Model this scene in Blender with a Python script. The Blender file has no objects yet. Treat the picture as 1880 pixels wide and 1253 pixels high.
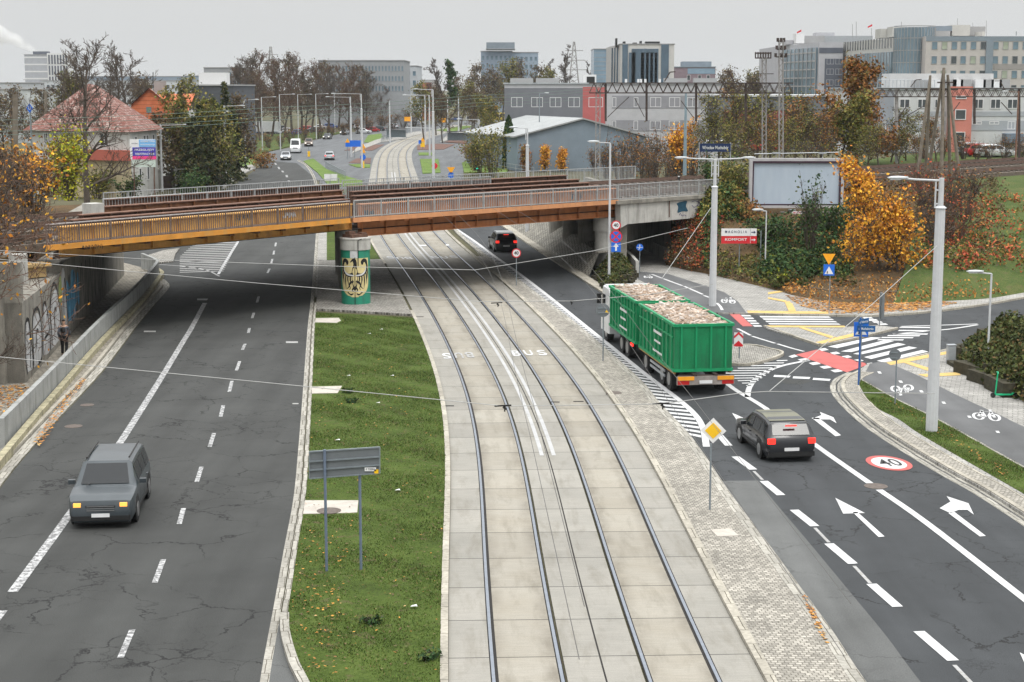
import bpy, math, random
from mathutils import Vector, Matrix
from mathutils.geometry import tessellate_polygon
R=random.Random(7)
SC=bpy.context.scene
COL=SC.collection
# ---------------------------------------------------------------- camera, sky, sun, exposure
F=3000.;CX,CY=940.,626.5;H=12.8;TILT=math.atan2(466.5,F)
cam=bpy.data.cameras.new('camera');cam.sensor_width=36;cam.lens=F/1880*36;cam.clip_start=.5;cam.clip_end=9000
co=bpy.data.objects.new('camera',cam);COL.objects.link(co);co.location=(0,0,H);co.rotation_euler=(math.pi/2-TILT,0,0);SC.camera=co
SUN_EL=math.radians(62);SUN_ROT=math.radians(150)
w=bpy.data.worlds.new('World');SC.world=w;w.use_nodes=True
nt=w.node_tree;nt.nodes.clear()
o_=nt.nodes.new('ShaderNodeOutputWorld');bg=nt.nodes.new('ShaderNodeBackground');bg.inputs[1].default_value=.1
sk=nt.nodes.new('ShaderNodeTexSky');sk.sky_type='NISHITA';sk.sun_disc=False;sk.sun_elevation=SUN_EL;sk.sun_rotation=SUN_ROT;sk.air_density=1.2;sk.dust_density=5
hs=nt.nodes.new('ShaderNodeHueSaturation');hs.inputs['Saturation'].default_value=.35
tc=nt.nodes.new('ShaderNodeTexCoord');sx=nt.nodes.new('ShaderNodeSeparateXYZ')
mr=nt.nodes.new('ShaderNodeMapRange');mr.inputs[1].default_value=0;mr.inputs[2].default_value=1;mr.inputs[3].default_value=7.3;mr.inputs[4].default_value=36
nz=nt.nodes.new('ShaderNodeTexNoise');nz.inputs['Scale'].default_value=2.2;nz.inputs['Detail'].default_value=3
mn=nt.nodes.new('ShaderNodeMapRange');mn.inputs[3].default_value=.94;mn.inputs[4].default_value=1.06
ml=nt.nodes.new('ShaderNodeMath');ml.operation='MULTIPLY'
cb=nt.nodes.new('ShaderNodeVectorMath');cb.operation='SCALE';cb.inputs[0].default_value=(.985,.998,1.0)
mx=nt.nodes.new('ShaderNodeMixRGB');mx.inputs[0].default_value=.93
L=nt.links.new
pz=nt.nodes.new('ShaderNodeMath');pz.operation='POWER';pz.use_clamp=True;pz.inputs[1].default_value=1.7
L(tc.outputs['Generated'],sx.inputs[0]);L(sx.outputs['Z'],pz.inputs[0]);L(pz.outputs[0],mr.inputs[0]);L(tc.outputs['Generated'],nz.inputs['Vector']);L(nz.outputs[0],mn.inputs[0])
L(mr.outputs[0],ml.inputs[0]);L(mn.outputs[0],ml.inputs[1]);L(ml.outputs[0],cb.inputs['Scale'])
L(sk.outputs[0],hs.inputs['Color']);L(hs.outputs[0],mx.inputs[1]);L(cb.outputs[0],mx.inputs[2]);L(mx.outputs[0],bg.inputs[0]);L(bg.outputs[0],o_.inputs[0])
sl=bpy.data.lights.new('sun','SUN');sl.energy=1.2;sl.angle=math.radians(16);sl.color=(1,.97,.92)
so=bpy.data.objects.new('sun',sl);COL.objects.link(so);so.rotation_euler=(math.pi/2-SUN_EL,0,math.pi-SUN_ROT)
so.location=(0,-50,80)
SC.view_settings.view_transform='Standard';SC.view_settings.look='None';SC.view_settings.exposure=0;SC.view_settings.gamma=1
SC.render.engine='CYCLES'
SC.cycles.max_bounces=6;SC.cycles.diffuse_bounces=3;SC.cycles.glossy_bounces=2;SC.cycles.transparent_max_bounces=6;SC.cycles.volume_bounces=2
# ---------------------------------------------------------------- measured points to ground points
def ray(px,py):
    u=(px-CX)/F;v=(py-CY)/F
    return Vector((u,math.cos(TILT)-v*math.sin(TILT),-math.sin(TILT)-v*math.cos(TILT)))
def G(px,py,z=0.):
    d=ray(px,py);return Vector((0,0,H))+d*((H-z)/(-d.z))
def P(px,py,Y):
    d=ray(px,py);return Vector((0,0,H))+d*(Y/d.y)
def GL(l,z=0.): return [G(x,y,z) for x,y in l]
def cat(pts,n=6):
    pts=[Vector(p) for p in pts];q=[pts[0]*2-pts[1]]+pts+[pts[-1]*2-pts[-2]];o=[]
    for i in range(1,len(q)-2):
        a,b,c,d=q[i-1:i+3]
        for k in range(n):
            t=k/n;o.append(.5*((2*b)+(c-a)*t+(2*a-5*b+4*c-d)*t*t+(3*b-a-3*c+d)*t**3))
    o.append(pts[-1].copy());return o
def GC(l,n=6,z=0.): return cat(GL(l,z),n)
# ---------------------------------------------------------------- materials
def hx(s,k=1.):
    s=s.lstrip('#');o=[]
    for i in (0,2,4):
        c=int(s[i:i+2],16)/255;o.append((c/12.92 if c<=.04045 else ((c+.055)/1.055)**2.4)*k)
    return (o[0],o[1],o[2],1)
class N:
    def __init__(s,name,rough=.8,metal=0,spec=.3):
        s.m=bpy.data.materials.new(name);s.m.use_nodes=True;s.t=s.m.node_tree;s.b=s.t.nodes['Principled BSDF']
        s.b.inputs['Roughness'].default_value=rough;s.b.inputs['Metallic'].default_value=metal;s.b.inputs['Specular IOR Level'].default_value=spec
        s.obj=None
    def n(s,t,**k):
        x=s.t.nodes.new('ShaderNode'+t)
        for a,b in k.items():
            if a.startswith('i_'):x.inputs[a[2:].replace('_',' ')].default_value=b
            else:setattr(x,a,b)
        return x
    def l(s,a,b): s.t.links.new(a,b)
    def co(s,kind='Object',sc=None,rot=None):
        x=s.n('TexCoord');o=x.outputs[kind]
        if sc or rot:
            m=s.n('Mapping')
            if sc:m.inputs['Scale'].default_value=sc
            if rot:m.inputs['Rotation'].default_value=rot
            s.l(o,m.inputs[0]);o=m.outputs[0]
        return o
    def noise(s,co,scale,detail=3,dist=0,rough=.5):
        x=s.n('TexNoise');x.inputs['Scale'].default_value=scale;x.inputs['Detail'].default_value=detail;x.inputs['Distortion'].default_value=dist;x.inputs['Roughness'].default_value=rough
        s.l(co,x.inputs['Vector']);return x.outputs[0]
    def ramp(s,v,stops,interp='LINEAR'):
        x=s.n('ValToRGB');x.color_ramp.interpolation=interp;e=x.color_ramp.elements
        while len(e)<len(stops):e.new(.5)
        for k,(p,c) in enumerate(stops):
            e[k].position=p;e[k].color=c if len(c)==4 else (*c,1)
        s.l(v,x.inputs[0]);return x.outputs[0]
    def mr(s,v,a,b,c=0.,d=1.):
        x=s.n('MapRange');x.inputs[1].default_value=a;x.inputs[2].default_value=b;x.inputs[3].default_value=c;x.inputs[4].default_value=d
        s.l(v,x.inputs[0]);return x.outputs[0]
    def mix(s,f,a,b,mode='MIX'):
        x=s.n('MixRGB',blend_type=mode)
        for i,v in enumerate((f,a,b)):
            if hasattr(v,'links'):s.l(v,x.inputs[i])
            elif i==0:x.inputs[0].default_value=v
            else:x.inputs[i].default_value=v
        return x.outputs[0]
    def math(s,op,a,b=0.):
        x=s.n('Math',operation=op)
        for i,v in enumerate((a,b)):
            if hasattr(v,'links'):s.l(v,x.inputs[i])
            else:x.inputs[i].default_value=v
        return x.outputs[0]
    def out(s,col,bump=None,bs=.3,bd=.02,rough=None):
        if hasattr(col,'links'):s.l(col,s.b.inputs['Base Color'])
        else:s.b.inputs['Base Color'].default_value=col
        if bump is not None:
            x=s.n('Bump');x.inputs['Strength'].default_value=bs;x.inputs['Distance'].default_value=bd;s.l(bump,x.inputs['Height']);s.l(x.outputs[0],s.b.inputs['Normal'])
        if rough is not None:s.l(rough,s.b.inputs['Roughness'])
        return s.m
def grey(v): return (v,v,v,1)
MC={}
def mat(name,col,rough=.7,var=.18,scale=4,metal=0,bump=.0,fine=0,spec=.3,dirt=None):
    if name in MC:return MC[name]
    m=N(name,rough,metal,spec);c=m.co()
    n1=m.noise(c,scale,5,0,.6)
    f=m.mr(n1,.3,.7,1-var,1+var)
    col=m.mix(1.,col,f,'MULTIPLY')
    if fine:
        n2=m.noise(c,scale*25,2);col=m.mix(1.,col,m.mr(n2,.3,.7,1-fine,1+fine),'MULTIPLY')
    if dirt:
        n3=m.noise(m.co('Object',(1,1,.15)),2.2,5,.3,.65);col=m.mix(m.mr(n3,.5,.72,0,.75),col,dirt)
    MC[name]=m.out(col,n1 if bump else None,bump);return MC[name]
def paint(name,col,rough=.35,**k): return mat(name,col,rough,.06,3,spec=.5,**k)
def emis(name,col,st):
    m=N(name,.4);m.b.inputs['Base Color'].default_value=col;m.b.inputs['Emission Color'].default_value=col;m.b.inputs['Emission Strength'].default_value=st;return m.m
# ---------------------------------------------------------------- mesh builder
ORG={}
class MB:
    def __init__(s): s.v=[];s.f=[];s.uv=[];s.mi=[];s.cm=0
    def face(s,pts,uv=None):
        b=len(s.v);s.v+= [Vector(p) for p in pts];s.f.append(list(range(b,b+len(pts))));s.uv.append(uv);s.mi.append(s.cm)
    def grid(s,rows,close=False,capa=False,capb=False):
        b=len(s.v);n=len(rows[0])
        for r in rows:s.v+=[Vector(p) for p in r]
        for i in range(len(rows)-1):
            for j in range(n if close else n-1):
                a=b+i*n+j;c=b+i*n+(j+1)%n
                s.f.append([a,c,c+n,a+n]);s.uv.append(None);s.mi.append(s.cm)
        if capa:s.f.append([b+j for j in range(n)][::-1]);s.uv.append(None);s.mi.append(s.cm)
        if capb:s.f.append([b+(len(rows)-1)*n+j for j in range(n)]);s.uv.append(None);s.mi.append(s.cm)
    def box(s,c,d,rz=0,M=None):
        x,y,z=d[0]/2,d[1]/2,d[2]/2;c=Vector(c);m=Matrix.Rotation(rz,3,'Z') if M is None else M
        p=[c+m@Vector((i*x,j*y,k*z)) for k in (-1,1) for j in (-1,1) for i in (-1,1)]
        b=len(s.v);s.v+=p
        for q in ((0,2,3,1),(4,5,7,6),(0,1,5,4),(2,6,7,3),(0,4,6,2),(1,3,7,5)):s.f.append([b+i for i in q]);s.uv.append(None);s.mi.append(s.cm)
    def beam(s,a,b,w,h,up=Vector((0,0,1))):
        a=Vector(a);b=Vector(b);d=b-a;l=d.length
        if l<1e-6:return
        y=d/l;x=y.cross(up)
        if x.length<1e-4:x=y.cross(Vector((1,0,0)))
        x.normalize();z=x.cross(y);s.box((a+b)/2,(w,l,h),M=Matrix((x,y,z)).transposed())
    def tube(s,pts,r,n=6,cap=True):
        pts=[Vector(p) for p in pts];rows=[];prev=None
        for i,p in enumerate(pts):
            d=(pts[min(i+1,len(pts)-1)]-pts[max(i-1,0)]);d.normalize()
            x=d.cross(Vector((0,0,1))) if prev is None else prev-d*prev.dot(d)
            if x.length<1e-3:x=d.cross(Vector((1,0,0)))
            x.normalize();prev=x;y=d.cross(x);rr=r[i] if isinstance(r,(list,tuple)) else r
            rows.append([p+(x*math.cos(2*math.pi*k/n)+y*math.sin(2*math.pi*k/n))*rr for k in range(n)])
        s.grid(rows,True,cap,cap)
    def cyl(s,c,r,h,n=16,r2=None):
        c=Vector(c);s.tube([c,c+Vector((0,0,h))],[r,r if r2 is None else r2],n)
    def lathe(s,c,prof,n=24):
        c=Vector(c);s.grid([[c+Vector((r*math.cos(2*math.pi*k/n),r*math.sin(2*math.pi*k/n),z)) for k in range(n)] for r,z in prof],True)
    def poly(s,pts,z0=None,uvf=None):
        """filled polygon; with z0 also side walls down to z0"""
        pts=[Vector(p) for p in pts]
        tr=tessellate_polygon([pts]);b=len(s.v);s.v+=pts
        for t in tr:
            a,c,d=[pts[i] for i in t]
            if (c-a).cross(d-a).z<0:t=(t[0],t[2],t[1])
            s.f.append([b+i for i in t]);s.uv.append(None);s.mi.append(s.cm)
        if z0 is not None:
            n=len(pts);b2=len(s.v);s.v+=[Vector((p.x,p.y,z0)) for p in pts]
            for i in range(n):
                j=(i+1)%n;s.f.append([b+i,b2+i,b2+j,b+j]);s.uv.append(None);s.mi.append(s.cm)
    def build(s,name,m,parent=None,smooth=False,loc=None):
        me=bpy.data.meshes.new(name);org=Vector((0,0,0))
        if parent is not None:org=ORG.get(parent.name,org)
        if loc is not None:org=Vector(loc)
        me.from_pydata([(p-org)[:] for p in s.v],[],s.f)
        for mm in (m if isinstance(m,(list,tuple)) else [m]):me.materials.append(mm)
        if isinstance(m,(list,tuple)):me.polygons.foreach_set('material_index',s.mi)
        if any(u for u in s.uv):
            ul=me.uv_layers.new(name='UVMap').data;k=0
            for f,u in zip(s.f,s.uv):
                for i in range(len(f)):
                    if u:ul[k].uv=u[i]
                    k+=1
        if smooth:me.polygons.foreach_set('use_smooth',[True]*len(me.polygons))
        me.update()
        o=bpy.data.objects.new(name,me);COL.objects.link(o)
        if parent is not None:o.parent=parent;ORG[o.name]=org
        elif loc is not None:o.location=org;ORG[o.name]=org
        return o
def tag(o,label=None,cat=None,group=None,kind=None):
    if label:o['label']=label
    if cat:o['category']=cat
    if group:o['group']=group
    if kind:o['kind']=kind
    return o
def thing(name,label,cat,loc=(0,0,0),rz=0,group=None):
    o=bpy.data.objects.new(name,None);COL.objects.link(o);o.empty_display_size=.3
    o.location=loc;o.rotation_euler=(0,0,rz);ORG[o.name]=Vector(loc);tag(o,label,cat,group);return o
def proto(name,label,cat,group=None):
    """thing built at origin; moved afterwards"""
    return thing(name,label,cat,(0,0,0),0,group)
KIDS={}
def dup(o,loc,rz=0,label=None,sc=1.,group=None,parent=None):
    c=o.copy();COL.objects.link(c)
    if parent is None:
        c.location=loc;c.rotation_euler=(0,0,rz);c.scale=(sc,sc,sc) if not isinstance(sc,tuple) else sc
        if label:c['label']=label
        if group:c['group']=group
    else:c.parent=parent
    for ch in o.children:dup(ch,None,parent=c)
    return c
def struct(name,mb,m,**k): return tag(mb.build(name,m,**k),kind='structure')
def off(pts,d):
    """offset polyline in plan; d>0 to the right of travel"""
    o=[]
    for i,p in enumerate(pts):
        t=pts[min(i+1,len(pts)-1)]-pts[max(i-1,0)];t=Vector((t.x,t.y,0)).normalized()
        o.append(Vector((p.x+t.y*d,p.y-t.x*d,p.z)))
    return o
def band(mb,pts,a,b,z,h=0.,uv=True):
    """strip between offsets a..b of a polyline, top at z, sides down h"""
    A=off(pts,a);B=off(pts,b);s=0
    for p in A+B:p.z=z
    for i in range(len(A)-1):
        ds=(pts[i+1]-pts[i]).length
        mb.face([A[i],B[i],B[i+1],A[i+1]],[(a,s),(b,s),(b,s+ds),(a,s+ds)])
        if h:
            dn=Vector((0,0,-h));mb.face([A[i]+dn,A[i],A[i+1],A[i+1]+dn],[(0,s),(h,s),(h,s+ds),(0,s+ds)]);mb.face([B[i],B[i]+dn,B[i+1]+dn,B[i+1]],[(0,s),(h,s),(h,s+ds),(0,s+ds)])
        s+=ds
    if h:
        for k in (0,-1):
            dn=Vector((0,0,-h));mb.face([A[k],A[k]+dn,B[k]+dn,B[k]])
# tram centre line, natural cubic through measured stations (log distance)
KY=[33,45,56,68,82,96,115,145,180,230,300,380,460,560];KX=[2.1,1.66,1.27,.51,-.89,-2.59,-5.17,-9.35,-12.86,-16.57,-21.73,-24.62,-22.17,-16.49]
def _spl():
    k=[math.log(y) for y in KY];n=len(k);h=[k[i+1]-k[i] for i in range(n-1)]
    a=[0]*n;b=[1]*n;c=[0]*n;d=[0]*n
    for i in range(1,n-1):a[i]=h[i-1];b[i]=2*(h[i-1]+h[i]);c[i]=h[i];d[i]=6*((KX[i+1]-KX[i])/h[i]-(KX[i]-KX[i-1])/h[i-1])
    for i in range(1,n):
        w_=a[i]/b[i-1];b[i]-=w_*c[i-1];d[i]-=w_*d[i-1]
    M=[0]*n;M[-1]=d[-1]/b[-1]
    for i in range(n-2,-1,-1):M[i]=(d[i]-c[i]*M[i+1])/b[i]
    return k,h,M
_k,_h,_M=_spl()
def tramx(Y):
    x=math.log(max(Y,33));n=len(_k);j=0
    while j<n-2 and x>_k[j+1]:j+=1
    h=_h[j];A=(_k[j+1]-x)/h;C=(x-_k[j])/h
    v=A*KX[j]+C*KX[j+1]+((A**3-A)*_M[j]+(C**3-C)*_M[j+1])*h*h/6
    return v+(.035*(33-Y) if Y<33 else 0)
TY=[12,16,20,24,28]+[32+i*1.5 for i in range(80)]+[152+i*6 for i in range(69)]
TRAM=[Vector((tramx(y),y,0)) for y in TY]
def tram_seg(y0,y1): return [p for p in TRAM if y0<=p.y<=y1]
# ---------------------------------------------------------------- ground materials
def asphalt(name,base,warm=0,crack=1.,worn=0):
    m=N(name,.85,0,.25);c=m.co()
    n1=m.noise(c,.35,4,0,.6);n2=m.noise(c,38,2);n3=m.noise(m.co('Object',(1,.06,1)),.9,3,0,.5)
    col=m.mix(1.,base,m.mr(n1,.3,.7,.86,1.14),'MULTIPLY');col=m.mix(1.,col,m.mr(n2,.3,.7,.8,1.2),'MULTIPLY');col=m.mix(1.,col,m.mr(n3,.35,.65,.86,1.12),'MULTIPLY')
    # long wandering cracks
    d=m.n('VectorMath',operation='ADD');nn=m.n('TexNoise');nn.inputs['Scale'].default_value=1.1;nn.inputs['Detail'].default_value=6;nn.inputs['Roughness'].default_value=.65
    m.l(c,nn.inputs['Vector']);sc=m.n('VectorMath',operation='SCALE');sc.inputs['Scale'].default_value=1.3;m.l(nn.outputs['Color'],sc.inputs[0]);m.l(c,d.inputs[0]);m.l(sc.outputs[0],d.inputs[1])
    mask=m.mr(m.noise(c,.16,2),.47,.6)
    for s_,wd,k in ((.30,.012,.9),(.75,.018,.75)):
        v=m.n('TexVoronoi',feature='DISTANCE_TO_EDGE');v.inputs['Scale'].default_value=s_;m.l(d.outputs[0],v.inputs['Vector'])
        cr=m.mr(v.outputs['Distance'],wd*.42,wd*.85,1,0);cr=m.math('MULTIPLY',cr,mask if s_>.5 else m.mr(m.noise(c,.5,2),.42,.56));col=m.mix(m.math('MULTIPLY',cr,k*crack),col,grey(.012))
    v=m.n('TexVoronoi');v.inputs['Scale'].default_value=.11;m.l(c,v.inputs['Vector'])
    col=m.mix(1.,col,m.mr(v.outputs['Color'],0,1,.94,1.06),'MULTIPLY')
    return m.out(col,n2,.25,.01)
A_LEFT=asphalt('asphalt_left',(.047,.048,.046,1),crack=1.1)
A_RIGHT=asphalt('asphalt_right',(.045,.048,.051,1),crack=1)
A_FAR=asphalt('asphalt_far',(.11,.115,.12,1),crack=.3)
A_BIKE=asphalt('asphalt_bike',(.105,.106,.108,1),crack=0)
A_PATCH=asphalt('asphalt_patch',(.10,.102,.10,1),crack=.4)
def slab(name,base,tint):
    """cast concrete slabs; u across, v along (metres)"""
    m=N(name,.85,0,.25);c=m.co();uv=m.co('UV');s=m.n('SeparateXYZ');m.l(uv,s.inputs[0])
    v=m.math('FRACT',m.math('DIVIDE',s.outputs['Y'],2.62))
    j=m.math('GREATER_THAN',m.math('ABSOLUTE',m.math('SUBTRACT',v,.5)),.4925)
    n1=m.noise(c,.5,4,0,.6);n2=m.noise(m.co('UV',(.9,14,1)),1.6,6,.3,.65);n4=m.noise(c,30,2)
    fl=m.n('TexWhiteNoise',noise_dimensions='1D');m.l(m.math('FLOOR',m.math('DIVIDE',s.outputs['Y'],2.62)),fl.inputs['W'])
    col=m.mix(m.mr(n1,.3,.7),base,tint);col=m.mix(1.,col,m.mr(n2,.25,.75,.84,1.13),'MULTIPLY');col=m.mix(1.,col,m.mr(fl.outputs[0],0,1,.9,1.08),'MULTIPLY');col=m.mix(1.,col,m.mr(n4,.3,.7,.93,1.07),'MULTIPLY')
    st=m.mr(m.noise(m.co('UV',(1.6,.3,1)),1.3,5,.3,.7),.5,.75,0,.5);col=m.mix(st,col,(.13,.115,.085,1))
    e=m.mr(m.math('ABSOLUTE',m.math('SUBTRACT',m.math('ABSOLUTE',s.outputs['X']),1.7)),.3,.62,0,1)
    if 'inner' in name:col=m.mix(m.math('MULTIPLY',e,m.mr(m.noise(m.co('UV',(1,.5,1)),1.1,5,.3,.7),.35,.65,.05,.5)),col,(.10,.085,.065,1))
    col=m.mix(m.math('MULTIPLY',j,.85),col,grey(.02))
    return m.out(col,n2,.15,.01)
SLAB_O=slab('concrete_slab_outer',(.285,.27,.24,1),(.24,.23,.205,1))
SLAB_I=slab('concrete_slab_inner',(.27,.245,.20,1),(.305,.285,.245,1))
def pavers(name,base,var,bw,bh,mortar=.02,mcol=grey(.06),kind='Object',rot=0):
    m=N(name,.9,0,.2);c=m.co(kind,None,(0,0,rot));b=m.n('TexBrick',offset=.5);b.inputs['Scale'].default_value=1;b.inputs['Brick Width'].default_value=bw;b.inputs['Row Height'].default_value=bh;b.inputs['Mortar Size'].default_value=mortar;b.inputs['Mortar Smooth'].default_value=.2
    b.inputs['Color1'].default_value=[x*(1-var) for x in base[:3]]+[1];b.inputs['Color2'].default_value=[x*(1+var) for x in base[:3]]+[1];b.inputs['Mortar'].default_value=mcol
    dn=m.n('VectorMath',operation='ADD');nn=m.n('TexNoise');nn.inputs['Scale'].default_value=3;m.l(c,nn.inputs['Vector']);sc=m.n('VectorMath',operation='SCALE');sc.inputs['Scale'].default_value=.05;m.l(nn.outputs['Color'],sc.inputs[0]);m.l(c,dn.inputs[0]);m.l(sc.outputs[0],dn.inputs[1])
    m.l(dn.outputs[0],b.inputs['Vector'])
    n1=m.noise(m.co(),.5,4,0,.65);n2=m.noise(m.co(),9,3)
    col=m.mix(1.,b.outputs[0],m.mr(n1,.3,.7,.8,1.18),'MULTIPLY');col=m.mix(1.,col,m.mr(n2,.3,.7,.82,1.2),'MULTIPLY')
    return m.out(col,b.outputs['Fac'],-.35,.02)
COBBLE=pavers('granite_setts',(.30,.28,.245,1),.3,.15,.13,.014,(.13,.12,.10,1),'UV')
PAVE=pavers('concrete_paving',(.30,.29,.27,1),.13,.4,.2,.012,(.1,.095,.085,1),rot=.3)
STONE=pavers('kerb_stone',(.31,.295,.26,1),.18,.2,.9,.012,(.1,.09,.07,1),'UV')
KERB=pavers('kerb_concrete',(.34,.315,.265,1),.12,.6,1.0,.012,(.09,.08,.06,1),'UV')
TACT=mat('tactile_yellow',(.52,.36,.13,1),.85,.18,5,fine=.2)
MARKW=None
def road_paint(name,col,wear,under=(.1,.1,.1,1)):
    m=N(name,.6,0,.4);c=m.co();n=m.noise(c,7,6,.5,.75);n1=m.noise(c,1.2,3)
    base=m.mix(1.,col,m.mr(n1,.3,.7,.86,1.08),'MULTIPLY')
    return m.out(m.mix(m.mr(n,1-wear-.05,1-wear+.06,0,.9),base,under),n,.2,.005)
WHITE_N=road_paint('marking_white_fresh',grey(.52),.36);WHITE_T=road_paint('marking_white_tram',grey(.39),.4,(.26,.25,.22,1))
WHITE_W=road_paint('marking_white_worn',grey(.5),.52,(.09,.09,.09,1))
WHITE_F=road_paint('marking_white_faded',grey(.36),.5,(.26,.25,.23,1))
RED_M=road_paint('marking_red',(.42,.085,.075,1),.3,(.3,.1,.09,1));BLACK_M=mat('marking_black',grey(.03),.7)
def grassm(name,a,b,c3,sc=1.):
    m=N(name,.95,0,.1);c=m.co();n1=m.noise(c,.7*sc,5,.3,.7);n2=m.noise(c,14*sc,4,0,.7);n3=m.noise(c,2.6,3,.3,.6)
    col=m.ramp(m.math('ADD',m.math('MULTIPLY',n1,.45),m.math('MULTIPLY',n2,.55)),[(.36,a),(.5,b),(.62,c3)])
    col=m.mix(m.mr(n3,.58,.72,0,.75),col,(.10,.075,.045,1))
    return m.out(col,n2,.7,.05)
GRASS=grassm('verge_grass',(.033,.046,.012,1),(.058,.088,.018,1),(.085,.115,.028,1))
GRASS_D=grassm('rough_grass',(.03,.045,.014,1),(.06,.09,.024,1),(.11,.105,.04,1),.7)
SOIL=grassm('leaf_litter_soil',(.05,.038,.022,1),(.09,.06,.032,1),(.16,.095,.04,1),.8)
BASEG=grassm('base_ground',(.06,.06,.035,1),(.09,.085,.05,1),(.12,.11,.07,1),.3)
BALL=mat('track_ballast',(.13,.105,.085,1),.95,.3,6,fine=.45,bump=.6)
GRASSF=grassm('far_grass',(.06,.10,.03,1),(.11,.17,.04,1),(.15,.20,.06,1),.4)
BED=mat('planting_bed',(.12,.065,.05,1),.95,.3,3,fine=.3)
# ---------------------------------------------------------------- ground sheets
mb=MB();mb.poly([(-3500,-300,-.03),(3500,-300,-.03),(3500,5500,-.03),(-3500,5500,-.03)]);struct('ground',mb,BASEG)
L0=[(440,1500),(477,1253),(490,1180),(505,1100),(521,1010),(539,913),(548,820),(556,720),(565,600),(571,545),(580,430),(582,380),(579,345),(572,322),(560,304),(545,295)]
L0=GC(L0)
left=[(-330,1500),(-150,1140),(0,897),(95,785),(190,682),(250,602),(285,560),(306,535),(312,524),(303,514),(288,509),(262,505),(225,500),(150,492),(150,458),(300,440),(385,365),(440,333),(470,311),(497,292)]
LL=GC(left,4)
mb=MB();mb.poly(L0+[G(520,278),G(500,280)]+LL[::-1]);struct('road',mb,A_LEFT)
# far carriageways
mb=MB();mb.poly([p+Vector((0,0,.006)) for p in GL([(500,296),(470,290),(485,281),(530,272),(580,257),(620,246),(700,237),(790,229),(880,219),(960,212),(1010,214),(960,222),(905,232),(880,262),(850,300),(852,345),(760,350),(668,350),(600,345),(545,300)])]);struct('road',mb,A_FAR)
# tram bed: two shoulders, two inner slabs, centre
mb=MB();full=tram_seg(0,600)
for a,b in ((-3.43,-2.515),(-.84,-.012),(.012,.84),(2.515,3.43)):band(mb,full,a,b,.03,.08)
struct('tram_track_bed',mb,SLAB_O)
mb=MB()
for a,b in ((-2.34,-1.015),(1.015,2.34)):band(mb,full,a,b,.03,.08)
struct('tram_track_slabs',mb,SLAB_I)
RAIL=mat('polished_rail_steel',(.30,.33,.38,1),.35,.1,5,metal=.8);GROOVE=mat('rail_groove',(.022,.02,.018,1),.9)
for k,o in enumerate((-2.45,-.95,.95,2.45)):
    mb=MB();band(mb,full,o-.037,o+.037,.038,.06)
    r=struct('tram_rail',mb,RAIL);g=MB();band(g,full,o-(.065 if o in(-2.45,.95) else .11),o+(.11 if o in(-2.45,.95) else .065),.02,.01)
    g2=g.build('rail_groove',GROOVE,r)
mb=MB();band(mb,full,-.02,.02,.0315,.01);struct('tram_bed_joint',mb,GROOVE)
# kerbs along tram bed
mb=MB();band(mb,tram_seg(0,94),-3.62,-3.44,.13,.2);band(mb,tram_seg(118,152),-3.62,-3.44,.1,.2);band(mb,tram_seg(0,190),3.44,3.66,.13,.2)
struct('kerb',mb,KERB)
# left gutter and kerb beside grass median
mb=MB();seg=[p for p in L0];band(mb,seg,0,.2,.008,.05);
band(mb,[p for p in L0 if p.y<98 and p.y>37.2]+[],.25,.39,.13,.2)
kb=cat([G(x,y) for x,y in ((522,1134),(523,1168),(536,1216),(553,1253),(640,1420))],5);band(mb,kb[::-1],-.1,.12,.136,.2)
band(mb,[p for p in L0 if p.y>98],.22,.36,.1,.2)
struct('kerb',mb,STONE)
mb=MB();mb.poly([p+Vector((0,0,.003)) for p in GL([(487,1200),(520,1130),(530,1135),(532,1185),(545,1218),(561,1255),(650,1425),(560,1500),(440,1500),(478,1253)])]);struct('road_patch',mb,A_PATCH)
# median grass in front of the pier
gr=[p for p in tram_seg(0,91.2)];gr=off(gr,-3.6)
le=[p for p in L0 if 37.2<p.y<92.6];le=off(le,.38)
low=cat([G(x,y) for x,y in ((527,1140),(531,1182),(545,1218),(561,1253),(650,1420))],4)
def flat(l,z): return [Vector((p.x,p.y,z)) for p in l]
MEDIAN=flat(le[::-1]+low+[p for p in gr if p.y>low[-1].y],.11)
mb=MB();mb.poly(MEDIAN,-.02);struct('grass_verge',mb,GRASS)
# paving round the pier, second verge behind it
mb=MB();e1=off([p for p in L0 if 92.6<=p.y<=124],.36);e2=off(tram_seg(91.2,122),-3.62)
mb.poly(flat(e1[::-1]+e2,.11),-.02)
for i in range(1): pass
pv=mb
SETT2=pavers('pier_setts',(.30,.285,.26,1),.22,.2,.2,.025,(.09,.085,.07,1),rot=.1)
struct('pavement',pv,SETT2)
mb=MB();e1=off([p for p in L0 if 124<=p.y<=215],.36);e2=off(tram_seg(122,215),-3.62)
mb.poly(flat([G(600,481)]+[G(600,428)]+[G(606,372)]+[G(640,348)]+[G(668,348)]+off(tram_seg(122,205),-3.7)[::-1],.12),-.02);struct('grass_verge',mb,GRASS)
mb=MB();mb.poly(flat([G(583,481),G(600,481),G(600,428),G(606,372),G(588,372)],.115),-.02);struct('pavement',mb,PAVE)
mb=MB();mb.poly(flat(GL([(557,297),(575,292),(600,312),(640,326),(668,334),(668,342),(606,345),(583,318)]),.1),-.02);struct('grass_verge',mb,GRASSF)
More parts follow.
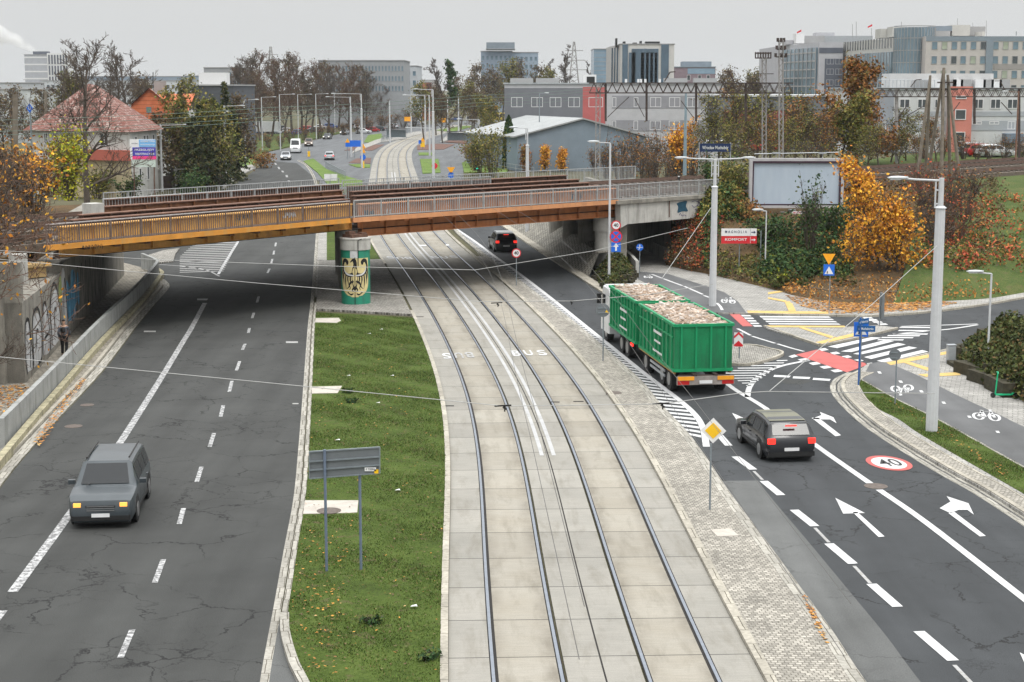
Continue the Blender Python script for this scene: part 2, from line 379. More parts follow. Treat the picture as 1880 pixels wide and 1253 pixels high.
for nm,pl,mt in (('planting_bed',[(632,277),(655,268),(706,266),(684,277)],BED),('planting_bed',[(640,300),(655,292),(681,291),(680,301)],BED),('grass_verge',[(640,303),(662,302),(680,303),(679,309),(655,308)],GRASSF),
  ('planting_bed',[(766,268),(800,265),(835,266),(815,275),(766,276)],BED),('grass_verge',[(768,281),(795,281),(797,286),(769,286)],GRASSF),('grass_verge',[(771,293),(805,293),(809,318),(776,320)],GRASSF),
  ('grass_verge',[(848,300),(870,293),(915,293),(940,300),(930,318),(852,318)],GRASSF),('grass_verge',[(668,262),(676,249),(700,246),(704,255),(690,264)],GRASSF),('grass_verge',[(815,262),(850,250),(905,240),(880,256),(868,266),(830,263)],BED),
  ('grass_verge',[(800,240),(850,232),(872,232),(830,243)],GRASSF),('pavement',[(645,283),(700,262),(735,257),(780,245),(770,242),(725,248),(690,258),(655,272)],PAVE),('pavement',[(808,262),(822,248),(880,236),(905,232),(880,244),(850,252)],PAVE),
  ('grass_verge',[(380,360),(452,312),(488,288),(478,280),(420,290),(330,330)],GRASSF),('pavement',[(390,362),(452,318),(470,310),(462,304),(440,308),(395,332),(360,360)],PAVE),('grass_verge',[(420,296),(455,282),(485,281),(528,271),(578,256),(640,243),(500,246),(430,262)],GRASS_D)):
    _z=(_z+.006) if '_z' in globals() else .07;mb=MB();mb.poly(flat(GL(pl),_z),-.02);struct(nm,mb,mt)
# setts strip right of the tram
CR=[(1760,1500),(1585,1253),(1531,1170),(1478,1097),(1410,1004),(1340,910),(1292,838),(1257,792),(1212,745),(1180,705),(1120,650),(1062,600),(1000,552),(940,506),(900,476),(868,450),(845,430),(828,410),(800,380),(780,350)]
CRW=GC(CR)
mb=MB();e=off(tram_seg(10,190),3.64)
n=len(CRW);rows=[]
import bisect
def atY(pl,Y):
    for i in range(len(pl)-1):
        if (pl[i].y-Y)*(pl[i+1].y-Y)<=0 and pl[i].y!=pl[i+1].y:
            t=(Y-pl[i].y)/(pl[i+1].y-pl[i].y);return pl[i].lerp(pl[i+1],t)
    return pl[0] if abs(pl[0].y-Y)<abs(pl[-1].y-Y) else pl[-1]
Ys=[26+i*1.5 for i in range(70)]
ys=[y for y in Ys if y<125]
for i in range(len(ys)-1):
    a0=atY(e,ys[i]);a1=atY(e,ys[i+1]);b0=atY(CRW,ys[i]);b1=atY(CRW,ys[i+1])
    w0=(b0-a0).length;w1=(b1-a1).length
    z=Vector((0,0,.1));mb.face([a0+z,b0+z,b1+z,a1+z],[(-w0,ys[i]),(0,ys[i]),(0,ys[i+1]),(-w1,ys[i+1])])
struct('pavement',mb,COBBLE)
mb=MB();band(mb,CRW,-.32,0,.104,.12);struct('kerb',mb,STONE)
# right road, side road (one sheet)
mb=MB()
mb.poly([p for p in CRW if p.y<160]+GL([(905,385),(930,398),(985,415),(1068,470),(1130,520),(1220,498),(1320,545),(1372,577),(1480,577),(1620,577),(1700,568),(1800,556),(1880,543),(2100,505),(2100,570),(1880,640),(1800,660),(1700,700),(1700,740),(1880,940),(2200,1120),(2800,1500)]));struct('road',mb,A_RIGHT)
# ---------------------------------------------------------------- right hand pavements
def plate(name,pl,z,m,z0=-.02,smooth_=False):
    pts=GL(pl) if not smooth_ else GC(pl,4)
    mb=MB();mb.poly(flat(pts,z),z0);return struct(name,mb,m)
TOE=[(1222,487),(1262,497),(1300,504),(1410,530),(1465,545),(1540,557),(1640,558),(1722,554),(1810,549),(1880,538),(2150,490)]
plate('pavement',[(1140,520),(1165,500),(1150,470),(1185,440),(1215,462)]+TOE+[(2150,497),(1880,547),(1800,561),(1700,574),(1600,581),(1525,580),(1372,578),(1290,577),(1230,555),(1160,535)],.09,PAVE)
plate('bike_path',[(1160,500),(1227,506),(1302,530),(1330,540),(1355,557),(1370,577.5),(1290,577),(1240,550),(1180,520),(1158,508)],.1,A_BIKE,.05,False)
plate('pavement',[(1100,545),(1122,548),(1145,570),(1240,625),(1290,640),(1374,637),(1412,644),(1434,650),(1425,658),(1389,669),(1356,672),(1310,665),(1250,632),(1180,590)],.1,SETT2)
plate('pavement',[(1401,601),(1552,603),(1613,600),(1649,605),(1631,610),(1568,625),(1510,636),(1497,634),(1456,620),(1412,607)],.08,PAVE)
RE=GC([(1556,684),(1532,696),(1524,713),(1538,738),(1585,782),(1660,832),(1735,877),(1785,905),(1880,967),(2100,1120),(2500,1420)],5)
big=off(RE,-.42)+GL([(2500,1000),(2200,800),(2200,560),(1880,604),(1785,630),(1752,641),(1705,652),(1622,670),(1595,671)])
mb=MB();mb.poly(flat(big,.1),-.02);struct('pavement',mb,PAVE)
mb=MB();band(mb,RE,-.24,0,.008,.02);band(mb,RE,-.42,-.30,.008,.02);struct('gutter',mb,STONE)
mb=MB();band(mb,RE,-.62,-.46,.135,.2);band(mb,RE,-1.24,-1.16,.118,.05);struct('kerb',mb,KERB)
mb=MB();band(mb,RE,-1.15,-.63,.107,.01);struct('pavement',mb,COBBLE)
GE=GC([(1574,705),(1600,747),(1650,775),(1697,807),(1880,913),(2100,1040),(2500,1290)],4)
GI=GC([(1582,702),(1650,740),(1725,777),(1880,864),(2100,985),(2500,1210)],4)
VERGE=flat(GE+GI[::-1],.115)
mb=MB();mb.poly(VERGE,.05);struct('grass_verge',mb,GRASS)
BR=GC([(1597,672),(1622,669),(1660,683),(1695,699),(1760,732),(1835,767),(1880,789),(2100,890),(2500,1100)],3)
mb=MB();mb.poly(flat(GI+BR[::-1],.106),.05);struct('bike_path',mb,A_BIKE)
mb=MB();band(mb,GI,-.03,.06,.125,.05);struct('kerb',mb,STONE)
# side road kerbs
SK=GC([(1372,578),(1450,580),(1525,581),(1600,582),(1700,575),(1800,562),(1880,548),(2150,498)],4)
mb=MB();band(mb,SK,-.02,.14,.115,.15);struct('kerb',mb,KERB)
S2=GC([(1622,670),(1705,652),(1752,641),(1785,630),(1880,604),(2200,560)],4)
mb=MB();band(mb,S2,-.0,.14,.12,.15);struct('kerb',mb,KERB)
S3=GC([(1290,640),(1374,637),(1412,644),(1434,650),(1425,658),(1389,669),(1356,672),(1310,665)],4)
mb=MB();band(mb,S3,-.12,.02,.13,.15);struct('kerb',mb,KERB)
S4=GC([(1401,601),(1456,620),(1497,634),(1510,636),(1568,625),(1631,610),(1649,605)],4)
mb=MB();band(mb,S4,-.13,.0,.11,.15);struct('kerb',mb,KERB)
# kerb on the far side of the main road, under the bridge
SL=GC([(905,405),(952,438),(1000,470),(1060,510),(1120,549),(1150,573)],4)
mb=MB();band(mb,SL,-.7,-.0,.12,.15);struct('kerb',mb,KERB)
# stone pitched slope between road and bridge columns
m_=MB();top=GL([(925,395),(985,408),(1030,440),(1075,478),(1100,505)]);bot=off(SL,-.7)
bt=[atY(bot,y) for y in (155,140,128,118,110)];tp=[Vector((x,y,1.5)) for x,y in ((1.9,158),(3.3,143),(4.4,130),(5.2,120),(6.0,112))]
bt=[Vector((p.x,p.y,.1)) for p in bt]
m_.grid([bt,[a.lerp(b,.5) for a,b in zip(bt,tp)],tp,[p+Vector((.8,0,.1)) for p in tp]])
struct('stone_slope',m_,pavers('pitched_stone',(.28,.26,.23,1),.3,.35,.25,.04,(.08,.08,.06,1)))
# left side: strip between road and parapet
mb=MB();ls=GC([(-120,1090),(0,895),(95,783),(190,680),(250,600),(285,558),(306,535),(312,524),(303,514),(288,509)],4)
band(mb,ls,-.42,-.02,.01,.03);struct('gutter',mb,STONE)
mb=MB();band(mb,ls,-.62,-.46,.12,.2);struct('kerb',mb,KERB)
lp=off(ls,-.6)
PATHM=pavers('footpath_slabs',(.24,.22,.185,1),.2,.3,.3,.015,(.08,.07,.05,1),rot=.1)
PB=[(-150,1020),(8,828),(96,726),(179,633),(250,560),(286,515),(287,505),(262,492)]
mb=MB();mb.poly(flat(lp+GL([(262,492)])+GL(PB)[::-1][1:],.09),-.02);struct('pavement',mb,PATHM)
mb=MB();mb.poly([Vector((p.x,p.y,.02)) for p in GL(PB)+GL([(215,480),(150,500),(60,600),(-400,720),(-600,1020)])]);struct('path',mb,PATHM)
# yellow-topped low ledge at the foot of the parapet
mb=MB();pl=cat(GL(PB),4);band(mb,pl,.16,.42,.32,.4);struct('kerb',mb,mat('mossy_concrete',(.33,.30,.2,1),.9,.3,4,fine=.2,dirt=(.08,.08,.05,1)))
# ---------------------------------------------------------------- markings
ZM=.012
def mk(name,m,quads,z=ZM,parent=None):
    if m is TACT:z+=.003
    mb=MB()
    for i,q in enumerate(quads):
        pts=[G(*p) for p in q];mb.poly([Vector((p.x,p.y,z+(.0025*i if m is TACT else 0))) for p in pts])
    return struct(name,mb,m)
def mline(name,m,pl,w,z=ZM,sm=6):
    mb=MB();band(mb,GC(pl,sm) if len(pl)>2 else GL(pl),-w/2,w/2,z);return struct(name,mb,m)
mline('lane_line',WHITE_W,[(23,1088),(60,1038),(110,970),(158,903),(190,857),(215,822),(260,752),(300,688),(335,630),(352,602),(376,557)],.27)
mk('lane_line',WHITE_W,[[(-60,1200),(-45,1200),(14,1122),(-2,1122)]])
for a,b in (((458,603),(456,612)),((450,632),(445,643)),((440,664),(434,681)),((426,700),(421,720)),((410,745),(405,766)),((393,796),(385,821)),((370,858),(361,886)),((337,934),(329,963)),((300,1028),(284,1071)),((243,1157),(221,1209)),((506.5,446),(505.5,453)),((503.5,461),(502,468)),((500,476),(498,484)),((495,494),(491,502)),((475,545),(472,556)),((466,575),(463,585))):
    mline('lane_dash',WHITE_W,[b,a],.15)
for a,b in (((530,332),(531,335)),((526,322),(527,326)),((518,314),(520,317)),((511,307),(513,311)),((505,300),(507,303))):mline('lane_dash',WHITE_W,[b,a],.3,.02)
mk('faded_mark',WHITE_F,[[(362,549),(382,549),(380,552),(362,552)],[(264,608),(286,608),(286,610.5),(264,610.5)],[(525,627.5),(547,627.5),(547,630.5),(525,630.5)],[(537,741),(548,741),(548,743),(537,743)]])
# side street hatching behind the parapet
q=[]
for i in range(17):
    y=446+i*3.3;xr=437-(y-446)*.5;xl=330+ (max(0,470-y))*1.1
    q.append([(max(xl,296),y+1.5),(xr,y-1.2),(xr-.5,y+.0),(max(xl,296),y+2.4)])
mk('hatching',WHITE_F,q)
mline('lane_line',WHITE_N,[(401,504),(415,480),(437,444)],.2);mline('lane_line',WHITE_F,[(290,486),(340,490),(380,497),(403,508)],.15)
plate('pavement',[(262,474),(300,462),(330,458),(322,468),(318,482),(290,485),(268,482)],.1,SETT2)
# tram bed lettering and double line
def tl(name,o0,o1,y0,y1,m):
    mb=MB();band(mb,tram_seg(y0,y1),o0,o1,.036);return struct(name,mb,m)
tl('lane_line',-.29,-.15,55.5,250,WHITE_T);tl('lane_line',.13,.27,55.5,250,WHITE_T)
def meshify(cu,name):
    o=bpy.data.objects.new(name,cu);COL.objects.link(o);bpy.context.view_layer.update()
    me=bpy.data.meshes.new_from_object(o);me.name=name;bpy.data.objects.remove(o);bpy.data.curves.remove(cu)
    o=bpy.data.objects.new(name,me);COL.objects.link(o);bpy.context.view_layer.update();return o
def gtext(s,px,py,w,hgt,rot,m,z,bold=.02,parent=None):
    cu=bpy.data.curves.new('road_lettering','FONT');cu.body=s;cu.align_x='CENTER';cu.align_y='CENTER';cu.size=1;cu.offset=bold;cu.materials.append(m)
    o=meshify(cu,'road_lettering');p=G(px,py);o.location=(p.x,p.y,z);o.rotation_euler=(0,0,rot)
    d=o.dimensions;o.scale=(w/max(d.x,.01),hgt/max(d.y,.01),1);tag(o,kind='structure');return o
for s,x,y,rt,ws in (('B',947,651,.1,.4),('U',970,650,.1,.4),('S',995,650,.1,.42),('B',862,653,.1+math.pi,.4),('U',842,654,.1+math.pi,.4),('S',820,655,.1+math.pi,.4),
  ('B',798,474,.2,.55),('U',816,474,.2,.5),('S',833,473,.2,.55),('B',750,475,.2+math.pi,.55),('U',734,475,.2+math.pi,.5),('S',717,474,.2+math.pi,.55)):
    gtext(s,x,y,ws,1.6,rt,WHITE_N if (y<660 and x>900) or x in(820,) or y<500 else WHITE_F,.048)
mk('stop_bar',WHITE_N,[[(768,451),(782,451),(784,453),(769,453)],[(818,450),(824,450),(825,452.5),(819,452.5)]],.048)
tb=MB()
for px,py in ((824,747),(1018,740),(1062,739),(771,583)):
    p=G(px,py);tb.box((p.x,p.y,.034),(.42,.16,.012))
struct('drain_cover',tb,GROOVE)
# white line and stripes beside the setts
WL=[(838,421),(872,444),(908,471),(945,497),(1010,547),(1078,602),(1118,634),(1180,684),(1243,732),(1276,762),(1291,788),(1297,821)]
mline('lane_line',WHITE_N,WL,.25)
WLW=off(GC(WL,6),.14);ci=CRW
mb=MB();Y=150
while Y>59:
    a=atY(ci,Y+.2);b=atY(WLW,Y-.25);a2=atY(ci,Y-.2);b2=atY(WLW,Y-.65)
    if b.x-a.x>.12:
        for p in (a,b,a2,b2):p.z=ZM
        mb.face([a2+Vector((.05,0,0)),b2,b,a+Vector((.05,0,0))])
    Y-=.8 if Y<110 else 1.1
struct('hatching',mb,WHITE_N)
# right road lines
mline('lane_line',WHITE_N,[(1240,640),(1300,676),(1345,713),(1405,750),(1500,820),(1597,888)],.24)
mline('lane_line',WHITE_N,[(1614,900),(1700,960),(1880,1100),(2150,1310)],.24)
for a,b in (((1321,800),(1338,819)),((1350,839),(1383,863)),((1402,884),(1434,910)),((1458,937),(1496,967)),((1522,999),(1566,1036)),((1600,1073),(1648,1115)),((1687,1160),(1750,1214))):
    mline('lane_dash',WHITE_N,[b,a],.28)
for a,b in (((1496,970),(1522,997)),((1568,1040),(1598,1072)),((1752,1222),(1790,1262)),((1384,866),(1400,882))):mline('lane_dash',WHITE_F,[b,a],.1)
mk('road_arrow',WHITE_N,[[(1533.5,915),(1588,943),(1548,944)],[(1565,941),(1574,941),(1624,986),(1613,987)]])
mk('road_arrow',WHITE_N,[[(1738,912),(1778,925),(1788,946),(1776,937),(1760,937),(1745,943),(1725,934),(1745,922)],[(1741,943),(1751,940),(1810,985),(1799,986)]])
mk('road_arrow',WHITE_N,[[(1344,759),(1381,775),(1355,776)],[(1362,775),(1370,775),(1400,800),(1392,802)]])
mk('road_arrow',WHITE_N,[[(1505,757),(1530,767),(1536,778),(1524,771),(1511,771),(1490,770),(1508,763)],[(1490,768),(1503,768),(1544,800),(1534,802)]])
mk('road_arrow',WHITE_N,[[(1872,1199),(1930,1228),(1887,1232)]])
# painted speed roundel
c=G(1632,851);c.z=0
def ell(name,r0,r1,m,z,ang=.12):
    mb=MB();n=48;A=[];B=[]
    for k in range(n+1):
        t=2*math.pi*k/n
        for rr,li in ((r0,A),(r1,B)):
            x=.73*rr*math.cos(t);y=1.14*rr*math.sin(t);li.append(c+Vector((x*math.cos(ang)-y*math.sin(ang),x*math.sin(ang)+y*math.cos(ang),z)))
    mb.grid([A,B]);return struct(name,mb,m)
ell('speed_roundel',.77,1.,RED_M,.013);ell('speed_roundel_field',.0,.77,WHITE_N,.0135);g=gtext('40',1634,851,.74,1.0,.14,BLACK_M,.022,.006)
# crossing markings
def z4(l): return [(1300+x/4.476,560+y/4.476) for x,y in l]
mk('cycle_crossing',RED_M,[z4([(168,70),(252,72),(368,178),(285,178)]),z4([(718,412),(895,370),(1322,490),(1140,557)])],ZM)
q=[z4([(420+i*24,93+i*20),(990+i*27,97+i*19.5),(1010+i*27,108+i*19),(435+i*24,106+i*19)]) for i in range(5)]
q+=[z4([(268+i*24,85+i*21),(345+i*22,86+i*21),(358+i*22,97+i*21),(285+i*24,98+i*21)]) for i in range(5)]
q+=[z4([(1265+i*40,103+i*17),(1340+i*40,103+i*17),(1360+i*40,115+i*17),(1285+i*40,116+i*17)]) for i in range(4)]
for s in ([(985,345),(1340,268),(1430,272),(1060,358)],[(1090,385),(1460,290),(1530,300),(1180,390)],[(1190,405),(1560,315),(1625,328),(1250,412)],[(1280,432),(1650,343),(1720,355),(1340,447)],[(1385,462),(1760,373),(1810,387),(1440,475)]):q.append(z4(s))
mk('zebra_crossing',WHITE_N,q)
q=[z4([(905+i*96,365+i*30),(960+i*96,357+i*30),(992+i*96,372+i*30),(935+i*96,382+i*30)]) for i in range(5)]
q+=[z4([(735+i*90,450+i*30),(805+i*90,440+i*30),(838+i*90,458+i*30),(772+i*90,468+i*30)]) for i in range(4)]+[z4([(660,425),(710,410),(740,425),(690,438)])]
mk('cycle_crossing_marks',WHITE_N,q)
q=[]
for i in range(11):
    y=458+i*20.5;xr=655-(y-458)*1.45;xl=max(110,560-(y-458)*5.2) if y<545 else 110+(y-545)*1.7
    if xr-xl>15:q.append(z4([(xl,y),(xr,y-3),(xr-6,y+4),(xl+8,y+7)]))
for a,b,y in ((1580,1835,182),(1570,1832,208),(1530,1810,236),(1480,1745,250),(1430,1690,266),(1400,1610,284)):q.append(z4([(a,y),(b,y+2),(b-10,y+11),(a-10,y+9)]))
mk('hatching',WHITE_N,q)
mline('lane_line',WHITE_N,[(1655,600),(1720,598),(1795,595.5)],.2);mline('lane_line',WHITE_N,[(1640,614),(1700,609),(1747,604.5),(1795,597)],.2)
mline('lane_line',WHITE_N,[(1372,730),(1376,712),(1389,695),(1412,681),(1439,671.5),(1485,662)],.24)
mk('give_way_dash',WHITE_N,[z4([(545,578),(680,585),(665,600),(535,594)]),z4([(700,590),(842,596),(832,612),(695,606)]),z4([(865,602),(1008,612),(998,628),(858,618)])])
for pl in ([(1354,604),(1378,616.5)],[(1381,618),(1400,624),(1423,631)],[(1427,632),(1450,639),(1476,646)]):mline('lane_line',WHITE_N,pl,.16)
for pl in ([(1197,507),(1215,514)],[(1218,515),(1235,521.5),(1253,528)],[(1256,529),(1272,536),(1290,544)],[(1292,546),(1303,550)],[(1316,560),(1322,566),(1326,573)]):mline('lane_line',WHITE_N,pl,.17,.11)
q=[z4(s) for s in ([(320,62),(985,70),(990,88),(330,85)],[(640,0),(690,0),(722,65),(668,65)])]
q+=[[(1410,540),(1447,535),(1447,538),(1410,544)],[(1410,549),(1443,555),(1445,559),(1410,552)],[(1440,557),(1450,557),(1460,575),(1448,575)]]
mk('tactile_paving',TACT,q,.1)
mk('tactile_paving',TACT,[z4(s) for s in ([(470,183),(1120,186),(1130,199),(490,198)],[(745,202),(785,198),(1050,280),(1005,288)],[(880,323),(1200,247),(1320,238),(1250,262),(940,335)])],.09)
mk('tactile_paving',TACT,[[(1410+x/4,600+y/4) for x,y in s] for s in ([(860,276),(1310,198),(1330,215),(900,300)],[(990,280),(1040,275),(1260,345),(1200,352)],[(1100,368),(1400,352),(1415,375),(1160,387)])],.106)
def bike(o,ex,ey,z):
    """cycle symbol; o origin px, ex/ey px vectors of one unit"""
    mb=MB();W=lambda x,y:G(o[0]+ex[0]*x+ey[0]*y,o[1]+ex[1]*x+ey[1]*y)
    def st(pl,w=.055):
        pp=[W(*p) for p in pl];band(mb,pp,-w,w,z)
    for cx in (-.62,.62):st([(cx+.38*math.cos(t*math.pi/10),.38*math.sin(t*math.pi/10)) for t in range(21)])
    st([(-.62,0),(-.3,.62),(.42,.62),(.62,0)]);st([(-.3,.62),(0,0),(.42,.62)]);st([(-.62,0),(0,0)]);st([(-.45,.72),(-.15,.72)]);st([(.42,.62),(.35,.85),(.55,.88)])
    return struct('cycle_symbol',mb,WHITE_N)
bike((1811,771),(24,2.),(-3,-16),.116);bike((1656,718),(-19,2),(6,14),.116);bike((1337,557),(12,1),(-.5,-9),.112);bike((1190,512),(7,.5),(0,-5),.112)
mk('path_stud',WHITE_N,[[(x-4,y-2),(x+2,y-2),(x+5,y+2),(x-1,y+2)] for x,y in ((1614,689),(1653,706),(1691,724),(1732,745),(1779,771),(1831,799))],.118)
# manholes and slabs
IRON=mat('cast_iron',(.13,.105,.09,1),.6,.3,9,metal=.4);CONC=mat('pale_concrete',(.42,.385,.34,1),.85,.15,3,fine=.12)
def manhole(px,py,r,z,ring=IRON,lid=None,lab=None):
    p=G(px,py,z);mb=MB();mb.lathe((p.x,p.y,z),[(r*1.12,-.02),(r*1.12,.008),(r*.95,.008),(r*.93,.002),(.01,.004)],28)
    o=mb.build('manhole_cover',[ring]);tag(o,kind='structure');return o
for px,py,r,z in ((1127,721.5,.3,.1),(1608,893,.34,.002),(135,783,.3,.002),(160,744,.25,.002)):manhole(px,py,r,z)
for i,pl in enumerate(([(557,926),(658,926),(656,948),(640,949),(553,951)],[(573,715.5),(628,714),(620,727),(571,728)],[(580,588.5),(622,588),(626,593),(618,597),(578,596)])):
    mb=MB();mb.poly(flat(GL(pl),.125),.02);struct('access_slab',mb,CONC)
manhole(604,938,.33,.126);p=G(1330,985)
mb=MB();mb.box((p.x,p.y,.105),(.62,.75,.02),.15);struct('access_slab',mb,CONC)
# darker resurfaced strip along the setts
mb=MB();e=[p for p in CRW if 15<p.y<53];band(mb,e,0,1.25,.004);struct('road_patch',mb,A_PATCH)
mk('road_patch',A_LEFT,[z4([(530,600),(870,625),(760,655),(640,650)])],.004)
# ---------------------------------------------------------------- railway bridge
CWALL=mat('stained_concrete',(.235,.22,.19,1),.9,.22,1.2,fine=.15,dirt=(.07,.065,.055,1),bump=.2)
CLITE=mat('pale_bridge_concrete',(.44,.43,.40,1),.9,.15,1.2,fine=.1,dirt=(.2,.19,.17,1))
OCHRE=mat('weathered_ochre_paint',(.62,.33,.09,1),.6,.2,1.6,fine=.1,dirt=(.36,.2,.08,1))
OCHRE2=mat('bright_orange_paint',(.60,.26,.045,1),.5,.2,.8,fine=.05,dirt=(.42,.27,.10,1))
ORAN=mat('salmon_orange_paint',(.45,.175,.065,1),.5,.18,1.5,fine=.06,dirt=(.30,.12,.05,1))
ORAN2=mat('pale_orange_flange',(.56,.26,.12,1),.5,.12,1,dirt=(.42,.2,.1,1))
RUST=mat('rusted_steel',(.115,.062,.042,1),.85,.35,2.5,fine=.2)
RUST_F=mat('rusted_flange',(.19,.105,.075,1),.85,.3,2.5,fine=.2)
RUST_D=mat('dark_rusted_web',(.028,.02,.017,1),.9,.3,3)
WALKW=mat('walkway_plate',(.13,.12,.11,1),.8,.2,3,fine=.2)
RAILG=mat('galvanised_railing',(.36,.37,.37,1),.5,.12,4,metal=.2);RAILB=mat('brown_railing',(.16,.115,.095,1),.7,.2,4);RAILT=mat('pale_handrail',(.42,.38,.37,1),.6,.1,4)
GALV=mat('galvanised_steel',(.38,.40,.42,1),.45,.1,5,metal=.35)
SKEW=Vector((-.13,.9915,0)).normalized()
ZB=4.9
BA=G(86,461,ZB);BB=G(645,409.3,ZB);BC=G(1135,374.5,ZB)
class Span:
    def __init__(s,E0,E1):
        s.a=Vector(E0);s.b=Vector(E1);s.L=(s.b-s.a).length;s.d=(s.b-s.a)/s.L;s.n=Vector((-s.d.y,s.d.x,0));s.k=1/SKEW.dot(s.n)
    def p(s,t,w,z): q=s.a+s.d*t+SKEW*(w*s.k);return Vector((q.x,q.y,z))
    def sq(s,t,w,z): q=s.a+s.d*t+s.n*w;return Vector((q.x,q.y,z))
    def bar(s,mb,t0,t1,w,z,bw,bh,sk=True):
        f=s.p if sk else s.sq;mb.beam(f(t0,w,z),f(t1,w,z),bw,bh)
SL_=Span(BA,BB+(BA-BB).normalized()*.12);SR_=Span(BB+(BC-BB).normalized()*.12,BC)
dR=SR_.d;BD=BC+dR*((G(1300,362,4.9)-BC).dot(dR)*1.04)
SC_=Span(BC+dR*.05,BD)
bridge=thing('railway_bridge','long orange and ochre steel railway bridge with rusty girders crossing the roads','railway bridge',(BB.x,BB.y,0))
def railing(name,sp,t0,t1,w,zb,zt,mbar,mtop,parent,step=.15,post=1.9,pb=.034,sk=True):
    f=sp.p if sk else sp.sq;m=MB();n=int((t1-t0)/step)
    for i in range(n+1):
        t=t0+(t1-t0)*i/n;m.beam(f(t,w,zb),f(t,w,zt),pb,pb,sp.d)
    m.beam(f(t0,w,zb+.05),f(t1,w,zb+.05),.05,.04);n=max(1,int((t1-t0)/post))
    for i in range(n+1):
        t=t0+(t1-t0)*i/n;m.beam(f(t,w,zb-.12),f(t,w,zt),.07,.06,sp.d)
    o=m.build(name,mbar,parent);m=MB();m.beam(f(t0-.03,w,zt+.02),f(t1+.03,w,zt+.02),.09,.05);m.build('handrail',mtop,o);return o
def girder(sp,w,z0,z1,mw,mf,parent,t0=0,t1=None,st=True,side=-1):
    t1=sp.L if t1 is None else t1;m=MB();m.cm=0
    m.beam(sp.p(t0,w,(z0+z1)/2),sp.p(t1,w,(z0+z1)/2),.03,z1-z0)
    if st:
        n=int((t1-t0)/1.85)
        for i in range(n+1):
            t=t0+(t1-t0)*i/n
            for sd in (-1,1):
                c=sp.p(t,w,(z0+z1)/2)+sp.n*(sd*.12);m.box(c,(.03,.2,z1-z0-.04),math.atan2(sp.d.y,sp.d.x))
    o=m.build('girder',mw,parent);f=MB()
    f.beam(sp.p(t0-.1,w,z1+.03),sp.p(t1+.1,w,z1+.03),.46,.06);f.beam(sp.p(t0,w,z0-.02),sp.p(t1,w,z0-.02),.42,.05);f.build('girder_flange',mf,o)
    return o
for sp,left in ((SL_,1),(SR_,0)):
    zt=5.86 if left else 5.82
    girder(sp,1.12,4.42 if left else 3.98,zt,OCHRE if left else ORAN,OCHRE if left else ORAN,bridge,t0=.6)
    ws=[4.7,7.2,11.3,16.2] if left else [4.1,7.4,10.9,15.6]
    for i,w_ in enumerate(ws):
        top=5.82
        girder(sp,w_,4.2,top,RUST if not(left and i==2) else mat('rust_orange_web',(.26,.12,.06,1),.8,.3,2,dirt=(.12,.06,.035,1)),RUST_F,bridge,t0=.5,t1=sp.L-.2 if left else sp.L-.8)
    # edge flange, walkway, brackets
    m=MB();m.beam(sp.p(0,.06,5.03),sp.p(sp.L,.06,5.03),.12,.27);m.beam(sp.p(0,.16,4.93),sp.p(sp.L,.16,4.93),.3,.05);m.build('edge_beam',OCHRE2 if left else ORAN2,bridge)
    m=MB();m.beam(sp.p(0,.55,5.17),sp.p(sp.L,.55,5.17),.86,.04);m.build('walkway',WALKW,bridge)
    n=int(sp.L/1.85)
    for i in range(1,n):
        m=MB();t=sp.L*i/n;c=sp.p(t,.6,4.84);m.box(c,(.34,.86,.14),math.atan2(sp.d.y,sp.d.x));m.build('walkway_bracket',RUST if left else ORAN,bridge)
    m=MB();m.poly([sp.p(0,.9,4.40),sp.p(sp.L,.9,4.40),sp.p(sp.L,17.4,4.40),sp.p(0,17.4,4.40)],4.36);m.build('light_block_slab',RUST_D,bridge)  # slab added below the tracks to stop light leaking between the girders
    # track decks
    for a,b in ((1.4,ws[0]-.25),(ws[1]+.25,ws[2]-.25),(ws[2]+.4,ws[3]-.3)):
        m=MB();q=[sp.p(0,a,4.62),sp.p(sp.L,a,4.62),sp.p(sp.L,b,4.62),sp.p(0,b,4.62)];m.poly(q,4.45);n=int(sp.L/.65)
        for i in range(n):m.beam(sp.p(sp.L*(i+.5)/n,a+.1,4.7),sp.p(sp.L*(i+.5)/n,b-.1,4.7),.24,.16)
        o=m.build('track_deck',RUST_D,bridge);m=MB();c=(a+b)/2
        for r in (-.75,.75):m.beam(sp.p(0,c+r,4.86),sp.p(sp.L,c+r,4.86),.07,.15)
        m.build('rail',RUST_F,o)
    railing('front_railing',sp,.0 if left else .1,sp.L,.1,5.2,6.15,RAILB if left else RAILG,RAILT if left else RAILG,bridge)
    railing('rear_railing',sp,0,sp.L,17.5,5.2,6.15,RAILG,RAILG,bridge,.2,pb=.02)
    m=MB();m.beam(sp.p(0,17.2,5.1),sp.p(sp.L,17.2,5.1),.9,.15);m.beam(sp.p(0,16.9,4.7),sp.p(sp.L,16.9,4.7),.1,.7);m.build('rear_walkway',WALKW,bridge)
# inner railings
railing('inner_railing',SL_,1,SL_.L,12.3,5.3,6.2,RAILG,mat('silver_handrail',(.6,.62,.62,1),.4,.05,3,metal=.3),bridge,.22,pb=.018)
railing('inner_railing',SR_,0,13.5,12.6,5.2,6.25,RAILG,RAILG,bridge,.15,pb=.03)
m=MB();c=SL_.p(.6,10.7,5.4);m.box(c,(.9,.9,1.5),.8);m.build('end_post',CLITE,bridge)
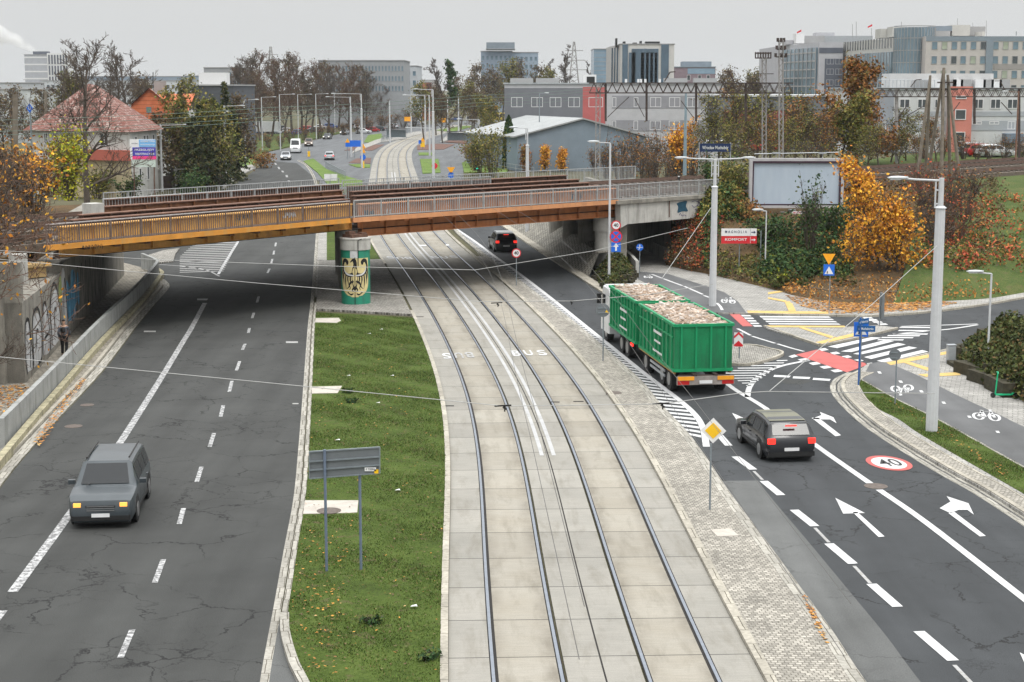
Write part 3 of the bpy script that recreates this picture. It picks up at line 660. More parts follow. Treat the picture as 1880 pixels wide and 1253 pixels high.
# piers
PC=G(652,562);PC.y+=.6
def pier(c,r,top,painted):
    m=MB();m.lathe((c.x,c.y,0),[(r,0),(r,top-.72)],40);o=m.build('pier',paint('mural_green',(.012,.22,.135,1),.6,dirt=(.03,.12,.085,1)) if painted else CWALL,bridge,smooth=True)
    m=MB();m.lathe((c.x,c.y,0),[(r,top-.72),(r*1.06,top-.7),(r*1.06,top-.1),(r*1.1,top-.08),(r*1.1,top),(0.01,top+.02)],40);m.build('pier_cap',CLITE,o);return o
pr=pier(PC,.86,4.02,True);ppos=[PC]
for k in (7.6,15.3):
    q=PC+SKEW*k;ppos.append(q);pier(q,.86,4.02,False)
for q in ppos:
    m=MB();m.box(q+Vector((.0,0,4.12)),(1.2,.9,.2),.8);m.box(q+Vector((-.25,-.3,4.25)),(.45,.4,.3),.8);m.box(q+Vector((.4,.1,4.2)),(.4,.4,.2),.8);m.build('bearing',RUST,bridge)
# mural on the front pier (wrapped on the cylinder)
def cylp(a,z,d=.012): return Vector((PC.x+(.86+d)*math.sin(a),PC.y-(.86+d)*math.cos(a),z))
A0=math.radians(2)
def wrap(u,z,d): return cylp(A0+u*1.08,z,d)
m=MB();rows=[]
for i in range(25):
    z=.55+2.3*i/24;hw=min(1,math.sqrt(max(0,1-((1.45-z)/.92)**2))) if z<1.45 else 1
    rows.append([wrap(-hw+2*hw*j/24,z,.004) for j in range(25)])
m.grid(rows);m.build('mural_shield',mat('mural_cream',(.60,.50,.25,1),.7,.12,3),pr,smooth=True)
def mst(mb,pts,w,d=.01,n=6):
    """tapered painted stroke; pts (u,z), w list"""
    pp=cat([(p[0],p[1],0) for p in pts],n);L_=[];Rr=[]
    for i,p in enumerate(pp):
        t=pp[min(i+1,len(pp)-1)]-pp[max(i-1,0)];t=Vector((t.x*.93,t.y,0));t=t.normalized() if t.length>1e-6 else Vector((1,0,0));f=i/(len(pp)-1)*(len(w)-1);k=min(int(f),len(w)-2);ww=w[k]+(w[k+1]-w[k])*(f-k)
        L_.append(wrap(p.x-t.y*ww/.93,p.y+t.x*ww,d));Rr.append(wrap(p.x+t.y*ww/.93,p.y-t.x*ww,d))
    mb.grid([L_,Rr])
EB=mat('mural_black',grey(.015),.7,.1);EW=mat('mural_white',grey(.6),.7,.1)
m=MB()
mst(m,[(.0,2.25),(.03,2.5),(-.02,2.72),(-.12,2.74),(-.3,2.6)],[.12,.1,.11,.07,.01])
mst(m,[(0,2.3),(0,1.95),(0,1.5),(0,1.1),(0,.95)],[.13,.19,.17,.09,.05])
for s in (-1,1):
    mst(m,[(s*.5,2.46),(s*.5,2.62),(s*.62,2.72),(s*.76,2.66),(s*.82,2.5)],[.05,.1,.11,.1,.07])
    mst(m,[(s*.82,2.6),(s*.86,2.3),(s*.7,2.0),(s*.4,1.85),(s*.1,1.9)],[.06,.07,.08,.09,.12])
    for (a,b,c,d) in ((.87,2.35,.9,1.6),(.76,2.1,.8,1.3),(.6,1.95,.62,1.05),(.44,1.9,.42,1.25),(.28,1.85,.24,1.3)):mst(m,[(s*a,b),(s*(a*.5+c*.5)+.03*s,(b+d)/2),(s*(c-.02),d)],[.035,.045,.008])
    mst(m,[(s*.08,1.5),(s*.3,1.38),(s*.4,1.15),(s*.56,1.02)],[.06,.06,.03,.015]);mst(m,[(s*.36,1.25),(s*.3,1.08),(s*.36,.98)],[.03,.02,.01]);mst(m,[(s*.05,1.15),(s*.16,.98),(s*.1,.86)],[.05,.04,.02])
    mst(m,[(s*.1,.76),(s*.24,.7),(s*.36,.75),(s*.48,.84)],[.03,.05,.03,.04])
m.build('mural_eagle',EB,pr)
m=MB()
for s in (-1,1):mst(m,[(s*.77,2.4),(s*.72,2.12),(s*.48,1.9),(s*.05,1.82)],[.005,.035,.05,.03],.016)
m.build('mural_crescent',EW,pr)
m=MB();m.grid([[wrap(-.28+.5*j/8,z,.02) for j in range(9)] for z in (2.86,3.3)]);m.build('notice',mat('notice_white',grey(.52),.7),pr)
m=MB();m.tube([wrap(.0,.05,.03),wrap(.02,2.3,.03),wrap(.02,2.9,.03)],.02,5);m.tube([wrap(.22,2.4,.03),wrap(.22,3.1,.04),wrap(.22,3.9,.09),wrap(.4,4.0,.2)],.025,5);m.build('cable_duct',EB,pr)
# concrete approach span over the cycle path
def onp(px,py,p0,n):
    d=ray(px,py);o=Vector((0,0,H));return o+d*((p0-o).dot(n)/d.dot(n))
m=MB();n_=SC_.n
fas=[onp(x,y,SC_.a,n_) for x,y in ((1139,383),(1140,419),(1152,412),(1272,401),(1280,395),(1300,368),(1306,364),(1306,358))];zt=4.86
fas=[Vector((p.x,p.y,min(p.z,zt))) for p in fas];fas[0].z=zt;fas[-1].z=zt
fa2=[p+n_*.5 for p in fas]
tr=tessellate_polygon([[Vector((( p-SC_.a).dot(SC_.d),p.z,0)) for p in fas]])
b=len(m.v);m.v+=fas+fa2
for t in tr:
    m.f.append([b+i for i in t]);m.uv.append(None);m.mi.append(0);m.f.append([b+8+i for i in t[::-1]]);m.uv.append(None);m.mi.append(0)
for i in range(8):
    j=(i+1)%8;m.face([fas[i],fas[j],fa2[j],fa2[i]])
m.build('concrete_fascia',CLITE,bridge)
FASC=fas
m=MB();m.beam(SC_.sq(-.3,.2,4.99),SC_.sq(SC_.L+.8,.2,4.99),.75,.24);m.build('coping',CWALL,bridge)
m=MB();m.poly([SC_.p(0,.4,4.84),SC_.p(SC_.L+1,.4,4.84),SC_.p(SC_.L+1,17.6,4.84),SC_.p(0,17.6,4.84)],4.1);m.build('deck_slab',CWALL,bridge)
railing('front_railing',SC_,0,SC_.L+.5,.12,5.15,6.15,RAILG,RAILG,bridge,.15,sk=False)
railing('rear_railing',SC_,0,SC_.L*.8,17.5,5.1,6.15,RAILG,RAILG,bridge,.17,pb=.03)
for t in (5.2,9.3):m=MB();m.beam(SC_.sq(t,-.05,3.7),SC_.sq(t,-.05,5.1),.06,.06);m.build('drain_pipe',RUST,bridge)
# right abutment: columns and tunnel walls
R0=G(1113,502);R0.y+=.7
def column(q,r,top):
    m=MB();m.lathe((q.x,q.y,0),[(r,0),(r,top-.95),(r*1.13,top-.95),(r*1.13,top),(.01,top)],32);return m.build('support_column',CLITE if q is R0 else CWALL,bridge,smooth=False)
for k in (0,7,14,21):
    q=R0+SKEW*k;column(q,.78,3.85) if k else column(R0,.78,3.85)
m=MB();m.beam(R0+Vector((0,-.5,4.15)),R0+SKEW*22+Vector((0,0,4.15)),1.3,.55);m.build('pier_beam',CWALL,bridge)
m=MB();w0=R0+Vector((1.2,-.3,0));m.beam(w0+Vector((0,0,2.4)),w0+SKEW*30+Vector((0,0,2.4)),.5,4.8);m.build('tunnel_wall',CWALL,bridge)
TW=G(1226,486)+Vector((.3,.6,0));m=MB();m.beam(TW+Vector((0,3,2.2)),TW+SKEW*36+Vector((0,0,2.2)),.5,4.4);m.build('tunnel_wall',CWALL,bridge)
# low walls beside the tunnel mouth
def wall_thing(name,label,cat_,pts,th,h,m,z0=0,coping=None):
    o=None;mb=MB();band(mb,pts,-th/2,th/2,h,h-z0);o=mb.build(name,m,loc=(pts[0].x,pts[0].y,0));tag(o,label,cat_);return o
wall_thing('low_wall','low pale concrete wall beside the bush at the tunnel mouth','wall',GL([(1170,508),(1160,496),(1145,482),(1130,470)]),.22,1.05,CLITE)
lw=wall_thing('low_wall','short graffitied concrete wall at foot of slope inside tunnel mouth','wall',GL([(1272,499),(1240,489),(1215,476),(1195,462)]),.35,.95,CLITE)
# ---------------------------------------------------------------- left abutment
WA=Vector((-21.25,70.3,0));ab=thing('bridge_abutment','graffiti covered concrete abutment wall under the left end of the bridge','abutment',WA)
ln=Vector((-SKEW.y,SKEW.x,0))
def sl(u,o,z): q=WA+SKEW*u+ln*o;return Vector((q.x,q.y,z))
m=MB();m.poly([sl(0,0,3.55),sl(12,0,3.55),sl(12,1.8,3.55),sl(0,1.8,3.55)],0);m.poly([sl(12,0,3.9),sl(42,0,3.9),sl(42,1.8,3.9),sl(12,1.8,3.9)],0);m.build('wall',CWALL,ab)
m=MB();m.poly([sl(7.2,1.8,4.9),sl(42,1.8,4.9),sl(42,2.6,4.9),sl(7.2,2.6,4.9)],0);m.build('back_wall',CWALL,ab)
m=MB();m.poly([sl(0,.02,5.3),sl(0,9,5.3),sl(.5,9,5.3),sl(.5,.02,5.3)],0);m.box(sl(-.15,1.05,1.9),(.55,.3,3.8));m.build('wing_wall',CWALL,ab)
m=MB();m.box(sl(7.3,1.3,4.2),(.7,.7,1.5));m.build('corner_post',CLITE,ab)
m=MB();m.box(sl(9.5,1.,3.85),(1.1,.7,.5),.8);m.box(sl(9.5,.9,4.2),(1.3,1.,.15),.8);m.build('bearing_block',mat('ochre_bearing',(.38,.26,.12,1),.8,.3,3),ab)
GB=mat('graffiti_black',grey(.02),.7,.2);GW=mat('graffiti_white',grey(.46),.8,.25,1.5,dirt=(.22,.21,.19,1));GU=mat('graffiti_blue',(.09,.27,.42,1),.7,.3);GR=mat('graffiti_red',(.35,.06,.06,1),.7,.3);GG=mat('graffiti_green',(.28,.32,.13,1),.7,.3);GP=mat('graffiti_violet',(.08,.07,.16,1),.7,.3);GN=mat('graffiti_navy',(.02,.07,.11,1),.7,.2)
def strokes(name,fn,lines,w,m,parent,n=5):
    """fn(u,z)->world point on the wall face; lines of (u,z)"""
    mb=MB()
    for l in lines:
        pp=cat([(a,b,0) for a,b in l],n) if len(l)>2 else [Vector((a,b,0)) for a,b in l]
        A=[];B=[]
        for i,p in enumerate(pp):
            t=pp[min(i+1,len(pp)-1)]-pp[max(i-1,0)]
            if t.length<1e-6:t=Vector((1,0,0))
            t.normalize();k=w*(.75+.5*math.sin(i*.9)**2);A.append(fn(p.x-t.y*k,p.y+t.x*k));B.append(fn(p.x+t.y*k,p.y-t.x*k))
        mb.grid([A,B])
    return mb.build(name,m,parent)
def blobs(name,fn,polys,m,parent):
    mb=MB()
    for pl in polys:
        pp=cat([(a,b,0) for a,b in pl+[pl[0]]],4)[:-1];tr=tessellate_polygon([pp]);b=len(mb.v);mb.v+=[fn(p.x,p.y) for p in pp]
        for t in tr:mb.f.append([b+i for i in t]);mb.uv.append(None);mb.mi.append(0)
    return mb.build(name,m,parent)
f0=lambda u,z:sl(u,-.006,z);f1=lambda u,z:sl(u,-.012,z);f2=lambda u,z:sl(u,-.018,z)
blobs('graffiti_fill',f0,[[(.4,.4),(.3,2.3),(1.3,2.5),(1.8,1.6),(2.1,.4)],[(2.3,.3),(2.5,2.3),(3.6,2.6),(4.6,2.2),(4.9,1.),(4.3,.3)],[(5,.4),(5.4,2.4),(6.8,2.6),(7.6,1.4),(7.2,.3)],[(7.6,.3),(8,2.3),(9.2,2.9),(10.6,2.6),(11,.6),(9.4,.3)],[(12,.6),(12,3.3),(13.2,3.4),(13.4,.6)]],GW,ab)
blobs('graffiti_fill',f1,[[(13.8,.8),(13.6,2.9),(15,2.4),(15.6,3.2),(17,2.9),(17.2,1.2),(15.8,.6)],[(17.6,1.4),(17.8,2.8),(18.6,2.5),(18.3,1.1)]],GU,ab);blobs('graffiti_fill',f1,[[(10.8,2.2),(11,3.2),(11.9,3.3),(11.8,2.1)]],GG,ab)
strokes('graffiti_outline',f2,[[(.5,.3),(.2,1.2),(.5,2.5),(1.4,2.6),(1.6,1.8),(1.3,.5)],[(1.5,2.4),(2.,1.2),(2.1,.3)],[(2.3,.4),(2.5,2.4),(3.4,2.8),(4.4,2.6),(4.9,1.6),(4.6,.4),(3.6,.3)],[(3.3,1.),(3.5,1.8),(4.,1.7)],[(5.1,.4),(5.6,2.5),(6.6,2.6),(7.3,1.3),(7.4,.3)],[(5.6,1.1),(7.,1.2)],[(8,.4),(7.9,2.4),(8.8,3.2),(10,3.1),(10.7,2.2),(11.3,.5)],[(9,.9),(9.2,2),(9.8,1.9)]],.085,GB,ab)
strokes('graffiti_outline',f2,[[(12.2+i*1.7+.3*math.sin(i*3),.6+.3*math.sin(i*2)),(12.5+i*1.7,2.2+.5*math.sin(i*5)),(13.1+i*1.7,3.1),(13.4+i*1.7,1.4+.5*math.cos(i*3)),(13.7+i*1.7,.7)] for i in range(11)],.07,GB,ab)
fw=lambda x,z:Vector((sl(0,0,0).x-x,sl(-.012,0,0).y-.06,z))
strokes('graffiti_outline',fw,[[(1.2,.6),(2,.9),(3,.5),(4.2,.7)],[(1.4,1.4),(2.2,2.2),(3.2,1.8),(2.6,1.2),(1.4,1.4)],[(.8,3.),(1.2,3.9),(1.5,3.1),(1.9,4.),(2.2,3.2)],[(2.9,2.6),(3.3,3.4),(3.7,2.7),(4.4,3.3)]],.06,GB,ab)
strokes('graffiti_outline',fw,[[(.7+i*.55,.5+.3*math.sin(i*2)),(.9+i*.55,1.7+.4*math.sin(i*3)),(1.2+i*.55,.9),(1.3+i*.55,2.3+.3*math.cos(i))] for i in range(7)],.05,GB,ab)
blobs('graffiti_fill',lambda x,z:fw(x,z)+Vector((0,.03,0)),[[(.6,.4),(.7,2.2),(2.,2.5),(2.6,1.4),(2.3,.3)],[(2.8,.5),(3,2.1),(4.3,2.4),(4.6,.8)]],GW,ab)
strokes('graffiti_outline',fw,[[(1.5,1.9),(2.4,2.3),(3.4,2.1),(3.9,2.6)],[(.9,2.5),(1.8,2.7),(2.4,2.5)]],.06,GR,ab)
blobs('graffiti_fill',fw,[[(1.,3.1),(1.2,3.7),(2.6,3.8),(3.4,3.5),(2.6,3.)]],GU,ab)
# graffiti on bridge fascia and edge beam
ff=lambda px,py:onp(px,py,SC_.a-n_*.012,n_)
blobs('graffiti_fill',ff,[[(1242,374),(1248,371.5),(1261,369.5),(1259.5,379),(1263,388),(1253,388.5),(1244,391),(1245,381)]],GN,bridge)
strokes('graffiti_outline',ff,[[(1247,396),(1249,392),(1252,397),(1256,395),(1260,397)],[(1270,371),(1277,369),(1283,374),(1275,381),(1270,377)],[(1281,370),(1287,373),(1293,369)],[(1276,384),(1282,388),(1288,380)]],.45,GP,bridge)
fe=lambda px,py:onp(px,py,SL_.a-SL_.n*.08,SL_.n)
def tagtxt(name,fn,x0,x1,y0,y1,m,par,w=.5,sl_=0,seed=1,n=6):
    r=random.Random(seed);ls=[]
    for i in range(n):
        x=x0+(x1-x0)*i/n;dx=(x1-x0)/n*.8;yy=sl_*(x-x0);ls.append([(x+dx*r.random(),y0+yy+(y1-y0)*r.random()) for _ in range(4)])
        ls.append([(x,y1+yy),(x+dx*.3,y0+yy)])
    return strokes(name,fn,ls,w,m,par)
fe=lambda px,py:onp(px,py,SL_.a-SL_.n*.02,SL_.n)
tagtxt('graffiti_outline',fe,151,190,451,459,GB,bridge,.45,-.09,3,7)
f3=lambda px,py:onp(px,py,SL_.a+SL_.n*1.06,SL_.n);tagtxt('graffiti_outline',f3,433,465,395,406,GN,bridge,.45,-.08,4,5);tagtxt('graffiti_fill',f3,517,545,391,401,EW,bridge,1.2,-.08,5,4)
f4=lambda px,py:onp(px,py,SR_.a+SR_.n*1.06,SR_.n);tagtxt('graffiti_outline',f4,669,688,386,398,GN,bridge,.7,-.07,6,4);tagtxt('graffiti_fill',f4,705,720,384,393,EW,bridge,.8,-.07,8,3);tagtxt('graffiti_outline',f4,1050,1070,356,368,GN,bridge,.5,-.06,9,4)
strokes('graffiti_outline',lambda px,py:onp(px,py,GL([(1240,489)])[0]+Vector((0,-.35,0)),Vector((.25,-1,0)).normalized()),[[(1228,478),(1232,470),(1235,480),(1240,472),(1244,483),(1249,476)],[(1230,484),(1240,485),(1252,490)]],.5,GB,lw)
# parapet wall
pw=wall_thing('parapet_wall','long grey concrete parapet between the footpath and the left road','parapet',cat(GL([(4,825),(96,726),(179,633),(250,560),(286,516),(287,506),(262,494)]),4),.2,1.12,mat('parapet_concrete',(.29,.295,.285,1),.85,.15,1.5,fine=.08,dirt=(.13,.13,.12,1)),-.02)
# ---------------------------------------------------------------- embankments
def slope(name,toe,crest,mt,bulge=.0,rows_=7,jit=.25,n=5,zc=4.8):
    T=cat(toe,n);C=cat(crest,n);rows=[]
    for k in range(rows_+1):
        t=k/rows_;row=[]
        for i,(a,b) in enumerate(zip(T,C)):
            p=a.lerp(b,t);p.z=a.z+(b.z-a.z)*(t+bulge*math.sin(math.pi*t))
            if 0<k<rows_:p+=Vector((R.uniform(-jit,jit),R.uniform(-jit,jit),R.uniform(-jit,jit)*.4))
            row.append(p)
        rows.append(row)
    m=MB();m.grid(rows);return struct(name,m,mt)
toe=[G(x,y,.08) for x,y in TOE]
d0=SC_.sq(SC_.L+1.2,.1,4.8)
crest=[SC_.sq(SC_.L-2.,.35,3.6),SC_.sq(SC_.L-.3,.3,4.3),d0]+[G(x,y,4.8) for x,y in ((1390,345),(1450,342),(1540,338),(1640,334),(1722,333),(1810,333),(1880,333),(2150,330))]
crest=[crest[0],crest[1],crest[2]]+crest[3:]
toe2=[toe[0],toe[1],toe[2],toe[3],(toe[3]+toe[4])/2,toe[4]]+toe[5:]
EMB=(toe2[:len(crest)],crest)
# slope sheet in two materials: scrub left, grass right
struct_e=slope('embankment',toe2[:8],crest[:8],SOIL,.12);struct_e2=slope('embankment',toe2[7:],crest[7:len(toe2)],GRASS_D,.22,8)
def embz(i): pass
m=MB();cr=[Vector((p.x,p.y,4.8)) for p in cat(crest[2:],5)]
m.poly([Vector((p.x,p.y,4.8)) for p in [SC_.p(SC_.L-.5,17.5,0),SC_.p(SC_.L-.5,.4,0)]]+cr+[Vector((130,150,4.8)),Vector((420,150,4.8)),Vector((420,420,4.8)),Vector((110,420,4.8)),Vector((60,215,4.8))],-.1)
struct('railway_plateau',m,GRASS_D)
m=MB();m.poly([Vector((x,y,4.85)) for x,y in ((-23.9,77.8),(-24.2,71.),(-60,33),(-130,-40),(-200,0),(-75,78),(-29.5,112),(-27.9,112))],-.1);struct('railway_plateau',m,SOIL)
# ballast and running tracks on both plateaus
def track(sp,t0,t1,c,zb,name='railway_track'):
    m=MB();q=[];n=max(2,int(abs(t1-t0)/20))
    m.poly([sp.p(t0,c-1.6,zb+.28),sp.p(t1,c-1.6,zb+.28),sp.p(t1,c+1.6,zb+.28),sp.p(t0,c+1.6,zb+.28)],zb-.1);o=struct('railway_ballast',m,BALL)
    m=MB();k=int(abs(t1-t0)/.65);k=min(k,140)
    for i in range(k):
        t=t0+(t1-t0)*i/k;m.beam(sp.sq(t,0,0)+SKEW*0+sp.p(0,c,0)-sp.a-sp.n*1.3*0+Vector((0,0,zb+.33)) if 0 else sp.p(t,c-1.2,zb+.33),sp.p(t,c+1.2,zb+.33),.24,.12)
    s_=struct(name,m,mat('sleeper',(.10,.085,.07,1),.9,.3,5))
    m=MB()
    for r in (-.75,.75):m.beam(sp.p(t0,c+r,zb+.46),sp.p(t1,c+r,zb+.46),.07,.14)
    struct('railway_rail',m,mat('rusty_rail',(.14,.09,.07,1),.6,.2,4,metal=.3))
for c in (2.9,9.2,13.8):track(SL_,-90,-.2,c,4.85)
for c in (2.6,9.,13.3):track(SC_,-.3,130,c,4.85)
SX=Span(SC_.p(30,-6,0),SC_.p(30,-6,0)+Matrix.Rotation(math.radians(-20),3,'Z')@SC_.d*40)
track(SX,22,95,3.0,4.82)
# ---------------------------------------------------------------- street furniture
POLE_C=mat('concrete_pole_paint',(.50,.51,.52,1),.6,.06,3,fine=.05);LAMPG=mat('lamp_head_grey',(.50,.52,.53,1),.4,.05,3);GLS=mat('lamp_glass',(.55,.57,.58,1),.2,.05,3)
SPOST=mat('sign_post_grey',(.22,.25,.27,1),.45,.1,5,metal=.3);SBACK=mat('sign_back_grey',(.16,.175,.185,1),.5,.08,3,metal=.2)
S_WHITE=paint('sign_white',grey(.72));S_RED=paint('sign_red',(.6,.02,.03,1));S_BLUE=paint('sign_blue',(.01,.13,.6,1));S_YEL=paint('sign_yellow',(.83,.49,.01,1));S_BLK=paint('sign_black',grey(.02));S_ORG=paint('sign_orange',(.85,.36,.01,1));S_NAVY=paint('sign_navy',(.008,.025,.09,1));S_LBL=paint('street_name_blue',(.01,.09,.26,1))
def hgt(px,pyb,pyt):
    """height of an upright whose foot and top rows were measured"""
    g=G(px,pyb);return P(px,pyt,g.y).z
def lamp(px,pyb,pyt,arms,label,r=.09,r2=.06,step=None,group=None,al=1.8,ax=None,m=None,name='street_lamp',zb=0,head=True):
    """arms: list of (direction degrees in plan, length, height drop from top)"""
    g=G(px,pyb,zb);h=P(px,pyt,g.y).z;t=thing(name,label,'street lamp' if name=='street_lamp' else 'pole',(g.x,g.y,zb),0,group);m=m or POLE_C
    mb=MB();
    if step:
        mb.tube([g,g+Vector((0,0,.6)),Vector((g.x,g.y,zb+(h-zb)*step))],[r,r,r*.8],12);mb.tube([Vector((g.x,g.y,zb+(h-zb)*step)),Vector((g.x,g.y,zb+(h-zb)*step+.08))],[r*1.02,r*.6],12);mb.tube([Vector((g.x,g.y,zb+(h-zb)*step)),Vector((g.x,g.y,h))],[r*.45,r*.42],10)
    else:mb.tube([g,Vector((g.x,g.y,h))],[r,r2],8)
    mb.build('post',m,t,smooth=False)
    for a,ln_,dz in arms:
        d=Vector((math.cos(math.radians(a)),math.sin(math.radians(a)),0));p0=Vector((g.x,g.y,h-dz));hl=.75
        mb=MB();mb.tube([p0,p0+d*ln_*.5+Vector((0,0,.04)),p0+d*(ln_-hl*.6)+Vector((0,0,.09))],.035 if r<.2 else .045,6)
        if step:
            mb.tube([p0+d*(r*.9)+Vector((0,0,.03)),p0+d*(r*.9)+Vector((0,0,-1.0))],.035,5);mb.tube([p0+Vector((0,0,-.35)),p0+d*(r*.9)+Vector((0,0,-.35))],.03,5);mb.tube([p0+Vector((0,0,-.85)),p0+d*(r*.9)+Vector((0,0,-.85))],.03,5)
        am=mb.build('arm',m,t)
        if head:
            b0=p0+d*(ln_-hl)+Vector((0,0,.1));s=Vector((-d.y,d.x,0));mb=MB();rows=[]
            for f,wd,tk in ((0,.05,.04),(.25,.09,.06),(.5,.14,.07),(.8,.13,.06),(1,.05,.02)):
                c=b0+d*(hl*f);rows.append([c+s*(wd*math.cos(k*math.pi/4))+Vector((0,0,tk*math.sin(k*math.pi/4))) for k in range(8)])
            mb.grid(rows,True,True,True);l=mb.build('lamp_head',LAMPG,t,smooth=True)
            mb=MB();c=b0+d*(hl*.62);mb.box(c+Vector((0,0,-.065)),(.36,.18,.03),math.radians(a));mb.build('lamp_glass',GLS,l)
    return t
def flatsign(mb,c,pts,nrm,th=.02):
    """flat plate: pts in (right, up) metres about c, facing nrm"""
    nrm=Vector(nrm).normalized();rt=Vector((-nrm.y,nrm.x,0)).normalized();c=Vector(c)
    W=[c+rt*x+Vector((0,0,y)) for x,y in pts];F_=[p+nrm*th/2 for p in W];B_=[p-nrm*th/2 for p in W]
    mb.face(F_);mb.face(B_[::-1])
    for i in range(len(W)):j=(i+1)%len(W);mb.face([F_[j],F_[i],B_[i],B_[j]])
def circ(r,n=28): return [(r*math.cos(2*math.pi*k/n),r*math.sin(2*math.pi*k/n)) for k in range(n)]
def rectp(w,h): return [(-w/2,-h/2),(w/2,-h/2),(w/2,h/2),(-w/2,h/2)]
def tri(r,down=False): s=-1 if down else 1;return [(-r*.87,-s*r*.5),(r*.87,-s*r*.5),(0,s*r)][::(1 if not down else -1)]
def plate_(name,c,pts,nrm,m,par,th=.02,o=0.):
    mb=MB();flatsign(mb,Vector(c)+Vector(nrm).normalized()*o,pts,nrm,th);return mb.build(name,m,par)
def text(s,c,w,h,nrm,m,par,bold=.015,name='lettering'):
    cu=bpy.data.curves.new(name,'FONT');cu.body=s;cu.align_x='CENTER';cu.align_y='CENTER';cu.offset=bold;cu.extrude=0;cu.materials.append(m)
    o=meshify(cu,name);d=o.dimensions
    nrm=Vector(nrm).normalized();org=ORG.get(par.name,Vector((0,0,0)));o.parent=par;o.location=Vector(c)-org
    o.rotation_euler=(math.pi/2,0,math.atan2(nrm.x,-nrm.y));o.scale=(w/max(d.x,.01),h/max(d.y,.01),1);return o
def signpost(px,pyb,pyt,label,r=.03,m=SPOST,zb=0,name='traffic_sign',cat_='sign',group=None):
    g=G(px,pyb,zb);h=P(px,pyt,g.y).z;t=thing(name,label,cat_,(g.x,g.y,zb),0,group);mb=MB();mb.tube([g,Vector((g.x,g.y,h))],r,8);mb.build('post',m,t);return t,g,h
def face_n(g,yaw=0):
    n=Vector((-g.x,-g.y,0)).normalized();return Matrix.Rotation(math.radians(yaw),3,'Z')@n
# lamps left row
LG='lamps along the left road'
for px,b,t_,a,ln_,lab in ((298,352,229,0,3.6,'pale lamp post with long arm, second nearest behind the left end of the bridge railing'),(385,347,205,0,2.9,'white lamp post on left pavement just left of a twin taller one'),(415,338,194,0,2.8,'taller white lamp post right of its twin on the left pavement')):
    lamp(px,b,t_,[(a,ln_,.1)],lab,.16,.12,.82 if px!=298 else .84,LG)
for i,(px,b,t_,ln_,lab) in enumerate(((451,308,184,2.4,'slim lamp post on the left verge where the road bends past the hedge'),(482,277,179,3,'slim lamp post on left verge beside the white van, first of the far row'),(515,277,174,3.2,'slim lamp post rising directly behind the white van on the left verge'),(548,256,174,3.6,'slim lamp post left of the silver oncoming car near the parked cars'),(581,256,173,3.2,'slim lamp post between the parked trucks on the far left verge'),(615,246,173,3.2,'slim lamp post on far left verge nearest to the left-armed posts'))):
    lamp(px,b,t_,[(5,ln_,0)],lab,.12,.08,None,LG)
TG='lamps and poles along the tram line'
for px,b,t_,arms,lab,r,st in ((645,289,178,[(180,4.6,.1)],'white post with arm to the left beside the blue road sign',.19,.83),(665,309,173,[(180,4.8,0)],'tall white post carrying cameras and yellow warning signs',.19,.8),
  (755,246,172,[(0,6,0)],'far white post left of tram line with arm to the right',.2,.85),(781,267,176,[(180,5,0)],'white post with left arm left of the tallest central post',.19,.8),(789,287,175,[(180,5,0)],'white post right behind the nearest central post',.17,.8),
  (796,327,165,[(180,2.8,0),(180,4,5.4)],'tallest central post beside tram track with two arms and a round sign',.22,.75),(842,246,173,[(180,7,0)],'far white post right of tram track with arm over the road',.2,.85),(880,318,220,[(180,3.4,0)],'post with left arm carrying the black traffic light',.19,.8),(901,226,168,[(180,6,0)],'distant white post near the orange signs on the right',.3,.85),
  (872,222,168,[(180,5,0),(0,5,0)],'distant double armed post among the far traffic lights',.25,.85)):
    lamp(px,b,t_,arms,lab,r,.07,st,TG)
for px,b,t_,lab in ((716,262,186,'plain white mast without arm left of the tram stop'),(774,242,181,'plain white mast among the central posts, behind tram line'),(822,252,183,'plain white mast beside the tram stop shelter'),(856,221,176,'thin distant white mast, leftmost of the far cluster'),(868,218,179,'thin distant white mast, middle of the far cluster'),(917,228,176,'thin distant white mast by the yellow bus')):
    lamp(px,b,t_,[],lab,.2,.12,None,TG,name='mast',head=False)
# near lamps
lamp(1308,565,293,[(178,2.35,.0),(2,2.35,.0)],'large pale lamp post with two arms standing beside the cycle path',.215,.15,.815)
lamp(1710,797,327,[(176,1.95,.1)],'largest pale lamp post standing on the grass strip at right',.225,.15,.885)
lamp(1118,527,263,[(180,1.45,0)],'slim grey lamp post by the bush carrying three traffic signs',.085,.06)
lamp(1812,689,503,[(176,1.1,0)],'short lamp post beside the hedge at the right edge',.055,.045)
lamp(1404,521,388,[(178,.95,0)],'slim short lamp post under the empty billboard',.05,.04)
lamp(1205,285,175,[(180,1.5,.1)],'far slim lamp post in front of the light grey building',.11,.08)
lamp(990,309,172,[(15,1.6,.0)],'slim grey lamp post in front of the blue-grey hall',.1,.07,m=SPOST)
lamp(968,432,236,[(180,1.6,.0)],'white post with left arm behind the right span of the bridge',.17,.1,.84)
lamp(1257,322,170,[],'tall blue-grey mast beside the station name board',.17,.1,m=mat('blue_grey_pole',(.22,.29,.33,1),.5,.1,4),name='mast',head=False,zb=4.8)
lamp(1864,302,168,[(180,1.8,.1)],'rusty lamp post by the railway tracks at the right edge',.1,.08,m=RUST_F,zb=4.8)
# ---- traffic signs
def no40(px,pyb,pyt,r,label,zs=None):
    t,g,h=signpost(px,pyb,pyt,label);return t,g,h
def roundel40(c,n,r,par):
    s=plate_('sign_plate',c,circ(r),n,S_RED,par,.02,.05);plate_('sign_field',c,circ(r*.78),n,S_WHITE,s,.006,.065);text('40',Vector(c)+Vector(n)*.072,r*1.0,r*.75,n,S_BLK,s,.03);return s
t,g,h=signpost(948,527,457,'round speed limit sign reading 40 on its own post near the tracks');n=face_n(g);roundel40((g.x,g.y,h-.28),n,.3,t)
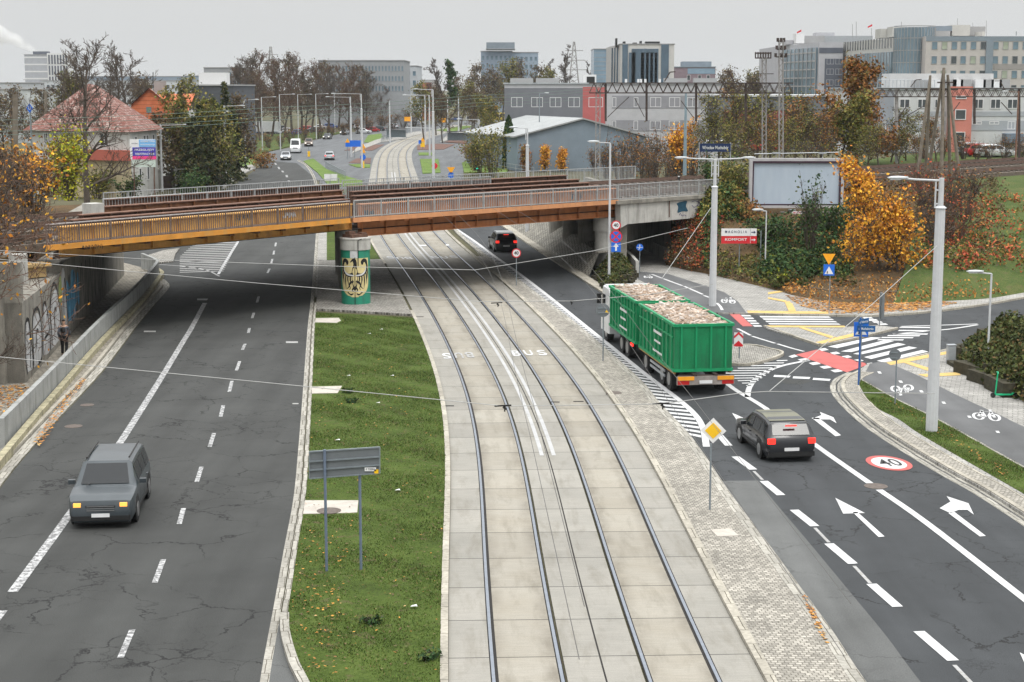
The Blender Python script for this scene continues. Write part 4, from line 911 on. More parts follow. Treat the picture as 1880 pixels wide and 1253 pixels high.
# sign stack on the slim lamp: own thing hung on the post
g=G(1118,527);sc_=lambda y:P(1131,y,g.y-.12)
for kind,y,lab in (('40',414,'round white 40 speed limit sign, uppermost of three on the slim lamp post'),('no',434.5,'round blue no stopping sign with red cross, middle of three on lamp post'),('up',454,'square blue sign with white upward arrow, lowest of three on lamp post')):
    c=sc_(y);n=face_n(c);t=thing('traffic_sign',lab,'sign',c)
    mb=MB();mb.box(c+Vector((-.22,.09,0)),(.5,.05,.05));mb.build('bracket',SPOST,t)
    if kind=='40':roundel40(c,n,.31,t)
    elif kind=='no':
        s=plate_('sign_plate',c,circ(.4),n,S_RED,t,.02,.05);plate_('sign_field',c,circ(.32),n,S_BLUE,s,.006,.065)
        mb=MB()
        for a in (45,-45):
            q=Matrix.Rotation(math.radians(a),2);pp=[tuple(q@Vector(p)) for p in rectp(.68,.085)];flatsign(mb,c+n*(.072+.003*(a>0)),pp,n,.004)
        mb.build('sign_cross',S_RED,s)
    else:
        s=plate_('sign_plate',c,rectp(.62,.62),n,S_BLUE,t,.02,.05);plate_('sign_arrow',c,[(-.06,-.24),(.06,-.24),(.06,.02),(.18,.02),(0,.26),(-.18,.02),(-.06,.02)],n,S_WHITE,s,.006,.065)
t,g,h=signpost(1174,507,449,'small round blue path sign standing before the dark tunnel');n=face_n(g);c=Vector((g.x,g.y,h-.2));s=plate_('sign_plate',c,circ(.24),n,S_BLUE,t,.02,.04)
plate_('sign_symbol',c,[(-.03,.03),(.03,.03),(.03,.19),(-.03,.19)],n,S_WHITE,s,.004,.055);plate_('sign_symbol',c,[(-.2,-.03),(.2,-.03),(.2,.01),(-.2,.01)],n,S_WHITE,s,.004,.055);plate_('sign_symbol',c,[(-.12,-.17),(-.06,-.17),(.02,-.05),(-.04,-.05)],n,S_WHITE,s,.004,.055)
# priority road
t,g,h=signpost(1303,942,815,'yellow and white diamond priority sign standing on the cobbled strip');g2=P(1309,791,g.y-.04)
n=face_n(g2,-3)
for nm,r,m_,o in (('sign_plate',.39,S_WHITE,0.04),('sign_field',.25,S_YEL,.054)):
    plate_(nm,Vector((g.x+.06,g.y,g2.z)),[(0,-r),(r,0),(0,r),(-r,0)],n,m_,t,.016,o)
# backs of round signs
for px,b,cy_,r,lab in ((1107,667,570,.32,'grey back of a round sign with small yellow sticker near the truck'),(1643,747,652,.24,'small grey round sign seen from behind on the grass strip by the cycle path')):
    t,g,h=signpost(px,b,cy_-r*30,lab);n=face_n(g);c=P(px,cy_,g.y-.05);s=plate_('sign_plate',c,circ(r),n,SBACK,t,.02,0);mb=MB();mb.beam(c+Vector((-r*.7,-.02,.1)),c+Vector((r*.7,-.02,.1)),.03,.04);mb.beam(c+Vector((-r*.7,-.02,-.12)),c+Vector((r*.7,-.02,-.12)),.03,.04);mb.build('sign_bracket',SPOST,s)
    if r>.3:plate_('sticker',c+Vector((.17,0,-.08)),tri(.11),n,S_YEL,s,.004,.03)
# double board seen from behind on the median
A_=G(600,1056);B_=G(663,1053);t=thing('road_sign_board','wide grey road sign seen from behind on two posts in the grass median','sign',A_)
dv=(B_-A_).normalized();mb_=[]
for q,yt in ((A_,826),(B_,824)):
    hh=P(0,yt,q.y).z;m=MB();m.tube([q,Vector((q.x,q.y,hh))],.038,10);m.build('post',mat('blue_grey_post',(.16,.20,.27,1),.45,.1,5,metal=.3),t)
Yb=A_.y+.08
c4=[P(568,830,Yb),P(697,821.5,Yb),P(697,869,Yb),P(568,879,Yb)]
m=MB();m.face(c4);m.face([p+Vector((0,.03,0)) for p in c4[::-1]])
for i in range(4):j=(i+1)%4;m.face([c4[i],c4[i]+Vector((0,.03,0)),c4[j]+Vector((0,.03,0)),c4[j]])
sb=m.build('sign_back',SBACK,t)
for f in (.36,.68):
    m=MB();a=c4[0].lerp(c4[3],f);b=c4[1].lerp(c4[2],f);m.beam(a+Vector((0,-.025,0)),b+Vector((0,-.025,0)),.04,.035);m.build('rail',SPOST,sb)
m=MB();m.beam(c4[0],c4[1],.05,.035);m.beam(c4[1],c4[2],.05,.035);m.beam(c4[2],c4[3],.05,.03);m.beam(c4[3],c4[0],.05,.03);m.build('frame',SPOST,sb)
plate_('sticker',P(680,862,Yb-.03),rectp(.3,.1),(0,-1,0),S_WHITE,sb,.004);text('4 T0081',P(680,862,Yb-.04),.24,.05,(0,-1,0),S_BLK,sb,.0);plate_('sticker',P(691,866,Yb-.03),rectp(.11,.11),(0,-1,0),S_YEL,sb,.004)
# give way + crossing
def crossing_sign(c,n,r,par):
    s=plate_('sign_plate',c,rectp(r,r*1.03),n,S_BLUE,par,.02,.04);plate_('sign_triangle',Vector(c)-Vector((0,0,.02)),[(-r*.4,-r*.34),(r*.4,-r*.34),(0,r*.38)],n,S_WHITE,s,.005,.055)
    for dx in (-.09,.07):
        plate_('sign_figure',Vector(c)+Vector((dx*r/.6,0,-.11)),[(-.025,-.09),(.03,-.09),(.02,.05),(-.02,.05)],n,S_BLK,s,.004,.062)
    return s
t,g,h=signpost(1522,573,476,'yellow give way sign above a blue pedestrian crossing sign by leaf littered pavement');n=face_n(g);c=P(1522,473,g.y);plate_('sign_plate',c,tri(.42,True),n,S_ORG,t,.02,.04);crossing_sign(P(1522,496,g.y),n,.62,t)
t,g,h=signpost(1576,712,583,'blue post with two street name plates beside the red cycle crossing',.035,paint('post_blue',(.015,.09,.32,1)),name='street_name_sign')
n=face_n(g,0)
def nameplate(c,yaw,s_,w_=.9):
    nn=face_n(g,yaw);pl=plate_('name_plate',c,rectp(w_,.26),nn,S_LBL,t,.02,0);text(s_,Vector(c)+nn*.014,w_*.8,.11,nn,S_WHITE,pl,.01)
nameplate(P(1590,604,g.y),6,'ul. Muchoborska',.78);nameplate(P(1587,592,g.y)+Vector((0,.15,0)),58,'ul. Robotnicza',.8)
t,g,h=signpost(1578.5,705,586,'blue pedestrian crossing sign on grey post just behind the street name post');g=G(1579,703);crossing_sign(P(1581,605,g.y),face_n(g),.62,t)
# small sign on left of narrow post, seen from behind with signal box look
t,g,h=signpost(1614.5,601,540,'narrow grey sign seen edge on at the tip of the refuge island');n=face_n(g,70)
mb=MB();mb.box(P(1619,562,g.y),(.12,.5,1.4),.1);mb.build('sign_plate',SBACK,t)
# chevron
t,g,h=signpost(1357,662,612,'red and white chevron marker on the cobbled island behind the truck');n=face_n(g);c=P(1356,624,g.y)
s=plate_('sign_plate',c,rectp(.42,.68),n,S_WHITE,t,.02,.03)
for dz in (.16,-.22):
    plate_('chevron',c+Vector((0,0,dz)),[(-.21,-.1),(0,.1),(.21,-.1),(.21,.02),(0,.22),(-.21,.02)] if dz>0 else [(-.21,-.1),(.21,-.1),(.21,-.02),(0,.18),(-.21,-.02)],n,S_RED,s,.006,.045)
# shop direction sign
A_=G(1339,513);t=thing('direction_sign','red and white two-row direction board on two thin posts below the slope','sign',A_)
for x,b in ((1339,498),(1371,494)):
    q=Vector((G(x,b).x,A_.y+.08,0));m=MB();m.tube([q,Vector((q.x,q.y,P(0,424,q.y).z))],.035,8);m.build('post',SPOST,t)
def board(y0,y1,m_,s_,tc,w_,arr):
    a=P(1324.5,y0,A_.y);b=P(1389,y1,A_.y);c=(a+b)/2;W_=b.x-a.x;H_=a.z-b.z;n=Vector((0,-1,0));pl=plate_('sign_plate',c,rectp(W_,H_),n,m_,t,.04,0);text(s_,Vector((a.x+W_*.41,A_.y-.03,c.z+.02)),W_*w_,H_*.36,n,tc,pl,.015)
    plate_('divider',Vector((a.x+W_*.82,A_.y,c.z)),rectp(.02,H_*.9),n,tc if m_ is S_RED else SPOST,pl,.004,.028);cc=Vector((a.x+W_*.91,A_.y,c.z));plate_('arrow',cc,[(-.15,-.03),(.02,-.03),(.02,-.1),(.15,0),(.02,.1),(.02,.03),(-.15,.03)],n,tc,pl,.004,.028)
board(420,433.5,S_WHITE,'M A G N O L I A',S_NAVY,.62,1);board(434,447.5,S_RED,'KOMFORT',S_WHITE,.62,1)
# billboard
A_=G(1458,478,.1);A_.y+=1.5;Yb=A_.y-.6;t=thing('billboard','large blank pale blue billboard on a single column above the bushes','billboard',A_)
m=MB();m.tube([A_+Vector((0,0,-.5)),Vector((A_.x,A_.y,P(0,385,A_.y).z))],.29,16);m.build('column',mat('grey_column',(.30,.33,.35,1),.5,.12,2),t)
a=P(1376.5,291,Yb);b=P(1546.5,382,Yb);c=(a+b)/2;W_=b.x-a.x;H_=a.z-b.z
m=MB()
for q,s_ in ((Vector((c.x,Yb,a.z-.1)),(W_,.5,.2)),(Vector((c.x,Yb,b.z+.1)),(W_,.5,.2)),(Vector((a.x+.1,Yb,c.z)),(.2,.5,H_-.4)),(Vector((b.x-.1,Yb,c.z)),(.2,.5,H_-.4))):m.box(q,s_)
fr=m.build('frame',mat('board_frame',(.43,.42,.43,1),.5,.1,2),t)
m=MB()
for q,s_ in ((Vector((c.x,Yb-.1,a.z-.27)),(W_-.4,.3,.14)),(Vector((c.x,Yb-.1,b.z+.25)),(W_-.4,.3,.1)),(Vector((a.x+.25,Yb-.1,c.z)),(.1,.3,H_-.64)),(Vector((b.x-.26,Yb-.1,c.z)),(.12,.3,H_-.64))):m.box(q,s_)
m.build('inner_frame',mat('board_inner_frame',(.045,.02,.035,1),.5),t)
m=MB();m.box((c.x,Yb,c.z),(W_-.6,.2,H_-.6))
bm=N('blank_poster',.8,0,.1);cc=bm.co('Object',(1,1,1));nn=bm.noise(bm.co('Object',(2,1,.5)),1.2,4);BP=bm.out(bm.mix(bm.mr(nn,.3,.7),(.40,.47,.55,1),(.44,.51,.58,1)));m.build('poster',BP,t)
m=MB();m.box((c.x,A_.y-.1,b.z-.45),(W_*.95,.25,.22));m.build('catwalk',GALV,t);plate_('owner_plate',P(1463,391,Yb-.2),rectp(.75,.25),(0,-1,0),S_WHITE,t);text('AMS 71 345',P(1463,391,Yb-.23),.6,.12,(0,-1,0),S_RED,t)
m=MB();z=P(0,280,Yb).z;m.tube([P(1385,283,Yb-1),P(1540,280,Yb-1)],.03,5)
for x in (1425,1510):m.tube([P(x,282,Yb-1),Vector((P(x,282,Yb).x,Yb,a.z))],.025,5);m.box(P(x,281.5,Yb-1.1),(.55,.2,.12))
m.build('floodlight_bar',GALV,t)
# station name board
A_=G(1284,320,4.8);t=thing('station_sign','dark blue station name board on two posts beside the railway','sign',A_)
a=P(1285,264,A_.y);b=P(1341,279,A_.y)
for x in (1284,1341):q=P(x,264,A_.y);m=MB();m.tube([Vector((q.x,q.y,4.8)),q+Vector((0,0,.1))],.06,6);m.build('post',GALV,t)
c=(a+b)/2;pl=plate_('sign_plate',c,rectp(b.x-a.x,a.z-b.z),(0,-1,0),S_NAVY,t,.06,.08);text('Wrocław Muchobór',c+Vector((0,-.14,0)),(b.x-a.x)*.85,(a.z-b.z)*.42,(0,-1,0),S_WHITE,pl,.01)
# track marker post on the bridge approach
g=G(1246,338,4.9);t=thing('track_marker','short white marker post with dark point beside the bridge track','marker',g);m=MB();m.tube([g,g+Vector((0,0,.65))],.07,8);m.build('post',S_WHITE,t);plate_('marker_plate',g+Vector((0,-.1,.38)),[(-.14,.2),(0,-.2),(.14,.2)][::-1],(0,-1,0),S_BLK,t)
# cabinet
g=G(1747,668,.1);t=thing('control_cabinet','small grey cabinet standing by the corner of the hedge','cabinet',g);m=MB();m.box(g+Vector((0,.15,.42)),(.36,.28,.84),.1);m.box(g+Vector((0,.15,.86)),(.4,.32,.04),.1);b_=m.build('body',GALV,t);m=MB();m.box(g+Vector((.0,.0,.42)),(.3,.02,.7),.1);m.build('door',GALV,b_)
# scooter
g=G(1829,731,.1);SG=paint('scooter_green',(.01,.42,.19,1));t=thing('electric_scooter','green electric scooter parked against the hedge','scooter',g)
m=MB();m.tube([g+Vector((-.05,0,.16)),g+Vector((-.02,0,.5)),g+Vector((.02,0,1.08))],.03,8);m.build('stem',SG,t);m=MB();m.tube([g+Vector((-.02,-.22,1.05)),g+Vector((.02,0,1.1)),g+Vector((.02,.22,1.05))],.02,6);m.build('handlebar',SG,t)
m=MB();m.beam(g+Vector((-.05,0,.14)),g+Vector((.75,.1,.14)),.14,.05);m.build('deck',SG,t)
for x in (-.12,.8):m=MB();c=g+Vector((x,.05,.11));m.tube([c+Vector((0,-.03,0)),c+Vector((0,.03,0))],.11,16);m.build('wheel',S_BLK,t)
m=MB();m.tube([g+Vector((.66,.05,.16)),g+Vector((.9,.08,.26))],[.05,.02],6);m.build('mudguard',SG,t)
# far signs
def farsign(px,b,yt,items,label,group='distant road signs'):
    g=G(px,b);t=thing('traffic_sign',label,'sign',g,0,group);m=MB();m.tube([g,P(px,yt,g.y)],.06,5);m.build('post',SPOST,t)
    for dx,y,pts,mm in items:plate_('sign_plate',P(px+dx,y,g.y-.1),pts,(0,-1,0),mm,t,.04)
farsign(651,290,256,[(1,264,rectp(2.1,1.15),S_BLUE)],'blue direction board beside the left armed post in the distance')
farsign(638,292,256,[(0,260,tri(.5),S_ORG),(0,266,rectp(.75,.75),S_BLUE)],'yellow triangle over blue square left of the blue direction board')
farsign(666.5,309,267,[(0,270,tri(.5),S_ORG),(0,278,tri(.5),S_ORG),(0,289,circ(.45),S_BLUE),(0,303,rectp(.4,1.1),S_YEL)],'two yellow triangles and blue circle stacked by the tall camera post')
farsign(567,288,270,[(0,283,rectp(.45,1.),S_YEL)],'small yellow bollard marker on island near the silver car')
farsign(776,275,255,[(0,258,tri(.6),S_ORG),(0,266,rectp(.85,1.),S_YEL),(-5,261,rectp(.6,.7),S_BLUE)],'stacked yellow warning signs right of the tram track')
farsign(797,327,300,[(1,305,circ(.42),S_RED)],'round red and white sign on the tallest central post')
farsign(828,338,303,[(0,311.5,tri(.6,True),S_ORG),(0,322,circ(.4),S_BLUE)],'yellow give way sign over blue circle behind the bridge railing')
for px,y,lab in ((748,219,'yellow advertising panels left of central masts'),(813,221,'yellow panel sign behind the tram stop'),(896,203,'orange panel by the distant crossing'),(910,197,'small orange panel right of the distant crossing')):
    g=G(px,246 if px<900 else 226);t=thing('traffic_sign',lab,'sign',g,0,'distant road signs');m=MB();m.tube([g,P(px,y,g.y)],.1,5);m.build('post',SPOST,t);plate_('sign_plate',P(px,y,g.y-.2),rectp(1.7,1.2),(0,-1,0),S_ORG,t,.05)
g=G(606,345,.1);t=thing('traffic_sign','pair of small white boards behind the bridge left of the tram','sign',g,0,'distant road signs');a=P(597,326,g.y);b=P(618,326,g.y);m=MB();m.tube([g,P(606,320,g.y)],.05,5);m.build('post',SPOST,t)
for x in (601.5,613):plate_('sign_plate',P(x,326,g.y-.1),rectp(.85,.85),(0,-1,0),S_WHITE,t,.04)
# traffic light on the post right of tram
g=G(876,318);t=thing('traffic_light','black traffic light showing green behind the bridge railing','traffic light',P(875,302,g.y-.3));c=P(875,303,g.y-.3)
m=MB();m.box(c,(1.0,.25,1.75));bd=m.build('housing',S_BLK,t);m=MB()
for k,mm in ((.5,'red'),(0,'amber'),(-.5,'green')):
    m=MB();cc=c+Vector((.1,-.14,k));m.tube([cc,cc+Vector((0,-.03,0))],.17,14);m.build('lens',emis('signal_green',(.02,.75,.45,1),2.5) if mm=='green' else S_BLK,bd)
# far orange board left: grey board behind fence etc
A_=G(372,350);t=thing('road_sign_board','grey road sign seen from behind left of the twin lamp posts','sign',A_)
for x in (360,384):m=MB();q=Vector((G(x,350).x,A_.y,0));m.tube([q,P(x,290,A_.y)],.06,6);m.build('post',SPOST,t)
plate_('sign_back',P(374,299,A_.y-.1),rectp(40/3000*A_.y,19/3000*A_.y),(0,-1,0),SBACK,t,.05)
# advertising board by the old house
A_=G(264,372);t=thing('advertising_board','blue white and pink advertising board in front of the old house','billboard',A_)
for x in (246,283):m=MB();q=Vector((P(x,340,A_.y).x,A_.y,0));m.tube([q,P(x,300,A_.y)],.07,6);m.build('post',RUST,t)
def pxr(x0,y0,x1,y1,m_,nm,par,o): 
    a=P(x0,y0,A_.y-o);b=P(x1,y1,A_.y-o);return plate_(nm,(a+b)/2,rectp(b.x-a.x,a.z-b.z),(0,-1,0),m_,par,.03)
bd=pxr(238,256,286,293,S_WHITE,'board',t,.1);ad=pxr(255,257,286,270,paint('advert_pale_blue',(.16,.42,.75,1)),'advert_panel',bd,.16);vi=pxr(243,271,286,287,paint('advert_violet',(.06,.05,.42,1)),'advert_panel',bd,.16);pxr(243,287,287,293,paint('advert_pink',(.75,.05,.22,1)),'advert_panel',bd,.16);pxr(243,294,286,307,mat('advert_green_white',(.48,.55,.5,1)),'lower_board',t,.1)
k=A_.y/3000
text('PRZEGLĄDY',P(265,275.5,A_.y-.2),36*k,5*k,(0,-1,0),S_WHITE,bd,.02);text('REJESTRACYJNE',P(266,283,A_.y-.2),35*k,4.5*k,(0,-1,0),S_WHITE,bd,.02);text('KOSMETYKA',P(271,260,A_.y-.2),26*k,3.6*k,(0,-1,0),S_WHITE,bd,.02);text('WULKANIZACJA',P(271,266,A_.y-.2),27*k,3.2*k,(0,-1,0),S_WHITE,bd,.02);text('AUTO SERWIS',P(247,264,A_.y-.2),11*k,2*k,(0,-1,0),S_NAVY,bd,.02)
# ---------------------------------------------------------------- catenary structures
STEELD=mat('dark_catenary_steel',(.06,.045,.04,1),.8,.3,4);STEELG=mat('grey_catenary_steel',(.27,.26,.25,1),.7,.3,3)
def lattice(mb,a,b,w,n,r=.03,up=Vector((0,1,0))):
    a=Vector(a);b=Vector(b);d=(b-a).normalized();x=d.cross(up).normalized();y=up
    for s,q in ((1,1),(1,-1),(-1,1),(-1,-1)):mb.beam(a+x*w/2*s+y*w/2*q,b+x*w/2*s+y*w/2*q,r*2,r*2)
    for i in range(n):
        p=a.lerp(b,i/n);e=a.lerp(b,(i+1)/n);s=1 if i%2 else -1
        for q in (1,-1):
            mb.beam(p+x*w/2*s+y*w/2*q,e-x*w/2*s+y*w/2*q,r,r);mb.beam(p+y*w/2*s+x*w/2*q,e-y*w/2*s+x*w/2*q,r,r)
g=G(1097,327,4.95);ga=thing('catenary_gantry','rusty lattice railway gantry spanning from the bridge to the trees','gantry',g)
m=MB();top=P(1097,155,g.y);lattice(m,(g.x,g.y,4.9),(g.x,g.y,top.z),.36,16,.035);m.build('mast',STEELG,ga)
m=MB();m.cm=0
def truss(mb,x0,x1,yt,yb,Y,dp=.5,seg=22):
    a=P(x0,yt,Y);b=P(x1,yt,Y);c=P(x0,yb,Y);d=P(x1,yb,Y)
    for yy in (-dp/2,dp/2):
        o=Vector((0,yy,0));mb.beam(a+o,b+o,.1,.1);mb.beam(c+o,d+o,.1,.1)
        for i in range(seg):
            p=(a if i%2 else c).lerp(b if i%2 else d,i/seg);q=(c if i%2 else a).lerp(d if i%2 else b,(i+1)/seg);mb.beam(p+o,q+o,.05,.05)
    for i in range(seg//2):
        p=a.lerp(b,i*2/seg);mb.beam(p+Vector((0,-dp/2,0)),p+Vector((0,dp/2,0)),.05,.05)
truss(m,1082,1455,153,171,g.y,.6,44);tr_=m.build('truss',STEELD,ga)
for x in (1112,1187,1278,1369):
    m=MB();m.beam(P(x,153,g.y),P(x,223,g.y),.18,.18);m.build('drop_post',STEELD,ga)
for a,b in (((1115,216),(1155,178)),((1165,180),(1183,215)),((1250,185),(1273,216)),((1280,216),(1312,183))):
    m=MB();m.beam(P(*a,g.y),P(*b,g.y),.06,.06);m.build('cantilever_arm',STEELD,ga)
for a,b in (((1220,150),(1230,133)),((1230,133),(1240,132)),((1328,132),(1338,132)),((1338,132),(1348,151))):m=MB();m.beam(P(*a,g.y),P(*b,g.y),.1,.1);m.build('top_bracket',STEELD,ga)
g2=G(1403,330,4.8);ma=thing('catenary_mast','tall lattice mast with insulator rack behind the billboard','mast',g2);m=MB();lattice(m,g2,P(1403,106,g2.y),.34,26,.03);m.build('mast',STEELG,ma)
m=MB();m.beam(P(1386,98,g2.y),P(1416,98,g2.y),.15,.12);m.beam(P(1386,107,g2.y),P(1416,107,g2.y),.15,.1)
for i in range(7):m.beam(P(1387+i*4.7,107,g2.y),P(1387+i*4.7,96,g2.y),.1,.1)
m.beam(P(1388,136,g2.y),P(1420,136,g2.y),.08,.06);m.build('insulator_rack',STEELD,ma)
g3=G(1434,332,4.8);mc=thing('catenary_mast','taller mast stacked with insulators left of glass office block','mast',g3);m=MB();lattice(m,g3,P(1434,74,g3.y),.34,26,.03);m.build('mast',STEELG,mc)
for y,w_ in ((105,10),(91,8),(77,6)):
    m=MB();m.beam(P(1434-w_,y,g3.y),P(1434+w_,y,g3.y),.12,.1)
    for x in (-w_,0,w_*.9):m.beam(P(1434+x,y,g3.y),P(1434+x,y-7,g3.y),.2,.2)
    m.build('insulator_rack',STEELD,mc)
g4=G(1646,300,4.8);ga=thing('catenary_gantry','dark lattice gantry over the railway yard at right','gantry',g4);m=MB();truss(m,1612,1880,163,178,g4.y,.6,36);m.build('truss',STEELD,ga)
m=MB();m.beam(g4,P(1646,162,g4.y),.3,.3);m.build('mast',STEELG,ga)
for x,b in ((1789,228),(1730,222),(1871,290)):m=MB();m.beam(P(x,163,g4.y),P(x,b,g4.y),.22,.22);m.build('drop_post',STEELD,ga)
for a,b in (((1650,216),(1668,190)),((1665,213),(1705,190)),((1750,205),(1762,188)),((1838,188),(1858,210)),((1672,160),(1682,147)),((1682,147),(1692,146)),((1826,149),(1836,149)),((1836,149),(1843,162))):m=MB();m.beam(P(*a,g4.y),P(*b,g4.y),.08,.08);m.build('cantilever_arm',STEELD,ga)
WOODP=mat('weathered_pole',(.17,.145,.115,1),.9,.25,2,fine=.2);CG='leaning A-frame line poles by the railway'
for (a,b,t_),lab in ((((1684,329),(1700,316),(1708,139)),'leftmost tall A-frame pole pair with concrete legs'),(((1728,338),(1702,320),(1733,125)),'middle taller A-frame pole pair with dark top'),(((1766,364),(1745,322),(1740,138)),'right leaning A-frame pole pair reaching down onto the grass')):
    ga_=G(a[0],a[1],4.8 if a[1]<340 else 3.6);tp=P(*t_,ga_.y+1);gb=Vector((P(b[0],b[1],ga_.y+3).x,ga_.y+3,4.8));t=thing('line_pole',lab,'pole',ga_,0,CG)
    for q in (ga_,gb):m=MB();m.tube([q,tp],[.17,.11],7);m.build('leg',WOODP,t)
    m=MB();m.beam(tp+Vector((-.5,0,-1.2)),tp+Vector((.9,0,-1.2)),.12,.12);m.build('crossarm',STEELD,t)
# left side poles
for px,b,t_,lab,r in ((28,345,174,'weathered concrete pole among the orange leaves at the far left',.17),(84,330,168,'rusty short post beside the old house roof',.16)):
    g=G(px,b,4.8 if px==28 else 0);t=thing('line_pole',lab,'pole',g);m=MB();m.beam(g,P(px,t_,g.y),r*2,r*2);m.build('post',WOODP,t)
g=G(44,382,4.85);t=thing('marker_post','short grey capped post at the left end of the tracks','post',g);m=MB();m.tube([g,P(44,338,g.y)],.17,12);m.build('post',GALV,t)
g=G(207,352,.0);t=thing('mast','thin grey mast beside the far bridge railing at left','pole',g);m=MB();m.tube([g,P(203,245,g.y)],.07,6);m.build('post',SPOST,t)
# far "U" sign
c=P(55,199,150);t=thing('diamond_sign','blue diamond sign with a white letter U by the depot roof','sign',c);m=MB();m.tube([Vector((c.x,c.y,0)),c],.08,5);m.build('post',SPOST,t);s=plate_('sign_plate',c,[(0,-.45),(.3,0),(0,.45),(-.3,0)],(0,-1,0),S_BLUE,t,.04,.1);text('U',c+Vector((0,-.14,0)),.22,.28,(0,-1,0),S_WHITE,s,.02)
# ---------------------------------------------------------------- vehicles
TYRE=mat('tyre_rubber',grey(.02),.85,.1);RIM=mat('wheel_rim',grey(.32),.35,.1,metal=.7);CARGL=mat('car_glass',(.012,.014,.016,1),.1,.05,spec=.35);TRIM=mat('black_trim',grey(.018),.5,.1)
LWH=mat('headlight_glass',grey(.75),.15,.05,spec=.8);LRED=emis('tail_light_lit',(.85,.03,.02,1),1.6);LORG=emis('indicator_lit',(.95,.38,.07,1),1.3);LWHT=emis('headlight_lit',(1,.95,.85,1),2.2);PLATE_M=paint('number_plate',grey(.7));LREDD=paint('tail_light',(.4,.01,.01,1))
def lerpl(tab,x):
    for i in range(len(tab)-1):
        if tab[i][0]<=x<=tab[i+1][0]:
            f=(x-tab[i][0])/(tab[i+1][0]-tab[i][0]);return tab[i][1]+(tab[i+1][1]-tab[i][1])*f
    return tab[0][1] if x<tab[0][0] else tab[-1][1]
PROF={'suv':[(-.5,.52),(-.485,.62),(-.44,.95),(-.38,.985),(-.1,1),(.13,.985),(.27,.62),(.42,.57),(.48,.5),(.5,.38)],
 'hatch':[(-.5,.5),(-.48,.62),(-.4,.93),(-.3,.985),(-.05,1),(.08,.97),(.25,.64),(.42,.56),(.48,.48),(.5,.36)],
 'sedan':[(-.5,.5),(-.485,.66),(-.36,.7),(-.22,.96),(-.05,1),(.06,.98),(.22,.66),(.42,.57),(.48,.48),(.5,.36)],
 'boxy':[(-.5,.5),(-.495,.94),(-.47,.985),(-.1,1),(.1,.985),(.17,.97),(.235,.62),(.46,.57),(.49,.54),(.5,.4)],
 'van':[(-.5,.9),(-.49,.97),(-.4,1),(.2,1),(.3,.96),(.42,.56),(.48,.44),(.5,.3)]}
